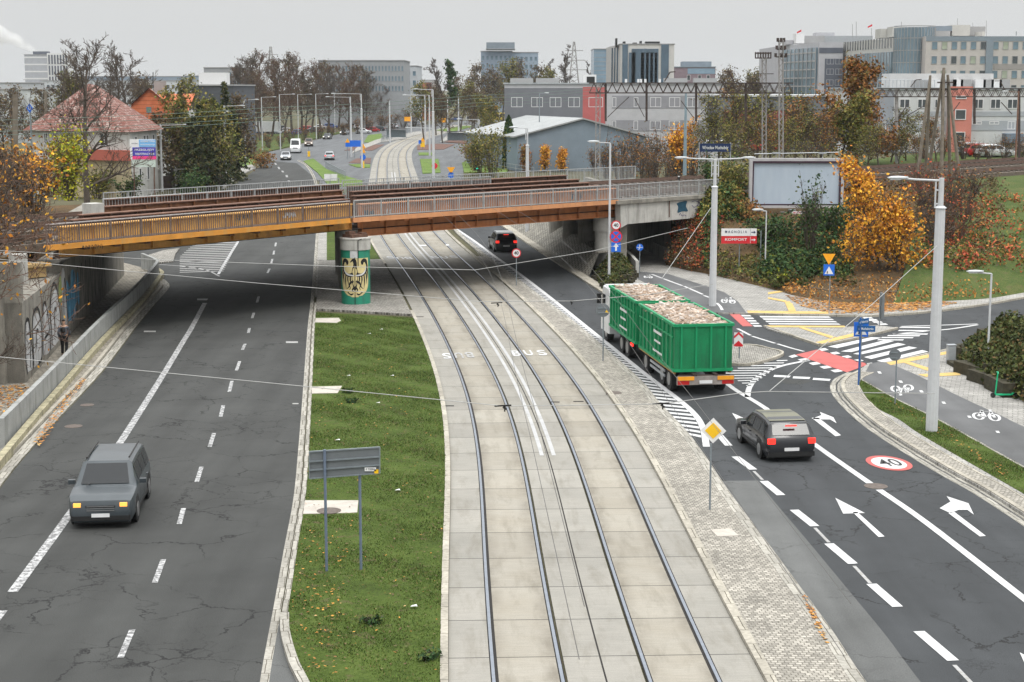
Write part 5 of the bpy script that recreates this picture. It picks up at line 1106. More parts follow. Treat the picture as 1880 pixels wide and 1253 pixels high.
def car(name,label,cat_,pos,hd,L_,W_,H_,kind,body,roof=None,lit=None,group=None,det=True,wb=.3):
    c=proto(name,label,cat_,group);tab=PROF[kind];zl=.2;zb=H_*(.6 if kind!='van' else .52);w=W_/2
    def top(f): return lerpl(tab,f)*H_
    def ring(f):
        x=f*L_;T=top(f);e=abs(f)/.5;ww=w*(1-.12*max(0,(e-.8)/.2)**2)
        b=min(zb,T-.03);k=max(0,min(1,(T-zb)/(H_-zb)));yt=ww*(.95-(.19 if kind not in('van','boxy') else .09)*k)
        low=zl+(.12 if e>.96 else 0)
        h=[(ww*.9,low),(ww,low+.18),(ww,b-.1),(ww*.975,b),(yt,max(b+.005,T-.07)),(yt-.1,max(b+.01,T-.005))]
        return x,h
    def spt(f,t,sd,o=.008):
        x,h=ring(f);a=Vector((x,h[3][0],h[3][1]));b=Vector((x,h[4][0],h[4][1]));p=a.lerp(b,t);p.y+=o;p.y*=sd;return p
    fs=sorted(set([i/30-.5 for i in range(31)]+[a for a,_ in tab]));m=MB();rows=[]
    for f in fs:
        x,h=ring(f);rows.append([Vector((x,y,z)) for y,z in h]+[Vector((x,-y,z)) for y,z in h[::-1]])
    m.grid(rows,True,True,True);b=m.build('body',body,c,smooth=True)
    try:
        for e in b.data.edges:pass
        b.data.set_sharp_from_angle(angle=math.radians(32))
    except Exception:pass
    def pan(f0,f1,t0,t1,sd,nm='side_window',mt=CARGL,k=8):
        m=MB();m.grid([[spt(f0+(f1-f0)*i/k,t,sd) for t in (t0,(t0+t1)/2,t1)] for i in range(k+1)]);return m.build(nm,mt,c)
    def cross(f0,f1,nm,mt,wd=.86,o=.012):
        m=MB();rows=[]
        for f in (f0,(f0+f1)/2,f1):
            x,h=ring(f);y=h[5][0]+.04;z=top(f)+o;rows.append([Vector((x+(o if f>0 else -o),y*s*wd,z)) for s in (-1,-.5,0,.5,1)])
        m.grid(rows);return m.build(nm,mt,c)
    fr=next(tab[i] for i in range(len(tab)-1) if tab[i+1][1]<.72 and tab[i][0]>0);fr2=tab[tab.index(fr)+1]
    cross(fr[0]+(fr2[0]-fr[0])*.12,fr[0]+(fr2[0]-fr[0])*.93,'windscreen',CARGL)
    ri=[t for t in tab if t[0]<-.15]
    if kind=='sedan':cross(-.345,-.235,'rear_window',CARGL)
    elif kind in('suv','hatch'):cross(-.478 if kind=='suv' else -.47,-.445 if kind=='suv' else -.41,'rear_window',CARGL,.9)
    elif kind=='boxy':
        m=MB();m.face([Vector((-.5*L_-.012,y,z)) for y,z in ((-.6*w,H_*.62),(.6*w,H_*.62),(.58*w,H_*.87),(-.58*w,H_*.87))]);m.build('rear_window',CARGL,c)
    if roof:cross(-.36,fr[0]-.02,'roof_panel',roof,.98)
    if kind=='van':rng=[(.22,.36)]
    elif kind=='sedan':rng=[(-.24,-.06),(-.045,.13)]
    else:rng=[(-.42,-.25),(-.235,-.06),(-.045,.14)]
    for sd in (1,-1):
        for a,b2 in rng:pan(a,b2,.1,.86 if kind!='van' else .6,sd)
    for sx in (wb,-wb):
        for sd in (1,-1):
            r=.33 if H_<1.7 else .37;cx=Vector((sx*L_,sd*(w-.1),r));m=MB();m.tube([cx-Vector((0,.11*sd,0)),cx+Vector((0,.115*sd,0))],r,20);wh=m.build('wheel',TYRE,c)
            m=MB();m.tube([cx+Vector((0,.1*sd,0)),cx+Vector((0,.122*sd,0))],r*.62,14);m.build('rim',RIM,wh)
            if det:m=MB();m.tube([Vector((cx.x,sd*(w-.02),r+.02)),Vector((cx.x,sd*(w+.006),r+.02))],r+.06,20);m.build('wheel_arch',TRIM,c)
    for sd in (1,-1):
        m=MB();m.box((L_*.487,sd*w*.7,H_*.43),(.12,(.2 if lit=='orange' else .34)*W_/1.8,.11));m.build('headlight',LWHT if lit=='front' else (LORG if lit=='orange' else LWH),c)
        m=MB();m.box((-L_*.49,sd*w*.78,H_*.53),(.1,.26,.18 if kind!='van' else .4));m.build('tail_light',LRED if lit=='rear' else LREDD,c)
        if det:
            m=MB();m.box((fr[0]*L_+.15,sd*(w+.1),zb+.05),(.12,.2,.13));m.build('mirror',body,c)
    m=MB();m.box((L_*.497,0,H_*.25),(.05,.52,.11));m.build('number_plate',PLATE_M,c);m=MB();m.box((-L_*.499,0,H_*.33),(.05,.52,.11));m.build('number_plate',PLATE_M,c)
    m=MB();m.box((L_*.494,0,H_*.37),(.05,W_*.45,.16));m.build('grille',TRIM,c)
    m=MB();m.box((L_*.49,0,H_*.2),(.1,W_*.9,.14));m.box((-L_*.49,0,H_*.21),(.1,W_*.9,.16));m.build('bumper',TRIM,c)
    m=MB();m.box((0,0,.2),(L_*.9,W_*.86,.16));m.build('underbody_shadow_box',TRIM,c)  # dark box added under the body to strengthen the weak contact shadow
    if det:
        for sd in (1,-1):
            for f in (-.24,-.05,.15):
                x,h=ring(f);m=MB();m.face([(x-.012,sd*(h[1][0]+.004),h[1][1]+.1),(x+.012,sd*(h[1][0]+.004),h[1][1]+.1),(x+.012,sd*(h[2][0]+.004),h[2][1]),(x-.012,sd*(h[2][0]+.004),h[2][1])]);m.build('door_seam',TRIM,c)
            for f in (-.2,-.01):
                x,h=ring(f);m=MB();m.box((x,sd*(h[2][0]+.02),h[2][1]-.03),(.2,.04,.035));m.build('door_handle',body,c)
            m=MB();m.box((0,sd*(w+.004),.36),(L_*.5,.03,.1));m.build('sill',TRIM,c)
            m=MB();x,h=ring(.44);m.box((L_*.46,sd*w*.62,H_*.25),(.14,.22,.1));m.build('fog_lamp',TRIM,c)
        for k in range(3):m=MB();m.box((L_*.5,0,H_*(.335+.035*k)),(.03,W_*.42,.018));m.build('grille_bar',RIM,c)
        m=MB();m.tube([(fr2[0]*L_+.02,-.55,top(fr2[0])+.03),(fr2[0]*L_-.3,.1,top(fr2[0])+.2)],.012,4);m.build('wiper',TRIM,c)
        m=MB();m.box((-.462*L_,0,H_*.89),(.06,.4,.04));m.build('brake_light',LRED if lit=='rear' else LREDD,c)
    if det and kind!='hatch':
        for sd in (1,-1):m=MB();m.tube([(-.38*L_,sd*w*.66,H_+.03),(.1*L_,sd*w*.66,H_+.03)],.025,6);m.build('roof_rail',TRIM,c)
    c.location=pos;c.rotation_euler=(0,0,math.atan2(hd.y,hd.x));return c
def dirpx(a,b): return (G(*b)-G(*a)).normalized()
def cpaint(n,c,r=.28):
    m=N('car_paint_'+n,r,.1,.4);m.b.inputs['Coat Weight'].default_value=.25;m.b.inputs['Coat Roughness'].default_value=.08;k=m.noise(m.co(),2.5,4);return m.out(m.mix(1.,c,m.mr(k,.3,.7,.9,1.08),'MULTIPLY'))
CP={k:cpaint(k,v) for k,v in dict(grey=(.045,.055,.062,1),black=(.012,.013,.016,1),white=(.6,.61,.62,1),silver=(.33,.35,.37,1),red=(.4,.02,.02,1),blue=(.03,.08,.25,1),dark=(.04,.045,.05,1),brown=(.13,.09,.07,1)).items()}
hd=dirpx((335,630),(160,903));f=G(186,972);c0=f-hd*2.3
car('car','dark grey off-road car with glowing orange front lights driving toward the viewer','car',(c0.x,c0.y,.004),hd,4.7,1.9,1.7,'suv',CP['grey'],None,'orange')
hd=dirpx((1597,888),(1345,713));r=G(1453,850);c1=r+hd*2.15
car('hatchback','black hatchback with lit red rear lights behind the truck','car',(c1.x,c1.y,.004),hd,4.3,1.82,1.42,'hatch',CP['black'],cpaint('olive_roof',(.12,.115,.06,1)),'rear')
hd=dirpx((1060,560),(930,470));r=G(930,464);c2=r+hd*2.2
car('hatchback','black and white hatchback with red lights entering the shade below the bridge','car',(c2.x,c2.y,.004),hd,4.3,1.8,1.55,'hatch',CP['black'],CP['white'],'rear')
# far traffic
dn=dirpx((548,262),(520,292));
for px,py,kind,L_,W_,H_,pt,lit,lab,nm,h2 in ((543,281,'van',6.,2.05,2.7,'white','front','white high van with lights on leading the oncoming row','van',dn),(525,294,'sedan',4.5,1.8,1.45,'silver','front','silver oncoming car just in front of the white van','car',dn),(567,269,'suv',4.6,1.85,1.75,'brown','front','dark brown oncoming car right behind the white van','car',dn),
  (605,294,'hatch',4.1,1.75,1.5,'silver','rear','silver hatchback driving away beside the yellow bollard marker','car',-dn),(601,256,'sedan',4.6,1.8,1.5,'dark','front','dark car further back on left road before the bend','car',dirpx((640,246),(590,258))),(633,247.5,'sedan',4.6,1.8,1.5,'silver','front','farthest silver oncoming car coming out of the bend','car',dirpx((700,240),(620,250)))):
    p=G(px,py);car(nm,lab,nm,(p.x,p.y,.03),h2,L_,W_,H_,kind,CP[pt],None,lit,'traffic on the far left road',False)
for i,(px,py,pt) in enumerate(((668,246,'white'),(684,243,'red'),(694,241,'dark'),(470,246,'blue'),(503,247,'silver'),(530,245,'white'),(545,248,'blue'),(560,241,'red'),(575,243,'dark'),(590,238,'white'),(608,236,'blue'),(722,236,'silver'),(740,233,'white'),(760,231,'silver'),(770,229,'white'),(808,226,'dark'),(838,222,'blue'),(865,219,'dark'),(897,218,'white'),(712,233,'dark'),(520,240,'dark'),(487,240,'red'),(640,236,'dark'),(655,238,'white'))):
    p=G(px,py);lab={'white':'white','red':'red','dark':'dark grey','blue':'blue','silver':'silver'}[pt]
    car('parked_car','%s car among the small distant cars beyond the lamp posts'%lab,'car',(p.x,p.y,0.03),Vector((math.cos(i*1.3),math.sin(i*1.3)*.3,0)),4.4,1.8,1.5,('sedan','suv','hatch')[i%3],CP[pt],None,None,'distant cars, %s'%lab,False)
for px,py,pt,lab in ((1805,288,'red','red car parked by the grey building at right, behind the tracks'),(1826,289,'white','white car parked right of the red one behind the tracks'),(1790,285,'silver','silver car parked left of the red one by the building door')):
    p=G(px,py,4.8);car('parked_car',lab,'car',(p.x,p.y,4.82),Vector((1,.15,0)),4.4,1.8,1.5,'hatch',CP[pt],None,None,'cars parked by the grey building',False)
for i,px in enumerate((1345,1368,1392,1322)):
    p=P(px,279,205);car('parked_car','%s car half hidden by bushes below the station name board'%('white','silver','red','white')[i],'car',(p.x,205,4.82),Vector((1,.1,0)),4.4,1.8,1.5,'suv',CP[('white','silver','red','white')[i]],None,None,'cars behind the station sign',False)
g=G(920,222);t=thing('bus','yellow and blue bus at the distant crossing','bus',g,0);m=MB();m.box(g+Vector((0,0,1.7)),(11,2.5,2.8));b=m.build('body',paint('bus_yellow',(.7,.5,.05,1)),t);m=MB();m.box(g+Vector((0,-1.26,2.0)),(10.4,.04,1.1));m.build('window_band',CARGL,b)
for x in (-3.6,3.4):m=MB();m.tube([g+Vector((x,-1.28,.5)),g+Vector((x,1.28,.5))],.5,14);m.build('wheel',TYRE,t)
# trucks parked far left
for i,(px,py,w_,cc) in enumerate(((392,250,7,'blue'),(455,247,7,'white'),(655,234,8,'red'))):
    g=G(px+30,py);t=thing('parked_truck','%s lorry parked beyond the far trees'%cc,'truck',g,0);m=MB();m.box(g+Vector((1,0,2.1)),(6,2.4,2.7));m.build('cargo_box',CP[cc],t);m=MB();m.box(g+Vector((-3.2,0,1.5)),(2,2.3,2.1));cb=m.build('cab',CP['white'],t);m=MB();m.box(g+Vector((-3.2,-1.17,1.9)),(1.3,.04,.8));m.build('window',CARGL,cb)
    for x in (-3,2.6):m=MB();m.tube([g+Vector((x,-1.2,.5)),g+Vector((x,1.2,.5))],.5,12);m.build('wheel',TYRE,t)
# ---- green skip truck
hd=dirpx((1597,888),(1345,713));tr=proto('container_truck','green container truck with trailer, loaded with pale rubble, passing the cobbled island','truck')
GREEN=mat('container_green',(.006,.175,.065,1),.5,.22,1.2,fine=.12,dirt=(.018,.085,.045,1));GREEN2=mat('container_green_rib',(.008,.24,.095,1),.5,.14,2);CHAS=mat('chassis_dark',(.045,.028,.026,1),.7,.3,3);RUBB=None
m=N('rubble',.95,0,.1);gi=m.n('NewGeometry');RUBB=m.out(m.mix(1.,m.ramp(gi.outputs['Random Per Island'],[(0,(.34,.25,.18,1)),(.3,(.44,.34,.27,1)),(.55,(.52,.46,.41,1)),(.8,(.42,.33,.26,1)),(1,(.60,.57,.54,1))]),m.mr(m.noise(m.co(),6,3),.3,.7,.75,1.15),'MULTIPLY'))
def container(x0,x1,z0,z1):
    w=1.24;m=MB();t=.06
    m.box(((x0+x1)/2,w-t/2,(z0+z1)/2),(x1-x0,t,z1-z0));m.box(((x0+x1)/2,-w+t/2,(z0+z1)/2),(x1-x0,t,z1-z0));m.box((x0+t/2,0,(z0+z1)/2),(t,2*w-2*t,z1-z0));m.box((x1-t/2,0,(z0+z1)/2),(t,2*w-2*t,z1-z0));m.box(((x0+x1)/2,0,z0+.03),(x1-x0-.2,2*w-.2,.06))
    b=m.build('container',GREEN,tr)
    m=MB()
    for s in (1,-1):
        m.box(((x0+x1)/2,s*(w+.02),z1-.05),(x1-x0+.1,.1,.12));m.box(((x0+x1)/2,s*(w+.02),z0+.06),(x1-x0,.08,.12));n=9
        for i in range(n):m.box((x0+(x1-x0)*(i+.5)/n,s*(w+.03),(z0+z1)/2),(.1,.07,z1-z0-.25))
        m.box(((x0+x1)/2,s*(w+.035),z0+(z1-z0)*.72),(x1-x0-.3,.05,.07))
    for x in (x0-.02,x1+.02):
        m.box((x,0,z1-.05),(.09,2*w,.12));m.box((x,0,z0+.06),(.07,2*w,.12))
        for y in (-.95,-.32,.32,.95):m.box((x,y,(z0+z1)/2),(.07,.08,z1-z0-.25))
    m.build('container_ribs',GREEN2,b)
    r=random.Random(int(x0*10));m=MB();rows=[]
    for i in range(15):
        x=x0+.12+(x1-x0-.24)*i/14;rows.append([Vector((x,(-w+.1)+(2*w-.2)*j/6,z1-.2+.1*math.sin(math.pi*j/6)+r.uniform(-.04,.05))) for j in range(7)])
    m.grid(rows)
    for k in range(900):
        x=r.uniform(x0+.25,x1-.25);y=r.uniform(-w+.25,w-.25);z=z1-.13+.12*math.cos(y/w*1.4)+r.uniform(-.03,.05);a=r.uniform(0,6.3);m.box((x,y,z),(r.uniform(.08,.9),r.uniform(.04,.14),r.uniform(.02,.06)),M=(Matrix.Rotation(a,3,'Z')@Matrix.Rotation(r.uniform(-.25,.25),3,'Y')))
    o=m.build('rubble_load',RUBB,b)
    for k,(yy,zz,wd,hh) in enumerate(((0,.62,1.5,.13),(0,.42,1.1,.1),(.1,.2,1.7,.1))):
        for s in (1,-1):
            m=MB();xc=x0+(x1-x0)*.42;r2=random.Random(k);x=xc-wd/2
            while x<xc+wd/2:
                l=r2.uniform(.08,.16);m.box((x+l/2,s*(w+.075),z0+(z1-z0)*zz),(l,.012,hh*.9));x+=l+.05
            m.build('white_lettering',S_WHITE,b)
container(.55,7.35,.98,3.0);container(8.1,14.3,.98,3.0)
for x0,x1 in ((.1,7.5),(7.9,16.4)):
    m=MB()
    for y in (-.45,.45):m.box(((x0+x1)/2,y,.82),(x1-x0,.16,.24))
    for x in (x0+.3,(x0+x1)/2,x1-.3):m.box((x,0,.8),(.2,2.2,.12))
    ch=m.build('chassis',CHAS,tr)
m=MB();m.tube([(7.4,0,.7),(8,0,.7)],.06,6);m.build('drawbar',CHAS,tr)
for s in (1,-1):
    m=MB();m.beam((2.4,s*1.2,.72),(5.2,s*1.2,.72),.05,.1);m.beam((2.4,s*1.2,.5),(5.2,s*1.2,.5),.05,.1);m.build('side_guard',GALV,tr);m=MB();m.box((4.,s*1.2,.93),(6.8,.08,.1));m.build('side_rail',mat('ochre_side_rail',(.40,.2,.06,1),.6),tr)
    m=MB();m.box((.1,s*.95,.6),(.08,.5,.16));m.build('tail_light',LREDD,tr);m=MB();m.box((.07,s*.85,.78),(.06,.7,.16));m.build('warning_plate',paint('plate_orange',(.8,.33,.02,1)),tr)
    m=MB();m.box((8.9,s*1.26,.85),(.5,.05,.12));m.build('side_marker',LRED,tr)
m=MB();m.box((.12,0,.68),(.1,2.45,.36));m.build('rear_bumper',mat('bumper_grey',(.25,.22,.2,1),.6,.3,3),tr);m=MB();m.box((.05,0,.62),(.03,.55,.13));m.build('number_plate',PLATE_M,tr)
for x in (1.7,3.,6.2,10.3,11.6,15.5):
    for s in (1,-1):
        c=Vector((x,s*1.02,.5));m=MB();m.tube([c-Vector((0,.16*s,0)),c+Vector((0,.17*s,0))],.5,20);wh=m.build('wheel',TYRE,tr);m=MB();m.tube([c+Vector((0,.15*s,0)),c+Vector((0,.18*s,0))],.28,14);m.build('rim',RIM,wh)
m=MB();rows=[]
for x,z1,w_ in ((14.55,2.6,1.2),(14.7,2.85,1.24),(16.1,2.85,1.24),(16.6,2.2,1.22),(16.75,1.6,1.2),(16.8,.55,1.2)):rows.append([Vector((x,s*w_,z)) for s,z in ((1,.5),(1,z1-.1),(.9,z1),(-.9,z1),(-1,z1-.1),(-1,.5))])
m.grid(rows,True,True,True);cabp=m.build('cab',CP['white'],tr)
for s in (1,-1):
    m=MB();m.box((15.9,s*1.235,2.05),(.9,.03,.65));m.build('side_window',CARGL,cabp);m=MB();m.box((16.3,s*1.42,2.1),(.12,.22,.5));m.build('mirror',TRIM,cabp)
m=MB();m.face([(16.2,1.05,2.72),(16.2,-1.05,2.72),(16.64,-1.1,2.05),(16.64,1.1,2.05)]);m.build('windscreen',CARGL,cabp)
p=G(1296,729);tr.location=(p.x,p.y,.004);tr.rotation_euler=(0,0,math.atan2(hd.y,hd.x)+.01)
# ---------------------------------------------------------------- person with backpack
g=G(119,654,.02);pe=thing('person','person in dark clothes with black backpack walking beside the graffiti wall','person',g,math.atan2(SKEW.y,SKEW.x))
def skin(name,verts,edges,rad,m,par,root=0):
    me=bpy.data.meshes.new(name);me.from_pydata(verts,edges,[]);o=bpy.data.objects.new(name,me);COL.objects.link(o);md=o.modifiers.new('s','SKIN');sv=me.skin_vertices[0].data if me.skin_vertices else None
    if sv is None:
        bpy.context.view_layer.objects.active=o;bpy.ops.object.mode_set(mode='EDIT');bpy.ops.object.mode_set(mode='OBJECT');sv=me.skin_vertices[0].data
    for i,r in enumerate(rad):sv[i].radius=r if isinstance(r,tuple) else (r,r)
    sv[root].use_root=True;sd=o.modifiers.new('u','SUBSURF');sd.levels=2;sd.render_levels=2
    dg=bpy.context.evaluated_depsgraph_get();m2=bpy.data.meshes.new_from_object(o.evaluated_get(dg));bpy.data.objects.remove(o)
    m2.materials.clear();m2.materials.append(m);m2.polygons.foreach_set('use_smooth',[True]*len(m2.polygons));o=bpy.data.objects.new(name,m2);COL.objects.link(o)
    if par:o.parent=par
    return o
V=[(0,0,.95),(0,0,1.12),(.01,0,1.3),(.02,0,1.43),(.04,0,1.5),(.06,0,1.62),(.06,0,1.72),
 (0,.1,.9),(.16,.11,.5),(.05,.11,.09),(.2,.12,.05),(0,-.1,.9),(-.04,-.11,.5),(-.3,-.11,.13),(-.2,-.12,.06),
 (.0,.19,1.4),(-.06,.25,1.12),(.1,.24,.92),(.0,-.19,1.4),(.05,-.25,1.13),(.24,-.23,.98)]
E_=[(0,1),(1,2),(2,3),(3,4),(4,5),(5,6),(0,7),(7,8),(8,9),(9,10),(0,11),(11,12),(12,13),(13,14),(3,15),(15,16),(16,17),(3,18),(18,19),(19,20)]
RD=[(.13,.16),(.12,.15),(.13,.17),(.1,.13),.055,.09,.085,.095,.065,.05,.04,.095,.065,.05,.04,.065,.048,.035,.065,.048,.035]
body=skin('body',V,E_,RD,mat('skin_tone',(.42,.26,.18,1),.6),pe)
def cloth(name,idx,m,grow,root=0):
    vs=[V[i] for i in idx];mp={i:k for k,i in enumerate(idx)};es=[(mp[a],mp[b]) for a,b in E_ if a in mp and b in mp];rd=[(RD[i] if isinstance(RD[i],tuple) else (RD[i],RD[i])) for i in idx];rd=[(a+grow,b+grow) for a,b in rd];return skin(name,vs,es,rd,m,pe,root)
cloth('jacket',[0,1,2,3,15,16,17,18,19,20],mat('jacket_grey',(.09,.10,.12,1),.8),.018);cloth('trousers',[0,7,8,9,11,12,13],mat('trousers_black',grey(.015),.85),.018)
cloth('shoes',[9,10],TRIM,.012);cloth('shoes',[13,14],TRIM,.012);h=skin('hair',[(.03,0,1.66),(.05,0,1.77)],[(0,1)],[(.1,.1),(.09,.09)],mat('hair_dark',(.03,.02,.015,1),.8),pe)
skin('backpack',[(-.22,0,1.1),(-.24,0,1.3),(-.2,0,1.45)],[(0,1),(1,2)],[(.12,.16),(.13,.17),(.1,.13)],mat('backpack_black',grey(.012),.7),pe)
for s in (1,-1):
    b0=Vector(V[17 if s>0 else 20]);m=MB()
    m.tube([b0+Vector((0,0,.02)),b0+Vector((.02,0,-.08))],[.03,.036],6)
    for k in range(4):m.tube([b0+Vector((-.02+.02*k,0,-.07)),b0+Vector((-.01+.022*k,0,-.12)),b0+Vector((.01+.022*k,0,-.155+.008*abs(k-1.5)))],.009,5)
    m.tube([b0+Vector((.04,0,-.03)),b0+Vector((.065,0,-.08))],.01,5);o=MB();hh=m.build('hand',MC['skin_tone']);hh.parent=pe
# ---------------------------------------------------------------- overhead wires
WIRE=mat('overhead_wire',(.34,.34,.33,1),.5,.1);WIRED=mat('contact_wire',(.10,.095,.09,1),.5,.1)
def wire(pts,r=.012,m=WIRE,sag=.0,label=None,name='span_wire'):
    mb=MB();pp=[]
    for a,b in zip(pts[:-1],pts[1:]):
        n=8
        for i in range(n):t=i/n;q=Vector(a).lerp(Vector(b),t);q.z-=sag*4*t*(1-t);pp.append(q)
    pp.append(Vector(pts[-1]));mb.tube(pp,r,4);o=mb.build(name,m,loc=pts[0]);tag(o,label,'wire');return o
def Z(px,py,z): return G(px,py,z)
wire([Z(-60,457,6.6),Z(285,477,6.4),Z(640,490,6.2),Z(872,496,6.),Z(1090,461,6.4),Z(1262,419,6.9)],.010,label='cross wire just in front of bridge, upper of two near the painted pier')
wire([Z(-60,471,6.6),Z(470,520,6.3),Z(880,554,6.1),Z(1050,553,6.2),Z(1192,541,6.5),Z(1309,522,6.9)],.010,label='cross wire over the tracks just below the one by the bridge')
wire([Z(-60,650,7),Z(470,701,6.5),Z(805,734,6.2),Z(925,746,6.05),Z(1215,742,6.05),Z(1360,722,6.3),Z(1410,719,6.4),Z(1716,723,7.1)],.0085,label='long cross wire spanning both roads in the foreground')
wire([Z(1413,718,6.4),Z(1600,560,7.5),Z(1720,452,8.2)],.011,label='slanting stay wire rising to the big right lamp post')
wire([Z(1215,512,6),Z(1305,382,8)],.012,label='slanting stay wire rising to the two armed lamp post')
for nm,o,z,lab in (('contact_wire',-1.7,5.6,'contact wire above the left tram track'),('contact_wire',1.7,5.6,'contact wire above the right tram track'),('messenger_wire',-1.7,6.3,'upper wire over the left tram track'),('messenger_wire',1.7,6.3,'upper wire over the right tram track')):
    pp=off([p for p in tram_seg(20,180)],o);mb=MB();mb.tube([Vector((p.x+(.06 if z>6 else 0),p.y,z)) for p in pp[::2]],.006,4);q=mb.build(nm,WIRED,loc=(pp[0].x,pp[0].y,z));tag(q,lab,'wire')
for px,py,lab in ((925,746,'insulated wire clamp over left track in foreground'),(1215,742,'insulated wire clamp over right track in foreground'),(913,557,'insulated wire clamp over the left track nearer the bridge'),(1048,553,'insulated wire clamp over right track nearer the bridge')):
    c=Z(px,py,6.05);m=MB();m.beam(c+Vector((-.2,0,0)),c+Vector((.16,0,.02)),.025,.03);m.beam(c+Vector((-.02,0,-.02)),c+Vector((.06,0,-.07)),.03,.04);m.tube([c+Vector((.02,0,0)),c+Vector((.02,0,-.12))],.015,5);o=m.build('wire_clamp',TRIM,loc=c);tag(o,lab,'wire clamp')
for y0,y1,z_,lab in ((250,178,0,'lowest'),(243,172,0,'second'),(232,165,0,'third'),(222,160,0,'topmost')):
    a=P(-40,y0,80);b=P(1110,y1,132);wire([a,a.lerp(b,.35)+Vector((0,0,-.15)),a.lerp(b,.7)+Vector((0,0,-.1)),b],.012,mat('green_wire',(.12,.17,.14,1),.6),.1,'%s of four thin railway wires crossing above the bridge'%lab,'railway_wire')
# ---------------------------------------------------------------- buildings
BW=lambda n,c,**k:mat(n,c,.85,.08,.6,fine=.05,**k)
GLB=mat('window_glass_dark',(.05,.06,.065,1),.12,.3,.4,spec=.8);GLL=mat('window_glass_blue',(.12,.18,.22,1),.12,.35,.3,spec=.8);GLT=mat('window_glass_blind',(.30,.33,.26,1),.3,.3,.5);GLC=mat('curtain_wall_glass',(.13,.19,.23,1),.1,.45,.12,spec=.9);FRW=mat('window_frame_white',grey(.62),.6,.05);FRG=mat('window_frame_grey',grey(.3),.6,.05)
def nrm_(A,B): d=(B-A).normalized();return Vector((d.y,-d.x,0))
WCACHE={}
def win(par,A,B,u,z,w,h,mull=1,fm=FRW,gm=GLB,fr=.09,name='window'):
    """window centred u metres along wall A-B at height z; pane is a child"""
    d=(B-A).normalized();n=nrm_(A,B);c=A+d*u;c=Vector((c.x,c.y,z));key=(round(w,2),round(h,2),mull,fm.name,gm.name,name)
    if key not in WCACHE:
        m=MB();o=.05
        for q,s in (((0,0,h/2-fr/2),(w,.1,fr)),((0,0,-h/2+fr/2),(w,.1,fr)),((-w/2+fr/2,0,0),(fr,.1,h-2*fr)),((w/2-fr/2,0,0),(fr,.1,h-2*fr))):m.box(q,s)
        for i in range(mull):m.box((-w/2+w*(i+1)/(mull+1),0,0),(fr,.09,h-2*fr))
        a=m.build(name,fm);m=MB();m.box((0,0,0),(w-fr*1.5,.04,h-fr*1.5));b=m.build('pane',gm);a.parent=par;b.parent=a;WCACHE[key]=(a,b)
    else:
        a0,b0=WCACHE[key];a=a0.copy();b=b0.copy();COL.objects.link(a);COL.objects.link(b);a.parent=par;b.parent=a
    a.location=c+n*.03-ORG[par.name];a.rotation_euler=(0,0,math.atan2(d.y,d.x));return a
def prism(pts,z0,z1):
    m=MB();m.poly([Vector((p.x,p.y,z1)) for p in pts],z0);return m
def ZP(py,Y): return P(940,py,Y).z
def XP(px,Y): return P(px,160,Y).x
def v2(x,y): return Vector((x,y,0))
def bandw(par,A,B,u0,u1,z0,z1,mt,name='wall_band',th=.06,o=.03):
    d=(B-A).normalized();n=nrm_(A,B);p=A+d*u0;q=A+d*u1;m=MB();c=(p+q)/2+n*o;m.box((c.x,c.y,(z0+z1)/2),((q-p).length,th,z1-z0),math.atan2(d.y,d.x));return m.build(name,mt,par)
def frontal(name,label,cat_,x0,x1,Y,ytop,dep,wm,z0=0.,rm=None):
    A=v2(XP(x0,Y),Y);B=v2(XP(x1,Y),Y);zt=ZP(ytop,Y);t=thing(name,label,cat_,(A.x,A.y,z0));prism([A,B,v2(B.x,Y+dep),v2(A.x,Y+dep)],z0,zt).build('wall',wm,t)
    m=MB();m.poly([v2(A.x-.2,Y-.2)+Vector((0,0,zt+.25)),v2(B.x+.2,Y-.2)+Vector((0,0,zt+.25)),v2(B.x+.2,Y+dep)+Vector((0,0,zt+.25)),v2(A.x-.2,Y+dep)+Vector((0,0,zt+.25))],zt);m.build('roof',rm or FRG,t);return t,A,B,zt
def pw_(t,A,B,Y,px,y0,y1,wpx,**k):
    win(t,A,B,XP(px,Y)-A.x,(ZP(y0,Y)+ZP(y1,Y))/2,wpx/3000*Y,ZP(y0,Y)-ZP(y1,Y),**k)
# long grey two-tone workshop
Y=285;t,A,B,zt=frontal('office_building','long grey office building with dark left part and red stripe behind the hall','building',926,1328,Y,155,16,BW('facade_light_grey',(.42,.42,.43,1)),0,mat('roof_grey_metal',(.33,.35,.36,1),.6))
u=lambda px:XP(px,Y)-A.x
bandw(t,A,B,0,u(1070),0,ZP(162,Y),BW('facade_dark_grey',(.16,.165,.18,1)),'wall_panel');bandw(t,A,B,u(1070)+.01,u(1112),0,ZP(160,Y),BW('facade_red',(.42,.115,.11,1)),'wall_panel')
for y0,y1 in ((176,199),(221,241)):bandw(t,A,B,u(1124),u(1325),ZP(y1,Y),ZP(y0,Y),BW('facade_mid_grey',(.25,.25,.265,1)))
for px in (949,986,1020,1054):pw_(t,A,B,Y,px,179,197,21,gm=GLB if px!=1020 else GLT)
pw_(t,A,B,Y,949,222,236,16);pw_(t,A,B,Y,1094,179,197,26)
for y0,y1 in ((179,197),(222,239)):
    for px,wd in ((1128,7),(1168,8),(1204,20),(1239,20),(1272,20),(1305,20)):pw_(t,A,B,Y,px,y0,y1,wd,mull=0 if wd<10 else 1,gm=GLT if px in(1204,1239) else GLB)
for px in (958,1006,1245,1300):m=MB();m.box((XP(px,Y),Y+5,zt+.6),(4,2,.9));m.build('roof_vent',FRG,t)
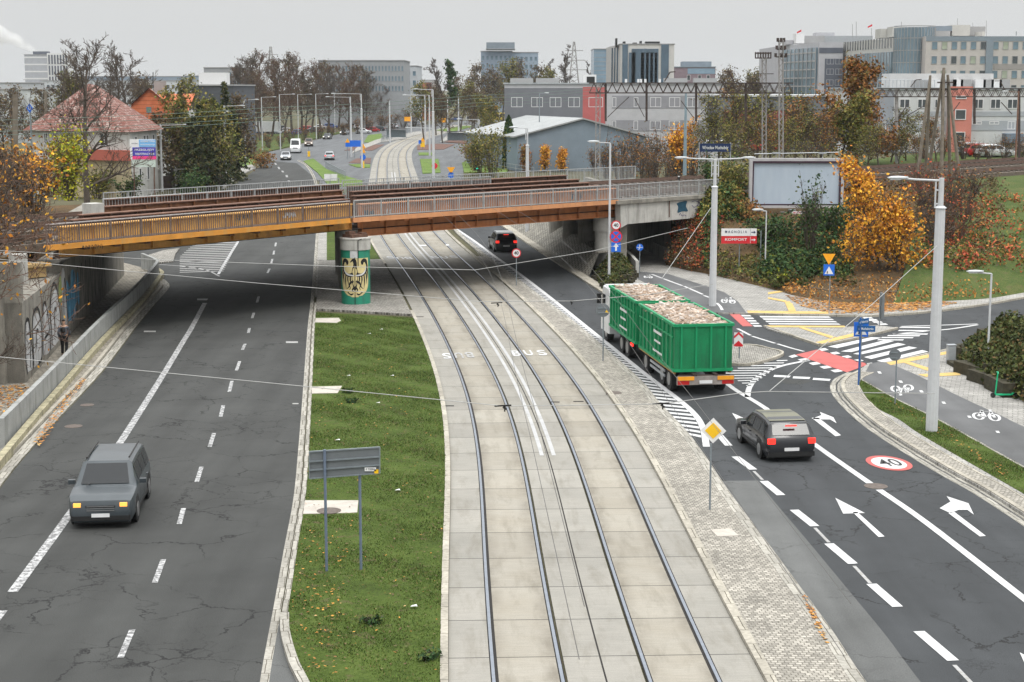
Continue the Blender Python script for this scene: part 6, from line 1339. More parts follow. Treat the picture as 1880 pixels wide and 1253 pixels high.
m=MB();m.box((XP(1084,Y),Y+4,zt+.9),(2.3,2,1.5));b=m.build('roof_unit',FRW,t);m=MB();m.box((XP(1086,Y),Y+2.97,zt+.8),(1.4,.05,1.));m.build('grille',TRIM,b)
for px in (1152,1175,1180,1188,1215):m=MB();m.cyl((XP(px,Y),Y+4,zt),.2,.9,8);m.build('vent_pipe',FRW,t)
# gabled hall
Y=252;t=thing('hall','blue-grey gabled hall with white roof in front of the long grey building','building',(XP(1070,Y),Y,0));A=v2(XP(950,Y),Y);C=v2(XP(1188,Y),Y);za=ZP(220,Y);ze=ZP(252,Y);ap=v2(XP(1071,Y),Y);bk=Vector((-8.5,26,0))
prof=[A,C,C+Vector((0,0,ze)),ap+Vector((0,0,za)),A+Vector((0,0,ze))];m=MB();m.face(prof);m.face([p+bk for p in prof[::-1]])
for i in (1,4,0):
    j=(i+1)%5
    if i!=0:m.face([prof[i],prof[i]+bk,prof[j]+bk,prof[j]])
m.build('wall',BW('hall_blue_grey',(.19,.235,.275,1)),t)
for a,b,s in ((prof[4],prof[3],-1),(prof[3],prof[2],1)):
    d=(b-a).normalized();a2=a-d*(.6 if s<0 else 0);b2=b+d*(.6 if s>0 else 0);o=Vector((0,-.4,.05));up=Vector((0,0,.22));q=[a2+o,b2+o,b2+bk,a2+bk];m=MB();m.face([p+up for p in q]);m.face(q[::-1])
    for i in range(4):j=(i+1)%4;m.face([q[i],q[j],q[j]+up,q[i]+up])
    m.build('roof',mat('roof_white_sheet',(.30,.31,.31,1),.5,.12,.6),t)
# low white/grey workshop right
Y=205;t,A,B,zt=frontal('workshop_building','long white and grey workshop with salmon stair tower beyond the tracks','building',1560,1960,Y,165,14,BW('facade_white_grey',(.50,.51,.51,1)),4.8,mat('roof_flat_grey',(.3,.33,.34,1),.6))
u=lambda px:XP(px,Y)-A.x
bandw(t,A,B,0,u(1642),4.8,ZP(168,Y),BW('facade_blue_grey',(.27,.29,.32,1)),'wall_panel')
for y0,y1 in ((205,214),(222,240)):bandw(t,A,B,u(1646),u(1738),ZP(y1,Y),ZP(y0,Y),BW('facade_mid_grey2',(.33,.35,.37,1)));bandw(t,A,B,u(1784),u(1955),ZP(y1,Y),ZP(y0,Y),BW('facade_mid_grey2',(.33,.35,.37,1)))
bandw(t,A,B,u(1741),u(1782),4.8,ZP(159,Y),BW('facade_salmon',(.50,.19,.15,1)),'stair_tower',1.2,.5)
for y0,y1 in ((176,182),(201,220),(242,260)):
    wq=win(t,A,B,u(1761),(ZP(y0,Y)+ZP(y1,Y))/2,1.35,ZP(y0,Y)-ZP(y1,Y),mull=0);wq.location.y-=1.1
for px,y0,y1,w_ in ((1662,182,199,19),(1694,182,199,17),(1722,182,199,10),(1797,182,200,19),(1829,182,200,19),(1860,182,200,19),(1662,222,238,19),(1694,222,228,16),(1728,222,228,10),(1796,223,229,18),(1828,223,229,18),(1860,223,238,14),(1622,224,240,14)):pw_(t,A,B,Y,px,y0,y1,w_)
bandw(t,A,B,u(1780),u(1792),4.8,ZP(269,Y),TRIM,'door');bandw(t,A,B,u(1816),u(1826),4.8+1,ZP(264,Y),GLB,'shop_window');bandw(t,A,B,u(1844),u(1876),ZP(262,Y),ZP(245,Y),BW('awning_blue',(.16,.2,.25,1)),'canopy',1.8,.9)
for i,px in enumerate((1700,1725,1756,1768,1783,1810,1825,1840,1855)):m=MB();m.box((XP(px,Y),Y+3,zt+.7),(1.3,1.2,1.1));m.build('roof_unit',FRW if i%2 else FRG,t)
m=MB();m.box((XP(1742,Y),Y+6,zt+1.),(13,5,2));m.build('roof_house',BW('rooftop_white',(.5,.5,.5,1)),t)
for i in range(16):m=MB();x=XP(1618+i*7,Y);m.tube([(x,Y+2,zt),(x,Y+2,zt+1.2)],.04,4);m.tube([(x,Y+2,zt+1.2),(x+.55,Y+2,zt+1.2)],.03,4);m.build('roof_rail',GALV,t)
# dark/red building behind oak
Y=235;t,A,B,zt=frontal('depot_building','low red and dark building hidden behind bushes and the oak','building',1330,1560,Y,178,20,BW('depot_dark',(.14,.15,.16,1)),4.0,mat('roof_pale',(.45,.46,.46,1),.6))
bandw(t,A,B,0,XP(1452,Y)-A.x,4,ZP(203,Y),BW('facade_dull_red',(.23,.075,.065,1)),'wall_panel')
for px in (1345,1390,1430):pw_(t,A,B,Y,px,222,238,12)
# office complex: four blocks
def block(par,pts,z0,z1,mt,name='wall'): return prism(pts,z0,z1).build(name,mt,par)
Y=330;t=thing('office_complex','large pale and glass office complex with rooftop plant at upper right','building',(XP(1700,Y),Y,0))
CR_=BW('facade_cream_grey',(.43,.425,.40,1));PL_=BW('facade_pale_pink',(.44,.41,.39,1));DKG=BW('facade_slate',(.10,.11,.135,1));BG_=BW('facade_steel_blue',(.20,.235,.27,1));LG_=BW('facade_pale_grey',(.40,.40,.42,1))
# right wing
A=v2(XP(1697,320),320);B=v2(XP(2020,320),320);zt=ZP(67,320);block(t,[A,B,B+v2(0,18),A+v2(0,18)],0,zt,PL_);u=lambda px:XP(px,320)-A.x
bandw(t,A,B,0,u(2020),ZP(76,320),zt,BG_);bandw(t,A,B,u(1807),u(1820),0,ZP(76,320),BG_,'pilaster',.3,.15);bandw(t,A,B,u(1822),u(1950),ZP(128,320),ZP(118,320),BW('facade_taupe',(.28,.26,.25,1)))
for j,(y0,y1) in enumerate(((77,91),(104,117),(130,144),(157,170))):
    for i,px in enumerate((1713,1731,1749,1766,1784,1802,1825,1843,1861,1879)):win(t,A,B,u(px),(ZP(y0,320)+ZP(y1,320))/2,1.1,1.5,mull=0,gm=(GLL,GLT,GLB)[(i*7+j*3)%3 if (i+j)%2 else 0],fr=.07,fm=FRG)
# glass corner tower
C1=v2(XP(1662,322),322);m=MB();c=v2(XP(1680,325),327);r=4.0;m.lathe((c.x,c.y,0),[(r,0),(r,ZP(51,324)),(.01,ZP(51,324)+.1)],28);gt=m.build('glass_tower',GLC,t,smooth=False)
m=MB()
for k in range(11):m.lathe((c.x,c.y,1+k*2.35),[(r+.04,0),(r+.04,.14)],28)
for k in range(20):a=math.pi+math.pi*k/19;m.beam(c+Vector((math.cos(a)*(r+.03),math.sin(a)*(r+.03),0)),c+Vector((math.cos(a)*(r+.03),math.sin(a)*(r+.03),ZP(51,324))),.09,.09)
m.build('mullions',FRG,gt)
# oblique middle wing
A=v2(XP(1545,375),375);B=v2(XP(1664,327),327);zt=ZP(68,327);zt=(ZP(84,375)+zt)/2;block(t,[A,B,B+v2(12,14),A+v2(12,14)],0,ZP(67.5,327),CR_);Lm=(B-A).length
for i in range(22):
    win(t,A,B,Lm*(.05+.93*i/22),ZP(79,340),.85,2.1,mull=0,fr=.05,fm=FRG,gm=GLB)
bandw(t,A,B,Lm*.22,Lm*.8,2,ZP(97,345),GLC,'curtain_wall',.4,.2)
for i in range(14):bandw(t,A,B,Lm*(.23+i*.042),Lm*(.23+i*.042)+.12,2,ZP(97,345),FRG,'mullion',.1,.45)
for i in range(3):
    for f in (.05,.1,.15,.84,.89,.94):win(t,A,B,Lm*f,ZP(107+26*i,350),.8,2.,mull=0,fr=.05,fm=FRG)
# left glassy block
A=v2(XP(1502,372),372);B=v2(XP(1546,372),372);zt=ZP(78,372);block(t,[v2(XP(1438,400),400),A,B,B+v2(0,40),v2(XP(1438,400),440)],0,zt,LG_);u=lambda px:XP(px,372)-A.x
bandw(t,A,B,0,B.x-A.x,ZP(98,372),ZP(88,372),DKG);bandw(t,A,B,u(1513),B.x-A.x,0,ZP(108,372),DKG,'wall_panel')
for y in (113,132,152,171):
    for px in (1523,1539):win(t,A,B,u(px),ZP(y,372),1.6,1.3,mull=1,gm=GLL,fr=.08,fm=LG_)
A=v2(XP(1438,400),400);B=v2(XP(1502,372),372);Lm=(B-A).length;bandw(t,A,B,.5,Lm-1,1,ZP(90,386),GLC,'curtain_wall',.4,.2)
for i in range(9):bandw(t,A,B,.5+i*(Lm-1.5)/8,.7+i*(Lm-1.5)/8,1,ZP(90,386),LG_ if i in(3,6) else FRG,'mullion',.14,.5)
for y in (100,115,130,145,160):bandw(t,A,B,.5,Lm-1,ZP(y,386),ZP(y,386)+.3,FRG,'floor_band',.12,.48)
# rooftop plant
for (x0,x1,yt,yb,Y,mt) in ((1441,1455,74,82,395,LG_),(1460,1475,62,80,392,FRW),(1474,1512,66,80,395,FRG),(1497,1530,60,72,400,LG_),(1512,1600,66,78,398,GALV),(1614,1640,53,70,345,CR_),(1636,1662,49,68,340,CR_),(1705,1745,48,57,330,BG_),(1745,1778,46,66,330,CR_),(1698,1742,57,67,328,FRG),(1778,1806,49,66,332,FRG),(1800,1806,58,66,326,CR_)):
    m=MB();a=XP(x0,Y);b=XP(x1,Y);m.box(((a+b)/2,Y+3,(ZP(yt,Y)+ZP(yb,Y))/2),(b-a,5,ZP(yt,Y)-ZP(yb,Y)));m.build('roof_unit',mt,t)
for px,yt in ((1565,45),(1572,40),(1655,40),(1600,52),(1737,48),(1758,34),(1811,38),(1786,42)):m=MB();m.tube([P(px,70,335),P(px,yt,335)],.05,4);m.build('antenna',FRG,t)
for px,y in ((1463,62),(1593,52)):m=MB();a=P(px,y,335);m.face([a,a+Vector((.9,0,.4)),a+Vector((.9,0,.8)),a+Vector((0,0,.3))]);m.build('flag',S_RED,t)
c=P(1866,58,318);m=MB();m.lathe((0,0,0),[(.01,0),(.6,.1),(1.0,.4)],20);o=m.build('satellite_dish',GALV,t);o.location=c-ORG[t.name];o.rotation_euler=(math.radians(80),0,.4);m=MB();m.tube([P(1866,66,318),c],.1,6);m.build('dish_mast',GALV,t)
# white office tower
Y=480;t,A,B,zt=frontal('office_tower','white high-rise office with dark glass strips above the grey building','tower block',1139,1237,Y,82,24,BW('tower_white',(.50,.49,.47,1)));u=lambda px:XP(px,Y)-A.x
TG_=mat('tower_glass',(.06,.10,.14,1),.15,.25,.2,spec=.8)
for x0,x1,y0,y1,mt in ((1142,1152,82,96,TG_),(1154,1166,97,155,TG_),(1213,1227,82,155,TG_),(1159,1208,90,97,TG_),(1176,1206,97,155,mat('tower_glass_pale',(.20,.27,.30,1),.2,.4,.25))):
    bandw(t,A,B,u(x0),u(x1),ZP(min(y1,160),Y)-12,ZP(y0,Y),mt,'curtain_wall',.3,.15)
for x in (1182,1190,1198):bandw(t,A,B,u(x),u(x)+.5,0,ZP(98,Y),TG_,'glass_strip',.3,.32)
A2=v2(XP(1120,500),500);B2=A;block(t,[A2,B2,B2+v2(0,24),A2+v2(0,22)],0,ZP(84,490),BW('tower_side',(.38,.37,.36,1)));Lm=(B2-A2).length
for f in (.2,.45,.7):bandw(t,A2,B2,Lm*f,Lm*f+1.2,0,ZP(88,490),TG_,'glass_strip',.3,.15)
for x0,x1,yt in ((1131,1134,72),(1145,1149,78),(1163,1170,80),(1176,1179,77),(1186,1212,78)):m=MB();m.box((XP((x0+x1)/2,Y),Y+5,ZP(yt,Y)-1),(XP(x1,Y)-XP(x0,Y),4,2.6));m.build('roof_unit',TRIM,t)
Y=560;t,A,B,zt=frontal('glass_office','pale blue glass office just left of the white tower','tower block',1090,1132,Y,91,20,mat('pale_blue_glass',(.19,.27,.34,1),.2,.2,.15))
for k in range(7):bandw(t,A,B,0,B.x-A.x,ZP(98+8*k,Y),ZP(97.2+8*k,Y),FRG,'floor_band')
Y=520;t,A,B,zt=frontal('office_block','blue-grey and brown office block right of the white tower','building',1239,1313,Y,124,22,BW('block_brown',(.22,.17,.19,1)),0,mat('roof_blue_grey',(.2,.25,.28,1),.6))
u=lambda px:XP(px,Y)-A.x;bandw(t,A,B,u(1262),u(1312),ZP(136,Y),ZP(126,Y),mat('pale_blue_glass',(.19,.27,.34,1),.2),'curtain_wall')
m=MB();m.box((XP(1282,Y),Y+8,ZP(120,Y)),(9,8,2.4));m.build('roof_unit',BG_,t)
for px in (1264,1284,1300):pw_(t,A,B,Y,px,138,148,6,mull=0)
# far blocks
FH=BW('far_block_blue',(.22,.27,.33,1));FH2=BW('far_block_pale',(.42,.44,.46,1));FH3=BW('far_block_grey',(.27,.28,.29,1))
def far(x0,x1,yt,Y,mt,label,rows=0,cols=0,gm=GLL,dep=30,name='apartment_block',cat_='building'):
    t,A,B,zt=frontal(name,label,cat_,x0,x1,Y,yt,dep,mt);L_=B.x-A.x
    for j in range(rows):
        z=zt-2.4-j*3.1
        for i in range(cols):win(t,A,B,L_*(i+.5)/cols,z,L_/cols*.62,1.7,mull=0,gm=gm,fr=.1,fm=mt)
    return t,A,B,zt
far(883,940,95,650,FH,'blue-grey stepped high-rise far beyond the bridge, left half',9,7);far(936,988,97,660,BW('far_block_blue_pale',(.27,.33,.40,1)),'paler blue high-rise adjoining the stepped one',9,6)
t,A,B,zt=frontal('office_block','dark oblique top floor on the blue high-rise','building',893,945,648,91,18,BG_,30)
far(585,742,112,520,FH3,'long dark roofed apartment slab behind the bare trees',3,26);far(735,766,122,560,FH2,'pale block end right of the long slab',3,3)
Y=640;t,A,B,zt=frontal('brick_house','low brick building with red roof seen through the trees','building',708,790,Y,152,14,BW('brick_red',(.38,.13,.08,1)))
Y=650;t,A,B,zt=frontal('white_house','pale low house beyond the trees left of the mistletoe poplar','building',770,800,Y,148,12,BW('house_pale',(.45,.44,.42,1)))
far(375,442,125,620,FH3,'grey slab block behind the bare trees left of center',4,9)
far(0,32,153,520,FH2,'small pale building at the far left edge under the plume',3,7,GLB)
far(75,350,149,700,BW('far_white_facade',(.46,.48,.50,1)),'very long low white office with dark roof band at left horizon',3,50 if 0 else 30,GLB)
far(340,430,140,760,FH,'dim blue-grey block on the left horizon',0,0);far(-80,75,165,380,mat('depot_roof_pale',(.40,.42,.42,1),.8,.3,.5),'low pale-roofed depot at the far left',0,0)
far(130,375,141,900,FH,'dark flat strip of buildings behind the long white office',0,0)
Y=300;t,A,B,zt=frontal('warehouse','dark blank warehouse behind the conifers','building',352,428,Y,158,25,BW('warehouse_dark',(.075,.08,.09,1)))
m=MB();m.box((XP(385,Y),Y+5,zt+1.2),(5,4,2.4));m.build('roof_unit',FRW,t)
# white tower with chimney plume
Y=880;t,A,B,zt=frontal('office_tower','distant white tower with ribbed right half below the smoke plume','tower block',47,90,Y,101,18,BW('tower_band_grey',(.36,.37,.40,1)))
for k in range(5):bandw(t,A,B,0,B.x-A.x,ZP(107+13*k,Y),ZP(104.5+13*k,Y),FRW,'floor_band')
A2=v2(XP(89,Y),Y-.5);B2=v2(XP(124,Y),Y+4);block(t,[A2,B2,B2+v2(0,18),A2+v2(0,18)],0,ZP(98,Y),FRW)
Lm=(B2-A2).length
for i in range(7):
    for k in range(3):bandw(t,A2,B2,Lm*(.06+i*.135),Lm*(.06+i*.135)+.75,ZP(118+20*k,Y),ZP(101+20*k,Y),DKG,'glass_strip',.3,.15)
m=MB();m.box((XP(74,Y),Y+5,ZP(98,Y)),(8,4,2));m.build('roof_unit',DKG,t)
t=thing('steam_plume','white steam plume trailing up to the left from the distant tower roof','steam',P(70,99,980));pm=N('steam',1.);pm.t.nodes.remove(pm.b)
vp=pm.n('VolumePrincipled');vp.inputs['Color'].default_value=(.95,.95,.95,1);nn=pm.noise(pm.co('Object'),.09,4);pm.l(pm.mr(nn,.42,.62,0,.22),vp.inputs['Density']);pm.l(vp.outputs[0],next(n for n in pm.t.nodes if n.type=='OUTPUT_MATERIAL').inputs['Volume'])
mb=MB();pts=[P(70,98,980),P(55,88,975),P(35,77,970),P(12,67,968),P(-20,58,965),P(-80,50,960)];mb.tube(pts,[.8,2.2,3.6,4.8,6.4,8],12);o=mb.build('plume',pm.m,t)
# ---- old house with hipped roof
TILE=N('old_roof_tiles',.9,0,.1);c=TILE.co();n1=TILE.noise(c,1.1,6,.4,.85);n2=TILE.noise(TILE.co('Object',(1,1,1.3)),2.6,5,0,.85);wv=TILE.n('TexWave',wave_type='BANDS',bands_direction='Z');wv.inputs['Scale'].default_value=1.2;TILE.l(c,wv.inputs['Vector'])
col=TILE.ramp(TILE.math('ADD',TILE.math('MULTIPLY',n1,.5),TILE.math('MULTIPLY',n2,.5)),[(.40,(.10,.055,.045,1)),(.47,(.22,.095,.075,1)),(.51,(.17,.08,.07,1)),(.55,(.33,.25,.22,1)),(.6,(.38,.32,.28,1))]);col=TILE.mix(1.,col,TILE.mr(wv.outputs[0],0,1,.8,1.1),'MULTIPLY');TILE=TILE.out(col,n2,.4,.05)
t=thing('old_house','old white house with large mottled red hipped roof behind the left bridge railing','house',(XP(150,195),195,0))
a=v2(XP(52,196),196);b=v2(XP(236,189),189);c=v2(XP(285,202),202);d=v2(XP(110,210),210);ze=7.9;zr=ZP(154,198)
prism([a,b,c,d],0,ze).build('wall',BW('old_white_plaster',(.48,.48,.46,1),dirt=(.3,.28,.25,1)),t)
e=.9;cc=(a+b+c+d)/4;ex=[p+(p-cc).normalized()*e for p in (a,b,c,d)];r0=v2(XP(163,199),199)+Vector((0,0,zr));r1=v2(XP(178,200),200)+Vector((0,0,zr-.2));E4=[Vector((p.x,p.y,ze-.2)) for p in ex]
m=MB();m.face([E4[0],E4[1],r1,r0]);m.face([E4[1],E4[2],r1]);m.face([E4[2],E4[3],r0,r1]);m.face([E4[3],E4[0],r0]);m.face(E4[::-1]);m.build('roof',TILE,t)
L1=(b-a).length;uu=lambda px:(XP(px,192)-a.x)/(b.x-a.x)*L1
bandw(t,a,b,uu(150),L1,4.4,5.6,BW('tile_skirt',(.36,.10,.07,1)),'tile_skirt',.7,.35);bandw(t,a,b,uu(60),L1,0,4.35,BW('old_cream_plaster',(.45,.38,.24,1),dirt=(.3,.25,.18,1)),'wall_panel',.08,.04)
for px,y0,y1,w_ in ((193,244,269,19),(112,245,269,14),(68,246,268,10)):win(t,a,b,uu(px),(ZP(y0,190)+ZP(y1,190))/2,w_/15.5,ZP(y0,190)-ZP(y1,190),mull=1,fm=FRW)
for px,y0,y1,w_ in ((202,305,322,16),(170,300,318,12)):win(t,a,b,uu(px),2.6,w_/15.5,1.3,mull=0,fm=TRIM)
L2=(c-b).length
for f in (.18,.5,.62,.85):win(t,b,c,L2*f,6.5,.9,1.3,mull=0,gm=GLB)
for f in (.3,.6):win(t,b,c,L2*f,2.6,1.,1.6,mull=0,gm=GLB)
# orange roofed gable house
Y=232;t=thing('gable_house','house with bright orange tiled gable and small green window','house',(XP(275,Y),Y,0));OT=N('orange_tiles',.85);cc_=OT.co();wv=OT.n('TexWave',wave_type='BANDS',bands_direction='Z',wave_profile='SAW');wv.inputs['Scale'].default_value=.55;OT.l(cc_,wv.inputs['Vector']);OT=OT.out(OT.mix(1.,OT.mix(OT.mr(OT.noise(cc_,1.5,4),.3,.7),(.42,.11,.045,1),(.55,.17,.08,1)),OT.mr(wv.outputs[0],0,.3,.6,1.),'MULTIPLY'))
A=v2(XP(240,Y),Y);C=v2(XP(318,Y),Y);ap=v2(XP(274,Y),Y);za=ZP(163,Y);ze=ZP(193,Y);z2=ZP(226,Y);bk=v2(-2.5,12)
m=MB();m.face([A+Vector((0,0,ze)),v2(A.x,Y)+Vector((0,0,z2)),C+Vector((0,0,z2)),C+Vector((0,0,ZP(200,Y))),ap+Vector((0,0,za))][::-1][::-1]);m.build('gable',OT,t)
prism([A+v2(0,.1),C+v2(0,.1),C+bk,A+bk],0,z2).build('wall',BW('old_white_plaster',(.48,.48,.46,1)),t)
for p,zz in ((A,ze),(C,ZP(200,Y))):
    o=Vector((0,-.3,.1));m=MB();q=[p+Vector((0,0,zz))+o,ap+Vector((0,0,za))+o,ap+Vector((0,0,za))+bk,p+Vector((0,0,zz))+bk];m.face(q);m.face([v-Vector((0,0,.25)) for v in q[::-1]]);m.build('roof',mat('roof_tiles_red',(.34,.12,.08,1),.85,.2,1.5),t)
win(t,A,C,XP(272,Y)-A.x,ZP(202,Y),.7,.8,mull=0,fm=GLL,gm=mat('green_pane',(.12,.2,.15,1),.3))
m=MB();m.box((XP(283,Y),Y+4,ZP(160,Y)),(1.6,1,1.6));m.build('chimney',BW('chimney_grey',(.3,.28,.27,1)),t);m=MB();m.tube([P(281,160,Y+4),P(281,133,Y+4)],.06,4);m.build('antenna',TRIM,t)
A=v2(XP(316,Y+3),Y+3);C=v2(XP(345,Y+3),Y+3);prism([A,C,C+v2(2,9),A+v2(2,9)],0,ZP(205,Y)).build('side_wall',BW('old_white_plaster',(.48,.48,.46,1)),t);m=MB();m.face([A+Vector((-1,-.3,ZP(205,Y))),C+Vector((0,-.3,ZP(205,Y))),C+Vector((0,5,ZP(173,Y))),A+Vector((-3,5,ZP(173,Y)))]);m.build('roof',OT,t)
# garden walls, fence posts and gate pillars behind the far railing
for x0,x1,yb,h,mt,lab in ((190,222,352,1.6,mat('poster_fence',(.32,.32,.31,1),.8,.4,2),'grey poster covered fence panel behind the railing'),(222,251,350,1.9,mat('pale_poster',(.50,.50,.48,1),.8,.2,1.5),'pale printed banner on the fence behind the railing'),(256,286,350,1.8,TRIM,'dark timber gate right of the pale banner'),(300,324,348,1.7,mat('brown_gate',(.12,.09,.08,1),.8),'brown gate between the pale pillars')):
    g=G(x0,yb);g1=G(x1,yb);m=MB();m.beam(g+Vector((0,0,h/2)),g1+Vector((0,0,h/2)),.12,h);o=m.build('fence_panel',mt,loc=g);tag(o,lab,'fence')
for x,lab in ((293,'pale gate pillar left of the brown gate'),(328,'stone gate pillar with cap right of the brown gate'),(341,'second stone gate pillar with cap near the green shrub')):
    g=G(x,349);t=thing('gate_pillar',lab,'pillar',g);m=MB();m.box(g+Vector((0,0,1.2)),(.7,.7,2.4));m.build('shaft',CLITE,t);m=MB();m.box(g+Vector((0,0,2.5)),(.9,.9,.25));m.build('cap',CLITE,t)
g=G(365,322);g1=G(384,300);m=MB();m.beam(g+Vector((0,0,1)),G(378,296)+Vector((0,0,1)),.2,2.);o=m.build('garden_wall',CLITE,loc=g);tag(o,'pale garden wall receding beside the left pavement','wall')
# masts and pylons on the horizon
for px,yb,yt,Y,lab in ((497,150,86,800,'far lattice pylon above the bare trees left of centre'),(1054,150,77,750,'far lattice pylon beside the tall bare trees'),(242/4,170,128,900,'tiny pylon in front of the white distant tower')):
    t=thing('pylon',lab,'pylon',P(px,yb,Y));a=P(px,170,Y);a.z=0;b=P(px,yt,Y);m=MB()
    for s in (-1,1):
        for q in (-1,1):m.beam(a+Vector((s*3.5,q*3.5,0)),b+Vector((s*.3,q*.3,0)),.3,.3)
    H_=b.z
    for i in range(12):
        f=i/12;f2=(i+1)/12;w0=3.5*(1-f)+.3*f;w1=3.5*(1-f2)+.3*f2;m.beam(Vector((a.x-w0,a.y,H_*f)),Vector((a.x+w1,a.y,H_*f2)),.2,.2);m.beam(Vector((a.x+w0,a.y,H_*f)),Vector((a.x-w1,a.y,H_*f2)),.2,.2)
    for f,w_ in ((.62,6),(.75,5),(.88,4)):m.beam(Vector((a.x-w_,a.y,H_*f)),Vector((a.x+w_,a.y,H_*f)),.3,.3)
    m.build('lattice',STEELG,t)
# fences: green mesh fence, tram stop shelter and railings
g=G(910,310);m=MB()
for i in range(26):
    q=G(911,308).lerp(G(968,308),i/25);m.beam(q,q+Vector((0,0,2.)),.05,.05)
m.beam(G(911,308)+Vector((0,0,2)),G(968,308)+Vector((0,0,2)),.05,.05);o=m.build('garden_fence',mat('fence_green',(.04,.06,.05,1),.7),loc=g);tag(o,'dark mesh fence behind the bridge next to the cypress','fence')
def rail_far(a,b,lab,h=1.1,step=1.5,m_=None,nm='guard_railing'):
    A=G(*a);B=G(*b);m=MB();n=max(2,int((B-A).length/step))
    for i in range(n+1):q=A.lerp(B,i/n);m.beam(q,q+Vector((0,0,h)),.06,.06)
    for z in (h,h*.5):m.beam(A+Vector((0,0,z)),B+Vector((0,0,z)),.05,.05)
    o=m.build(nm,m_ or SPOST,loc=A);tag(o,lab,'railing');return o
rail_far((700,258),(752,246),'dark railing on the left tram platform');rail_far((858,250),(905,236),'grey railing along the right tram platform');rail_far((852,299),(980,322),'pale handrail along the path behind the right span',1.1,3,RAILG);rail_far((598,310),(634,330),'short railing on the island left of the tram');rail_far((700,262),(720,256),'short railing by the platform end')
g=G(820,262);
for px,y,lab in ((824,262,'tram stop shelter on the right platform'),(712,256,'tram stop shelter on the left platform')):
    g=G(px,y,.1);t=thing('tram_shelter',lab,'shelter',g);m=MB();m.box(g+Vector((2,1,2.5)),(5,1.6,.12));m.build('roof',TRIM,t)
    for x in (-.4,4.4):m=MB();m.box(g+Vector((x,1.6,1.25)),(.1,.1,2.4));m.build('post',SPOST,t)
    m=MB();m.box(g+Vector((2,1.7,1.3)),(4.6,.04,1.8));m.build('glass_panel',mat('shelter_glass',(.18,.22,.24,1),.15),t)
# ---------------------------------------------------------------- vegetation
import numpy as np
rng=np.random.default_rng(11)
def leafm(name,stops,rough=.8,tr=.0):
    m=N(name,rough,0,.15);gi=m.n('NewGeometry');c=m.ramp(gi.outputs['Random Per Island'],stops);n=m.noise(m.co(),.9,3);return m.out(m.mix(1.,c,m.mr(n,.3,.7,.72,1.25),'MULTIPLY'))
LM_OR=leafm('leaves_orange',[(0,(.42,.17,.02,1)),(.3,(.62,.30,.03,1)),(.55,(.75,.42,.05,1)),(.78,(.55,.20,.03,1)),(1,(.30,.13,.03,1))])
LM_YG=leafm('leaves_yellow_green',[(0,(.16,.19,.02,1)),(.4,(.40,.38,.03,1)),(.7,(.22,.27,.03,1)),(1,(.5,.36,.03,1))])
LM_OL=leafm('leaves_olive',[(0,(.06,.075,.018,1)),(.4,(.13,.135,.03,1)),(.7,(.20,.18,.05,1)),(1,(.26,.19,.05,1))])
LM_GR=leafm('leaves_dark_green',[(0,(.018,.04,.014,1)),(.5,(.035,.075,.025,1)),(.8,(.06,.10,.03,1)),(1,(.12,.13,.03,1))])
LM_RD=leafm('leaves_red',[(0,(.22,.045,.03,1)),(.35,(.48,.09,.05,1)),(.65,(.55,.20,.06,1)),(.85,(.14,.12,.035,1)),(1,(.10,.11,.03,1))])
LM_RU=leafm('leaves_rust',[(0,(.16,.065,.02,1)),(.4,(.30,.12,.035,1)),(.7,(.22,.13,.04,1)),(1,(.12,.11,.035,1))])
LM_BR=leafm('leaves_dull_brown',[(0,(.08,.055,.035,1)),(.5,(.14,.09,.05,1)),(1,(.13,.12,.05,1))])
LM_CO=leafm('conifer_needles',[(0,(.022,.032,.014,1)),(.5,(.045,.058,.022,1)),(.8,(.07,.072,.028,1)),(1,(.12,.09,.035,1))])
LM_HD=leafm('hedge_leaves',[(0,(.025,.035,.012,1)),(.45,(.055,.07,.02,1)),(.75,(.09,.10,.03,1)),(1,(.12,.07,.03,1))])
LM_LIT=leafm('fallen_leaves',[(0,(.16,.07,.03,1)),(.35,(.42,.17,.04,1)),(.65,(.55,.28,.06,1)),(.85,(.28,.13,.05,1)),(1,(.5,.36,.16,1))])
LM_GB=leafm('grass_blades',[(0,(.03,.046,.010,1)),(.4,(.052,.092,.016,1)),(.7,(.08,.13,.024,1)),(.86,(.12,.15,.035,1)),(1,(.18,.12,.06,1))])
BARK=mat('bark',(.075,.06,.048,1),.9,.3,3);TWIG=mat('twigs_grey_brown',(.085,.066,.052,1),.95,.25,2);TWIGR=mat('twigs_reddish',(.11,.065,.045,1),.95,.25,2)
def quads(name,C,size,mt,parent=None,flat_=False,asp=1.5,kind=None,up=0.):
    C=np.asarray(C,float);n=len(C);s=size*rng.uniform(.6,1.4,n)[:,None]
    if flat_:a=rng.uniform(0,6.283,n);U=np.stack([np.cos(a),np.sin(a),rng.normal(0,.15,n)],1);V=np.stack([-np.sin(a),np.cos(a),rng.normal(0,.15,n)],1)
    else:
        U=rng.normal(size=(n,3));U/=np.linalg.norm(U,axis=1)[:,None];W=rng.normal(size=(n,3));V=np.cross(U,W);V/=np.linalg.norm(V,axis=1)[:,None]
    U=U*s*asp*.5;V=V*s*.5
    v=np.stack([C-U,C-V*.9,C+U,C+V*.9],1).reshape(-1,3)
    org=ORG.get(parent.name,Vector((0,0,0))) if parent is not None else Vector((0,0,0));v=v-np.array(org[:])
    me=bpy.data.meshes.new(name);me.vertices.add(4*n);me.vertices.foreach_set('co',v.ravel());me.loops.add(4*n);me.loops.foreach_set('vertex_index',np.arange(4*n));me.polygons.add(n);me.polygons.foreach_set('loop_start',np.arange(n)*4);me.update(calc_edges=True);me.materials.append(mt)
    o=bpy.data.objects.new(name,me);COL.objects.link(o)
    if parent is not None:o.parent=parent
    if kind:tag(o,kind=kind)
    return o
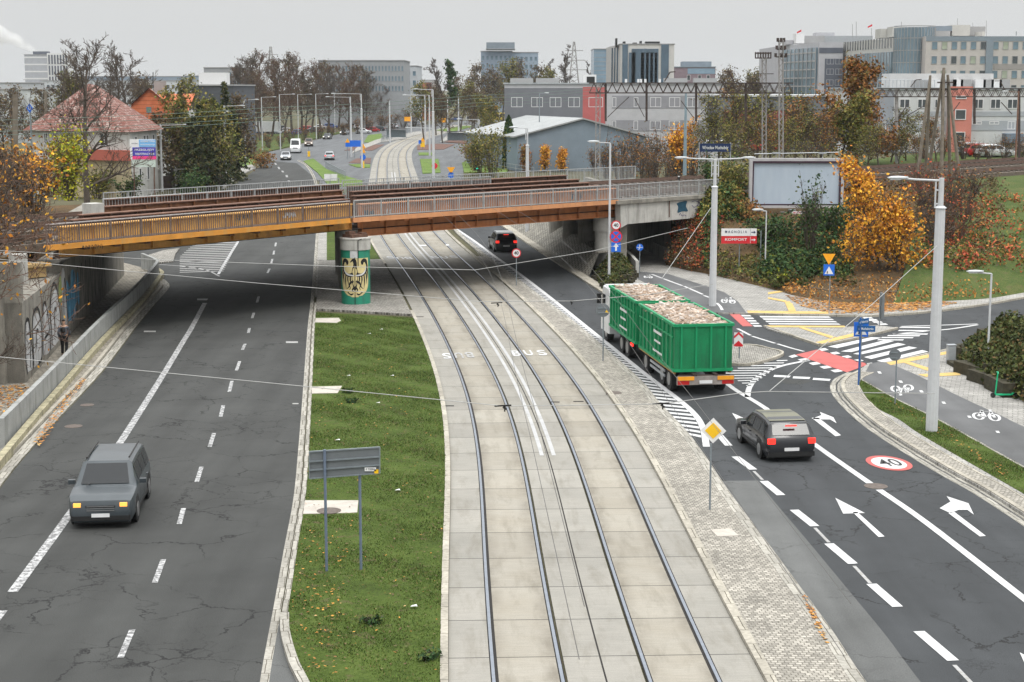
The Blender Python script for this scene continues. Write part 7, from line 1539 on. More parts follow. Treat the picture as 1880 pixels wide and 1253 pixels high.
def skel(seed,h,trunk,spread,r0,n1=9,n2=6,n3=5,n4=3,up=.55,tw=.018,lean=0):
    r=random.Random(seed);T=MB();W=MB();tips=[]
    def rv():return Vector((r.gauss(0,1),r.gauss(0,1),r.gauss(0,1))).normalized()
    def br(p,d,L_,rad,lv):
        n=4 if lv<2 else (3 if lv<3 else 2);pts=[p.copy()];q=p.copy();dd=d.copy()
        for i in range(n):
            dd=(dd+rv()*(.16+.08*lv)+Vector((0,0,.08 if lv else 0))).normalized();q=q+dd*(L_/n);pts.append(q.copy())
        rr=[max(tw,rad*(1-.75*i/n)) for i in range(n+1)];(T if lv<2 else W).tube(pts,rr,(7,5,4,3,3)[min(lv,4)],False)
        return pts,rr,dd
    def rec(p,d,L_,rad,lv):
        pts,rr,dd=br(p,d,L_,rad,lv)
        cnt=(n1,n2,n3,n4,0)[lv]
        if cnt==0 or lv>=4:tips.append(pts[-1]);tips.append(pts[len(pts)//2]);return
        for k in range(cnt):
            f=(.18 if lv else trunk)+(1-(.18 if lv else trunk))*(k+r.random()*.8)/cnt;f=min(f,.99);x=f*(len(pts)-1);i=int(x);q=pts[i].lerp(pts[i+1],x-i)
            ax=rv();side=(ax-dd*ax.dot(dd)).normalized()
            if lv==0:a=k*2.4+r.random();side=Vector((math.cos(a),math.sin(a),0));L2=h*spread*(1.15-.75*f)*r.uniform(.8,1.15);nd=(side+Vector((0,0,up+.7*f))).normalized()
            else:L2=L_*r.uniform(.38,.62);nd=(dd*.75+side*.75+Vector((0,0,.12))).normalized()
            rec(q,nd,L2,max(tw,rr[i]*.55),lv+1)
    rec(Vector((0,0,-.1)),Vector((lean,0,1)).normalized(),h,r0,0)
    return T,W,tips
def tree(name,label,cat_,loc,seed,h,trunk=.25,spread=.38,r0=None,leaves=None,nl=0,ls=.15,jit=.35,group=None,bark=None,tw=.018,n=(9,6,5,3),up=.55,lean=0,tipf=1.):
    t=proto(name,label,cat_,group);T,W,tips=skel(seed,h,trunk,spread,r0 or h*.018,*n,up=up,tw=tw,lean=lean)
    T.build('trunk',BARK,t);W.build('branches',bark or TWIG,t)
    if leaves is not None and nl:
        tp=np.array([p[:] for p in tips]);k=rng.integers(0,len(tp),nl);cl=rng.normal(size=(nl,3))*jit;quads('crown',tp[k]+cl,ls,leaves,t)
    t.location=loc;return t
def base(px,Y,z=0): return (XP(px,Y),Y,z)
# --- far bare woodland, several moulds
GT='bare trees beyond the left road'
BT=[tree('bare_tree',None,'tree',(0,-500,0),20+i,18,.22,.36,None,None if i%2 else LM_BR,0 if i%2 else 700,.26,.5,GT,TWIG if i%3 else TWIGR,.035,(13,7,5,3)) for i in range(4)]
sp=[(430,345,128),(447,330,118),(462,350,104),(480,362,108),(497,340,116),(515,370,112),(534,352,106),(552,372,110),(570,350,118),(588,378,124),(603,356,120),(620,372,128),(638,360,122),(655,384,126),(672,372,130),(690,400,132),(706,388,136),(722,420,132),(738,430,140),(752,445,134),(640,330,150),(600,325,146),(560,320,142),(520,322,140),(475,318,138),(445,312,146),(665,345,155),(700,365,160),(770,470,150),(790,500,158),(712,430,150),(734,440,152),(762,430,148),(782,455,154),(800,460,156),(690,440,146)]
for i,(px,Y,yt) in enumerate(sp):
    Y=Y+60+(px-430)*.35;z=ZP(yt,Y);s=z/18*.95;lab='bare brown tree in the wood left of centre beyond the lamp posts'
    b=BT[i%4]
    if i<4:b.location=base(px,Y);b.scale=(s,s,s);b['label']=lab;b.rotation_euler=(0,0,i)
    else:dup(b,base(px,Y),i*1.7,lab,s)
GT2='pale autumn trees far behind the junction'
AT=[tree('autumn_tree',None,'tree',(0,-500,0),40+i,14,.25,.36,None,LM_OL if i<1 else LM_BR,(2000,1200,1500)[i],.3,.6,GT2,TWIG,.035,(9,6,4,3)) for i in range(3)]
sp=[(778,400,168),(800,440,170),(812,380,186),(845,470,165),(866,420,172),(882,390,182),(898,350,190),(905,520,140),(890,560,132),(925,540,130),(950,560,126),(975,570,134),(1000,560,142),(870,520,150),(845,520,152),(915,330,196),(1325,420,150),(1345,430,142),(1368,440,146),(1385,420,152),(1330,300,172),(150,330,158),(260,300,160),(285,280,170),(345,290,165),(20,300,176),(60,280,180),(110,330,165),(0,260,190)]
for i,(px,Y,yt) in enumerate(sp):
    s=ZP(yt,Y)/14*1.03;lab='olive tinted thin tree in the hazy background, one of many';b=AT[i%3]
    if i<3:b.location=base(px,Y);b.scale=(s,s,s);b['label']=lab
    else:dup(b,base(px,Y),i*1.3,lab,s)
# tall poplar with mistletoe
t=tree('poplar','tall bare poplar full of dark mistletoe balls right of centre','tree',base(826,430),61,ZP(106,430),.15,.2,None,None,0,.2,.3,None,TWIG,.04,(12,6,5,3),1.2)
rr=random.Random(5)
for i in range(26):
    z=rr.uniform(.42,.95)*ZP(106,430);a=rr.uniform(0,6.3);ra=rr.uniform(.5,3.4)*(1.2-z/ZP(106,430));quads('mistletoe',np.array([ra*math.cos(a),ra*math.sin(a),z])+rng.normal(size=(90,3))*rr.uniform(.3,.55),.35,LM_GR,t)
for px,Y,yt,sd,lab in ((1032,590,92,62,'tall bare poplar left of the horizon pylon above the grey building'),(1046,600,100,63,'tall bare poplar right beside the pylon above the grey building'),(1020,620,112,64,'shorter bare tree left of the tall poplars above the grey building'),(1100,600,118,65,'bare poplar in front of the pale blue glass office')):
    tree('poplar',lab,'tree',base(px,Y),sd,ZP(yt,Y),.1,.2,None,None,0,.2,.3,None,TWIG,.06,(11,6,5,2),1.1)
# left side individual trees
tree('bare_tree','big bare tree with dark trunk standing in front of the old white house','tree',base(152,150),71,ZP(112,150),.22,.42,.33,None,0,.2,.3,None,TWIG,.022,(11,7,5,3),.6)
for px,Y,yt,sd,lab in ((205,262,112,72,'bare tree behind the ridge of the old house, left of a wider one'),(238,268,118,73,'wide bare tree behind the orange gable house roof'),(118,250,130,74,'bare tree directly behind the old house, leftmost of three')):
    tree('bare_tree',lab,'tree',base(px,Y),sd,ZP(yt,Y),.2,.4,None,None,0,.2,.3,None,TWIG,.035,(10,6,5,3))
def conifer(label,px,Y,yt,wd,seed):
    h=ZP(yt,Y);t=proto('conifer',label,'tree');r=random.Random(seed);m=MB();m.tube([(0,0,0),(0,0,h*.97)],[.25,.03],6);m.build('trunk',BARK,t);B=MB();C=[];n=int(h*7)
    for i in range(n):
        f=(i+r.random())/n;z=h*(.06+.92*f);L_=wd*(1-f)**.8*r.uniform(.7,1.15)+.15;a=i*2.4+r.random();d=Vector((math.cos(a),math.sin(a),-.12-.25*(1-f)));p0=Vector((0,0,z));p1=p0+d*L_;B.tube([p0,p1],[.05,.015],3,False)
        k=int(14+L_*26);u=np.array([r.random()**.7 for _ in range(k)])[:,None];pp=np.array(p0[:])+(np.array(p1[:])-np.array(p0[:]))*u+rng.normal(size=(k,3))*np.array([.22,.22,.14])*(.4+L_*.22);C.append(pp)
    B.build('branches',BARK,t);quads('crown',np.concatenate(C),.24,LM_CO,t,asp=1.8);t.location=base(px,Y);return t
for i,(px,Y,yt,wd,lab) in enumerate(((331,212,164,2.6,'dark spruce between the orange gable house and the warehouse'),(412,236,148,2.2,'tallest dark spruce in front of the blank warehouse'),(366,205,186,3.0,'broad conifer in the middle of the dark group by the left pavement'),(390,214,176,2.8,'conifer left of the tallest spruce, behind the twin lamp posts'),(348,200,215,2.8,'low wide conifer at the left edge of the dark group'),(425,226,190,2.4,'conifer at the right end of the dark group by the road'),(378,196,228,3.0,'lowest wide conifer near the grey sign back'))):conifer(lab,px,Y,yt,wd,i)
def shrub(name,label,cat_,loc,r,h,n,ls,lm,seed=1,stems=7,group=None,tw=.012,fill=1.,dens=0):
    """multi stem shrub: stems, twigs and leaf clumps"""
    q=random.Random(seed);t=proto(name,label,cat_,group);T=MB();tips=[]
    for i in range(stems):
        a=q.uniform(0,6.3);e=Vector((math.cos(a)*r*q.uniform(.3,.95),math.sin(a)*r*q.uniform(.3,.95),h*q.uniform(.55,1)));b=Vector((math.cos(a)*r*.15,math.sin(a)*r*.15,-.1));md=b.lerp(e,.5)+Vector((0,0,h*.12));T.tube([b,md,e],[.03+h*.008,.02+h*.004,tw],4,False)
        for k in range(7):
            s=b.lerp(md,q.random()) if k<2 else md.lerp(e,q.random());e2=s+Vector((q.gauss(0,1)*r*.3,q.gauss(0,1)*r*.3,abs(q.gauss(0,1))*h*.2));T.tube([s,e2],[tw*1.4,tw],3,False);tips.append(e2)
            for j in range(4):e3=s.lerp(e2,.4+.6*q.random())+Vector((q.gauss(0,1)*r*.16,q.gauss(0,1)*r*.16,q.gauss(.3,.8)*h*.1));T.tube([s.lerp(e2,.5),e3],[tw,tw*.8],3,False);tips.append(e3)
        tips.append(e)
    T.build('stems',TWIGR if lm in(LM_RD,) else TWIG,t)
    if n:
        tp=np.array([p[:] for p in tips]);k=rng.integers(0,len(tp),n);C=tp[k]+rng.normal(size=(n,3))*np.array([r*.15,r*.15,h*.09])*fill;C[:,2]=np.maximum(C[:,2],.03);quads('foliage',C,ls,lm,t)
    t.location=loc;return t
# left edge shrubs on the railway plateau
shrub('tree','yellow and green leaved small tree at the left end of the far bridge railing','tree',base(118,121,4.6),1.7,4.3,2000,.16,LM_YG,3,14)
shrub('tree','orange leaved small tree at the left edge behind the tracks, below the line pole','tree',base(50,104,4.6),2.2,3.9,1100,.15,LM_OR,4,26)
shrub('tree','orange and brown shrub at the far left edge of the picture','tree',base(4,98,4.6),1.9,4.,800,.14,LM_RU,5,26)
shrub('shrub','rusty brown shrub left of the big bare tree trunk','shrub',base(85,128,4.4),2.,3.6,1300,.16,LM_RU,6,12)
tree('bare_tree','twiggy bare tree overhanging the graffiti wall at the left edge','tree',(-22.9,68.8,0),81,8.,.1,.5,.12,LM_OR,420,.13,.3,None,TWIGR,.011,(11,7,5,3),.25,.05)
tree('bare_tree','second twiggy tree leaning over the wing wall with few orange leaves','tree',(-24.0,73.6,5.0),82,4.6,.05,.6,.09,LM_OR,300,.12,.3,None,TWIGR,.010,(10,7,5,3),.3,.0)
tree('bare_tree','third bare twiggy tree at the left edge in front of the side wall','tree',(-23.3,66.,0),83,6.4,.05,.5,.1,LM_OR,60,.12,.3,None,TWIG,.010,(13,8,5,3),.3)
tree('bare_tree','bare twiggy tree on the wall top at the left edge above the bearing shelf','tree',(-25.2,80.,4.8),84,4.6,.05,.6,.1,LM_OR,160,.12,.3,None,TWIG,.011,(13,8,5,3),.3)
shrub('shrub','twiggy brown shrub on the tracks edge at far left above the wall','shrub',(-27.5,84,4.7),2.6,3.4,500,.13,LM_RU,85,30)
for px,Y,r_,h,n,lm,sd,lab in ((170,190,2.,3.2,900,LM_OL,7,'olive shrub below the advertising board'),(230,188,1.6,2.4,700,LM_GR,8,'green shrub beside the pale banner fence'),(355,188,1.7,2.6,1500,LM_GR,9,'rounded green shrub beside the stone gate pillars'),(398,250,2.,2.2,900,LM_OL,10,'olive hedge clump by the left pavement'),(480,262,2.6,2.3,900,LM_RU,11,'brown shrub at the bend of the left verge'),
   (885,240,2.6,5.,1500,LM_OL,12,'olive shrub left of the cypress'),(905,236,2.8,6.,1400,LM_OL,13,'taller olive shrub just left of the cypress'),(868,262,2.,3.8,900,LM_RU,14,'brown twiggy shrub near the black traffic light')):
    shrub('shrub',lab,'shrub',base(px,Y),r_,h,n,.2,lm,sd,9)
# cypress and small orange trees by the hall
t=proto('cypress','dark green columnar cypress at left corner of the blue-grey hall','tree');m=MB();m.tube([(0,0,0),(0,0,7.5)],[.15,.03],6);m.build('trunk',BARK,t);n=5200;z=rng.uniform(0,1,n);ra=1.05*np.sqrt(np.clip(1-(z*1.02-.0)**2.2,0,1))*np.sqrt(rng.uniform(.35,1,n));a=rng.uniform(0,6.283,n);quads('crown',np.stack([ra*np.cos(a),ra*np.sin(a),.2+z*8.2],1),.22,LM_GR,t);t.location=base(934,258)
for px,yt,lab in ((965,272,'small orange tree left of its two neighbours in front of the hall'),(1001,270,'small orange conical tree in the middle before the hall'),(1030,278,'smallest orange tree right of two before the hall')):
    tree('young_tree',lab,'tree',base(px,249.5),int(px),ZP(yt,249)*1.,.1,.2,.05,LM_OR if px!=965 else LM_RU,1300,.2,.3,None,TWIG,.015,(9,5,4,2),1.)
# bare shrubs between hall and bridge end
GB2='bare brown shrubs behind the bridge railing at right'
sb_=[shrub('shrub',None,'shrub',(0,-500,0),2.2,5.4,300,.2,LM_RU,30+i,14,GB2,.018) for i in range(3)]
sp=[(1115,232,4.2),(1138,228,5.4),(1160,236,5.),(1182,224,5.),(1205,230,5.6),(1228,222,5.4),(1250,228,5.4),(1272,214,6),(1095,240,3.4),(1148,215,4),(1196,212,4.),(1235,208,4.2)]
for i,(px,Y,h) in enumerate(sp):
    lab='bare brown shrub in the row behind the right end of the bridge railing';s=h/5.4
    if i<3:sb_[i].location=base(px,Y);sb_[i].scale=(s,s,s);sb_[i]['label']=lab
    else:dup(sb_[i%3],base(px,Y),i*1.1,lab,s)
# yard trees right of the station sign
shrub('young_tree','bright orange-yellow young tree beside the blue-grey mast','tree',base(1256,190,3.5),1.5,4.6,1700,.2,LM_OR,50,10)
GY='olive and bare small trees around the station sign'
ys=[tree('young_tree',None,'tree',(0,-500,0),90+i,8,.12,.42,None,(LM_OL,LM_OL,LM_RU)[i],(1500,700,900)[i],.17,.4,GY,TWIG,.02,(10,6,4,3)) for i in range(3)]
sp=[(1322,176,196),(1345,170,190),(1368,182,186),(1392,172,196),(1418,178,188),(1440,168,200),(1462,176,192),(1485,170,206),(1508,166,214),(1340,156,240),(1372,158,236),(1405,160,230),(1440,156,236),(1475,158,228),(1512,160,226),(1300,176,226),(1640,176,214),(1618,168,232),(1668,180,224),(1700,184,232),(1725,178,226),(1600,160,244),(1655,170,250),(1690,172,256)]
for i,(px,Y,yt) in enumerate(sp):
    s=(ZP(yt,Y)-4.7)/8*1.05;lab='small olive or bare tree among the scrub behind the billboard';b=ys[i%3]
    if i<3:b.location=base(px,Y,4.7);b.scale=(s*1.1,s*1.1,s);b['label']=lab
    else:dup(b,base(px,Y,4.7),i*1.9,lab,(s*1.15,s*1.15,s))
t=tree('oak','tall conical tree with rust orange top and olive lower leaves','tree',base(1578,172,4.7),120,ZP(133,172)-4.7,.06,.36,.2,LM_RU,7500,.23,.4,None,TWIG,.02,(15,7,5,3),.35);m_=[c for c in t.children if c.name.startswith('crown')][0]
tree('oak','olive leaved tree beside the tall rust topped one','tree',base(1548,166,4.7),121,6.2,.08,.42,.12,LM_OL,3200,.2,.4,None,TWIG,.018,(11,6,5,3),.4)
# mound of leaves low down on plateau edge (uncountable undergrowth)
def surf(T,C,n,nr=None):
    """random points on the ruled embankment between toe and crest lines"""
    A=cat(T,5);B=cat(C,5);k=len(A);i=rng.integers(0,k-1,n);f=rng.random(n);t=rng.random(n)
    a=np.array([p[:] for p in A]);b=np.array([p[:] for p in B]);pa=a[i]*(1-f[:,None])+a[i+1]*f[:,None];pb=b[i]*(1-f[:,None])+b[i+1]*f[:,None];return pa+(pb-pa)*t[:,None],t
T_,C_=EMB[0],EMB[1]
def thicket(name,px0,px1,y0,y1,n,hh,ls,lm,cl=70,zoff=0.,sel=None):
    """clumped leaves on the slope, limited to where the slope is seen between columns px0..px1"""
    P_,t=surf(T_,C_,n*40//cl);rayd=P_-np.array([0,0,H]);ct,st=math.cos(TILT),math.sin(TILT);dep=rayd[:,1]*ct-rayd[:,2]*st;px=CX+F*rayd[:,0]/dep;py=CY-F*(rayd[:,1]*st+rayd[:,2]*ct)/dep
    k=(px>px0)&(px<px1)&(py>y0)&(py<y1)&~((px>1308)&(px<1400)&(py>418)&(hh>.5))&~((px>1366)&(px<1556)&(py<388+hh*34)&(py>345))&~((px>1444)&(px<1472)&(py>400)&(rng.random(len(px))<.8));P_=P_[k]
    if len(P_)==0:return
    rad=rng.uniform(.35,.95,len(P_));idx=rng.integers(0,len(P_),n);d=rng.normal(size=(n,3));d/=np.linalg.norm(d,axis=1)[:,None];q=P_[idx]+d*rad[idx][:,None]*rng.uniform(.5,1,n)[:,None]*np.array([1,1,.9*hh]);q[:,2]+=hh*.55+zoff
    o=quads(name,q,ls,lm);tag(o,kind='stuff')
thicket('undergrowth',1300,1560,330,520,17000,1.1,.17,LM_GR,200);thicket('undergrowth',1290,1480,330,420,9000,1.2,.16,LM_OL,220);thicket('undergrowth',1290,1330,360,500,3200,.8,.12,LM_RD,160);thicket('undergrowth',1330,1600,330,470,5500,1.,.14,LM_RU,160);thicket('undergrowth',1380,1560,440,530,7000,.7,.15,LM_HD,160);thicket('undergrowth',1400,1560,470,525,900,.8,.13,LM_YG,60)
thicket('undergrowth',1700,1950,385,510,8500,1.3,.14,LM_RD,190);thicket('undergrowth',1690,1950,380,510,8000,1.2,.13,LM_OL,190);thicket('undergrowth',1560,1840,345,500,9000,1.4,.13,LM_BR,160);thicket('undergrowth',1560,1740,345,470,3500,1.2,.13,LM_RU,160);thicket('undergrowth',1222,1330,385,510,3000,.7,.12,LM_RD,90);thicket('undergrowth',1222,1330,385,510,3600,.7,.12,LM_BR,120);thicket('undergrowth',1300,1420,470,530,2600,.4,.11,LM_OL,60)
GS='bare brown shrubs on the slope right of the maple'
ss=[shrub('shrub',None,'shrub',(0,-500,0),1.9,3.4,200,.13,LM_RD if i else LM_RU,200+i,15,GS,.012) for i in range(2)]
for i,(px,yy,z) in enumerate(((1712,420,3.2),(1740,400,3.8),(1768,392,4.),(1750,440,2.6),(1722,455,2.2),(1700,380,4.2))):
    g=G(px,yy,z);lab='bare reddish brown shrub on the slope right of the orange maple'
    if i<2:ss[i].location=g-Vector((0,0,.5));ss[i]['label']=lab
    else:dup(ss[i%2],g-Vector((0,0,.5)),i,lab,R.uniform(.85,1.15))
for px,yy,z,r_,h,n,lm,sd,lab in ((1488,470,1.6,1.1,4.4,650,LM_GR,301,'slender green shrub rising in front of the billboard corner'),(1340,380,3.8,1.6,3.2,1500,LM_OL,302,'olive shrub covering the right end of the bridge railing'),(1318,352,4.6,1.5,2.6,1300,LM_GR,303,'green shrub against the end of the bridge railing'),(1260,446,1.6,1.1,2.2,900,LM_RD,304,'crimson shrub above the graffitied low wall by the tunnel'),(1290,478,.6,1.2,2.2,800,LM_RD,305,'red leaved shrub right of the tunnel mouth wall'),(1530,430,2.6,1.8,2.0,1900,LM_GR,306,'dense green shrub left of the orange maple'),(1420,450,2.0,2.,2.0,2000,LM_GR,307,'dense green shrub below the middle of the billboard'),(1375,420,2.6,1.4,1.9,1100,LM_RU,308,'brown shrub left of the billboard column')):
    shrub('shrub',lab,'shrub',G(px,yy,z)-Vector((0,0,.3)),r_,h,n,.14,lm,sd,11)
# orange maple: three stems
g=G(1612,505,.9)
tree('maple','large orange-yellow maple right of the billboard shedding leaves','tree',(g.x+.15,g.y,.3),141,P(1612,312,g.y).z-.3,.1,.33,.13,LM_OR,3600,.14,.33,None,TWIG,.016,(12,6,5,2),.4)
g=G(1650,512,.7);tree('maple','smaller orange maple right beside the large one','tree',(g.x,g.y,.4),142,4.6,.15,.42,.1,LM_OR,2000,.15,.3,None,TWIG,.014,(10,6,5,2),.4)
g=G(1585,500,.9);tree('maple','leaning orange maple left of the large one','tree',(g.x,g.y,.6),143,4.4,.2,.3,.09,LM_OR,1000,.15,.28,None,TWIG,.014,(8,5,4,2),.6,-.02)
# fallen leaves
def litter(pxs,n,z,ls=.13,kind='leaf_litter',lm=LM_LIT,pw=1.):
    pts=[];k=0
    poly=[G(*p) for p in pxs];xs=[p.x for p in poly];ysn=[p.y for p in poly];out=[]
    while len(out)<n:
        X=rng.uniform(min(xs),max(xs),4*n);Y=rng.uniform(min(ysn),max(ysn),4*n);ins=np.zeros(len(X),bool);j=len(poly)-1
        for i in range(len(poly)):
            a,b=poly[i],poly[j];c=((a.y>Y)!=(b.y>Y))&(X<(b.x-a.x)*(Y-a.y)/((b.y-a.y)+1e-9)+a.x);ins^=c;j=i
        out+=[(x,y,z+abs(rng.normal())*.015) for x,y in zip(X[ins],Y[ins])]
    return quads(kind,np.array(out[:n]),ls,lm,flat_=True,kind='stuff')
litter([(1440,545),(1540,559),(1640,560),(1730,556),(1760,560),(1700,572),(1600,579),(1525,579),(1470,565)],2600,.105,.11);litter([(1500,556),(1720,553),(1690,570),(1560,577)],1500,.11,.11)
thicket('undergrowth',1308,1400,418,520,3800,.34,.11,LM_BR,60);thicket('undergrowth',1308,1400,418,520,3000,.36,.11,LM_GR,60)
P_,t_=surf(T_[4:],C_[4:],15000);k=(t_<.42)&(P_[:,0]<30.5);q=P_[k];q[:,2]+=rng.uniform(.08,.34,len(q));tag(quads('leaf_litter',q,.115,LM_LIT),kind='stuff')
litter([(0,830),(40,760),(60,720),(45,705),(0,712),(-60,760)],700,.035,.1);litter([(60,815),(110,745),(150,700),(160,700),(120,755),(75,825)],260,.11,.09);litter([(1470,1100),(1480,1105),(1500,1140),(1520,1190),(1508,1180)],90,.115,.07)
# grass on the verges
def inpoly(poly,X,Y):
    ins=np.zeros(len(X),bool);j=len(poly)-1
    for i in range(len(poly)):
        a,b=poly[i],poly[j];ins^=((a.y>Y)!=(b.y>Y))&(X<(b.x-a.x)*(Y-a.y)/((b.y-a.y)+1e-9)+a.x);j=i
    return ins
SLABS=[GL(l) for l in ([(550,923),(662,923),(660,952),(545,954)],[(565,713),(632,712),(624,729),(565,730)],[(570,586.5),(628,586),(630,594),(620,599),(570,598)])]
def blades(poly,n,h,w_,z,name='grass'):
    xs=[p.x for p in poly];yy=[p.y for p in poly];X=rng.uniform(min(xs),max(xs),n*3);Y=rng.uniform(max(30,min(yy)),max(yy),n*3);k=inpoly(poly,X,Y);X=X[k][:n];Y=Y[k][:n]
    f=np.sin(X*1.7+np.sin(Y*.9)*2)+np.sin(Y*1.3+X*.8)+np.sin(X*4.1+Y*3.3)*.7+rng.normal(0,.8,len(X));k=f>-1.3
    for sp_ in SLABS:k&=~inpoly(sp_,X,Y)
    X=X[k];Y=Y[k];f=f[k];n=len(X);hh=h*rng.uniform(.4,1.25,n)*(1+.25*np.clip(f,-1,2))
    a=rng.uniform(0,6.283,n);d=np.stack([np.cos(a),np.sin(a),0*a],1)*w_*rng.uniform(.6,1.5,n)[:,None];c=np.stack([X,Y,0*X+z-.01],1);tip=c+np.stack([rng.normal(0,.5,n)*hh,rng.normal(0,.5,n)*hh,hh],1)
    v=np.stack([c-d,c+d,tip],1).reshape(-1,3);me=bpy.data.meshes.new(name);me.vertices.add(3*n);me.vertices.foreach_set('co',v.ravel());me.loops.add(3*n);me.loops.foreach_set('vertex_index',np.arange(3*n));me.polygons.add(n);me.polygons.foreach_set('loop_start',np.arange(n)*3);me.update(calc_edges=True);me.materials.append(LM_GB);o=bpy.data.objects.new(name,me);COL.objects.link(o);tag(o,kind='stuff')
blades(MEDIAN,150000,.05,.013,.11);blades(VERGE,36000,.05,.013,.115)
litter([(545,1130),(560,960),(575,800),(580,620),(750,620),(800,760),(815,900),(805,1100),(795,1253),(575,1253),(540,1180)],1100,.15,.05,lm=LM_BR)
litter([(575,1253),(540,1180),(535,1080),(556,980),(640,1000),(620,1253)],160,.15,.05);litter([(560,960),(575,620),(750,620),(800,760),(815,900),(800,1253),(575,1253)],260,.16,.05);litter([(1600,725),(1690,780),(1850,890),(1850,870),(1690,770)],140,.15,.055)
for px,py,lab in ((640,722,'weed tuft at the end of the middle pale slab'),(646,740,'second weed tuft just below the middle slab'),(685,1146,'bluish weed tuft low on the median'),(790,1212,'weed tuft at lower right corner of median'),(683,1218,None)):
    if lab:g=G(px,py,.1);shrub('weed',lab,'weed',g,.22,.16,150,.08,LM_GR,int(px),5,None,.006)
for i,(px,py) in enumerate(((678,613),(694,740),(620,808),(640,690),(760,1113),(700,605),(720,690),(730,900))):
    g=G(px,py,.17);m=MB();m.poly([g+Vector((a*.09,b*.07,c)) for a,b,c in ((-1,-.6,0),(.2,-1,.02),(1,-.2,0),(.6,.8,.03),(-.5,1,0))]);o=m.build('paper_scrap',S_WHITE,loc=g);tag(o,('white paper scrap on the grass near the pier','white scrap on grass below the middle slab','white scrap on grass above the sign board','white scrap left in upper grass','white scrap at lower right of the grass','small white scrap by the first','white scrap in the middle of grass','white scrap right of the sign board')[i],'litter')
# bare soil patches
# hedge at right and bush by the slim lamp
def mound(name,label,cat_,poly,h,n,ls,lm,z=.1,core=(.02,.022,.012,1),up=.0):
    g=sum(poly,Vector((0,0,0)))/len(poly);t=thing(name,label,cat_,(g.x,g.y,z));xs=[p.x for p in poly];yy=[p.y for p in poly]
    def dist(X,Y):
        d=np.full(len(X),1e9);j=len(poly)-1
        for i in range(len(poly)):
            a=np.array(poly[j][:2]);b=np.array(poly[i][:2]);ab=b-a;pp=np.stack([X,Y],1)-a;tt=np.clip(pp@ab/(ab@ab+1e-9),0,1);d=np.minimum(d,np.linalg.norm(pp-tt[:,None]*ab,axis=1));j=i
        return d
    def hf(X,Y):return h*np.clip(dist(X,Y)/(h*.75),0,1)**.5*(.85+.13*np.sin(X*1.9)+.1*np.sin(Y*1.3+X))
    X=rng.uniform(min(xs),max(xs),n*3);Y=rng.uniform(min(yy),max(yy),n*3);k=inpoly(poly,X,Y);X=X[k][:n];Y=Y[k][:n];Hh=hf(X,Y);Z=z+Hh*rng.uniform(.55,1.08,len(X));Z=np.where(rng.random(len(X))<.35,z+Hh*rng.random(len(X)),Z)
    quads('foliage',np.stack([X,Y,Z],1)+rng.normal(size=(len(X),3))*.05,ls,lm,t)
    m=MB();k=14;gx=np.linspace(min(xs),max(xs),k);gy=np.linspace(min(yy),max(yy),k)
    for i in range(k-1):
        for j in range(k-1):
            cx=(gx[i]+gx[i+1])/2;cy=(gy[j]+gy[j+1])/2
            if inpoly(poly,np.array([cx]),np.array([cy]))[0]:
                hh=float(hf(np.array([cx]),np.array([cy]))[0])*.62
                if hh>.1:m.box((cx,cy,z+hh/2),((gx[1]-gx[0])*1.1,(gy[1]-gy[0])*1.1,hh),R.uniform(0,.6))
    m.build('branches',mat('hedge_inside',(.045,.04,.025,1),.95,.4,4),t);return t  # dark box core added inside the leaves to block gaps, not real branches
mound('hedge','broad dark green and brown hedge at the right edge beside the paved path','hedge',GL([(1757,662),(1772,688),(1822,724),(1885,745),(2080,812),(2080,640),(1960,612),(1880,624),(1810,636)]),1.7,42000,.13,LM_HD)
mound('bush','rounded dark green bush around the slim lamp below the concrete column','bush',GL([(1092,508),(1108,535),(1135,538),(1166,512),(1160,496),(1140,488),(1110,492)]),1.35,5200,.13,LM_HD)
for px,Y,h,lab in ((455,268,1.6,'low dark hedge beside the left road'),):
    pass

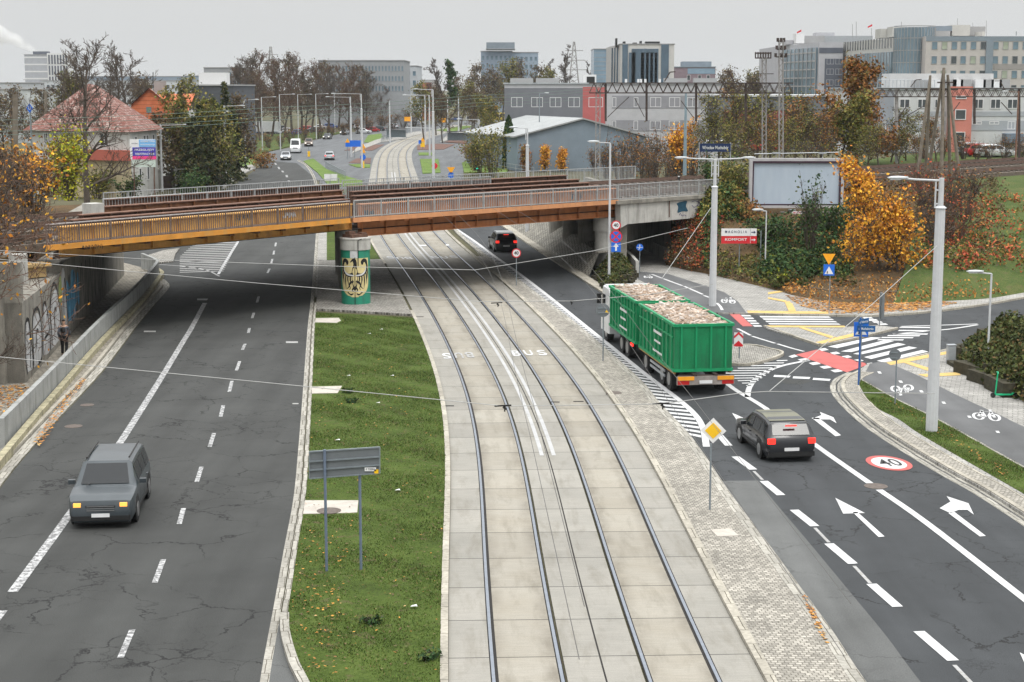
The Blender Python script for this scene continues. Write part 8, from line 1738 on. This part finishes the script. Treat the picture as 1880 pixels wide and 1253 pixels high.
# low curved rail fence, graffitied block, extra autumn trees among the conifers
for k,lab in enumerate(('lowest','second','third','topmost')):
    pp=[p+Vector((0,.03*k,.12+.13*k)) for p in GC([(1462,536),(1490,543),(1525,548),(1580,551),(1650,551)],5)];m=MB();m.tube(pp,.025,5);o=m.build('rail_bar',WOODP,loc=pp[0]);tag(o,'%s of four curved rails of a low fence at the foot of the leafy slope'%lab,'fence rail')
g=G(1442,505,.35);m=MB();m.box(g+Vector((0,.3,.3)),(1.9,.5,.75));gb=m.build('concrete_block',CLITE,loc=g);tag(gb,'low concrete block with black and white graffiti under the billboard','block')
m=MB();m.box(g+Vector((0,.3,.71)),(2.1,.7,.08));m.build('lid',RUST,gb)
strokes('graffiti_outline',lambda u,z:g+Vector((u,.03,z)),[[(-.8,.0),(-.7,.5),(-.5,.1),(-.35,.55)],[(-.2,.05),(-.15,.55),(.1,.5),(.05,.1),(-.2,.05)],[(.3,.05),(.35,.55),(.6,.1),(.75,.5)]],.06,GB,gb)
for px,Y,yt,sd,lm,lab in ((345,208,190,401,LM_OL,'olive leaved tree among the left conifers'),(398,206,196,402,LM_OL,'brownish leaved tree in front of the tallest spruce'),(310,206,214,403,LM_BR,'brown tree left of the spruces beside the orange house'),(430,240,200,404,LM_BR,'brown thin tree right of the conifer group')):
    tree('autumn_tree',lab,'tree',base(px,Y),sd,ZP(yt,Y),.1,.36,None,lm,2600,.24,.5,None,TWIG,.02,(10,6,4,3))
for i,(px,Y,s) in enumerate(((440,322,.5),(462,330,.6),(492,345,.5),(512,352,.45),(532,372,.6),(556,392,.5),(585,410,.6),(606,425,.5),(450,300,.45),(630,440,.6),(655,455,.7),(680,470,.7),(700,490,.8),(720,500,.8),(740,520,.9),(760,540,.9))):
    dup(sb_[i%3],base(px,Y),i*1.4,'low brown shrub along the far verge below the bare wood',(s*1.6,s*1.2,s),'low brown shrubs under the bare wood')
for i,(px,Y,s) in enumerate(((1700,186,.45),(1735,184,.4),(1775,184,.4),(1800,183,.35),(1822,183,.3),(1850,184,.4),(1880,184,.45),(1910,184,.5))):
    dup(sb_[i%3],base(px,Y,4.8),i*1.4,'low rusty brush along the far side of the tracks at right',(s*1.5,s*1.2,s),'low rusty brush beyond the tracks')
# thin air between here and the skyline
hz=N('haze',1.);hz.t.nodes.remove(hz.b);vp=hz.n('VolumePrincipled');vp.inputs['Color'].default_value=(.80,.86,.93,1);vp.inputs['Density'].default_value=.00008;vp.inputs['Anisotropy'].default_value=.2
hz.l(vp.outputs[0],next(n for n in hz.t.nodes if n.type=='OUTPUT_MATERIAL').inputs['Volume'])
mb=MB();mb.box((0,900,24.),(2400,2400,52));o=mb.build('haze',hz.m);tag(o,kind='stuff')
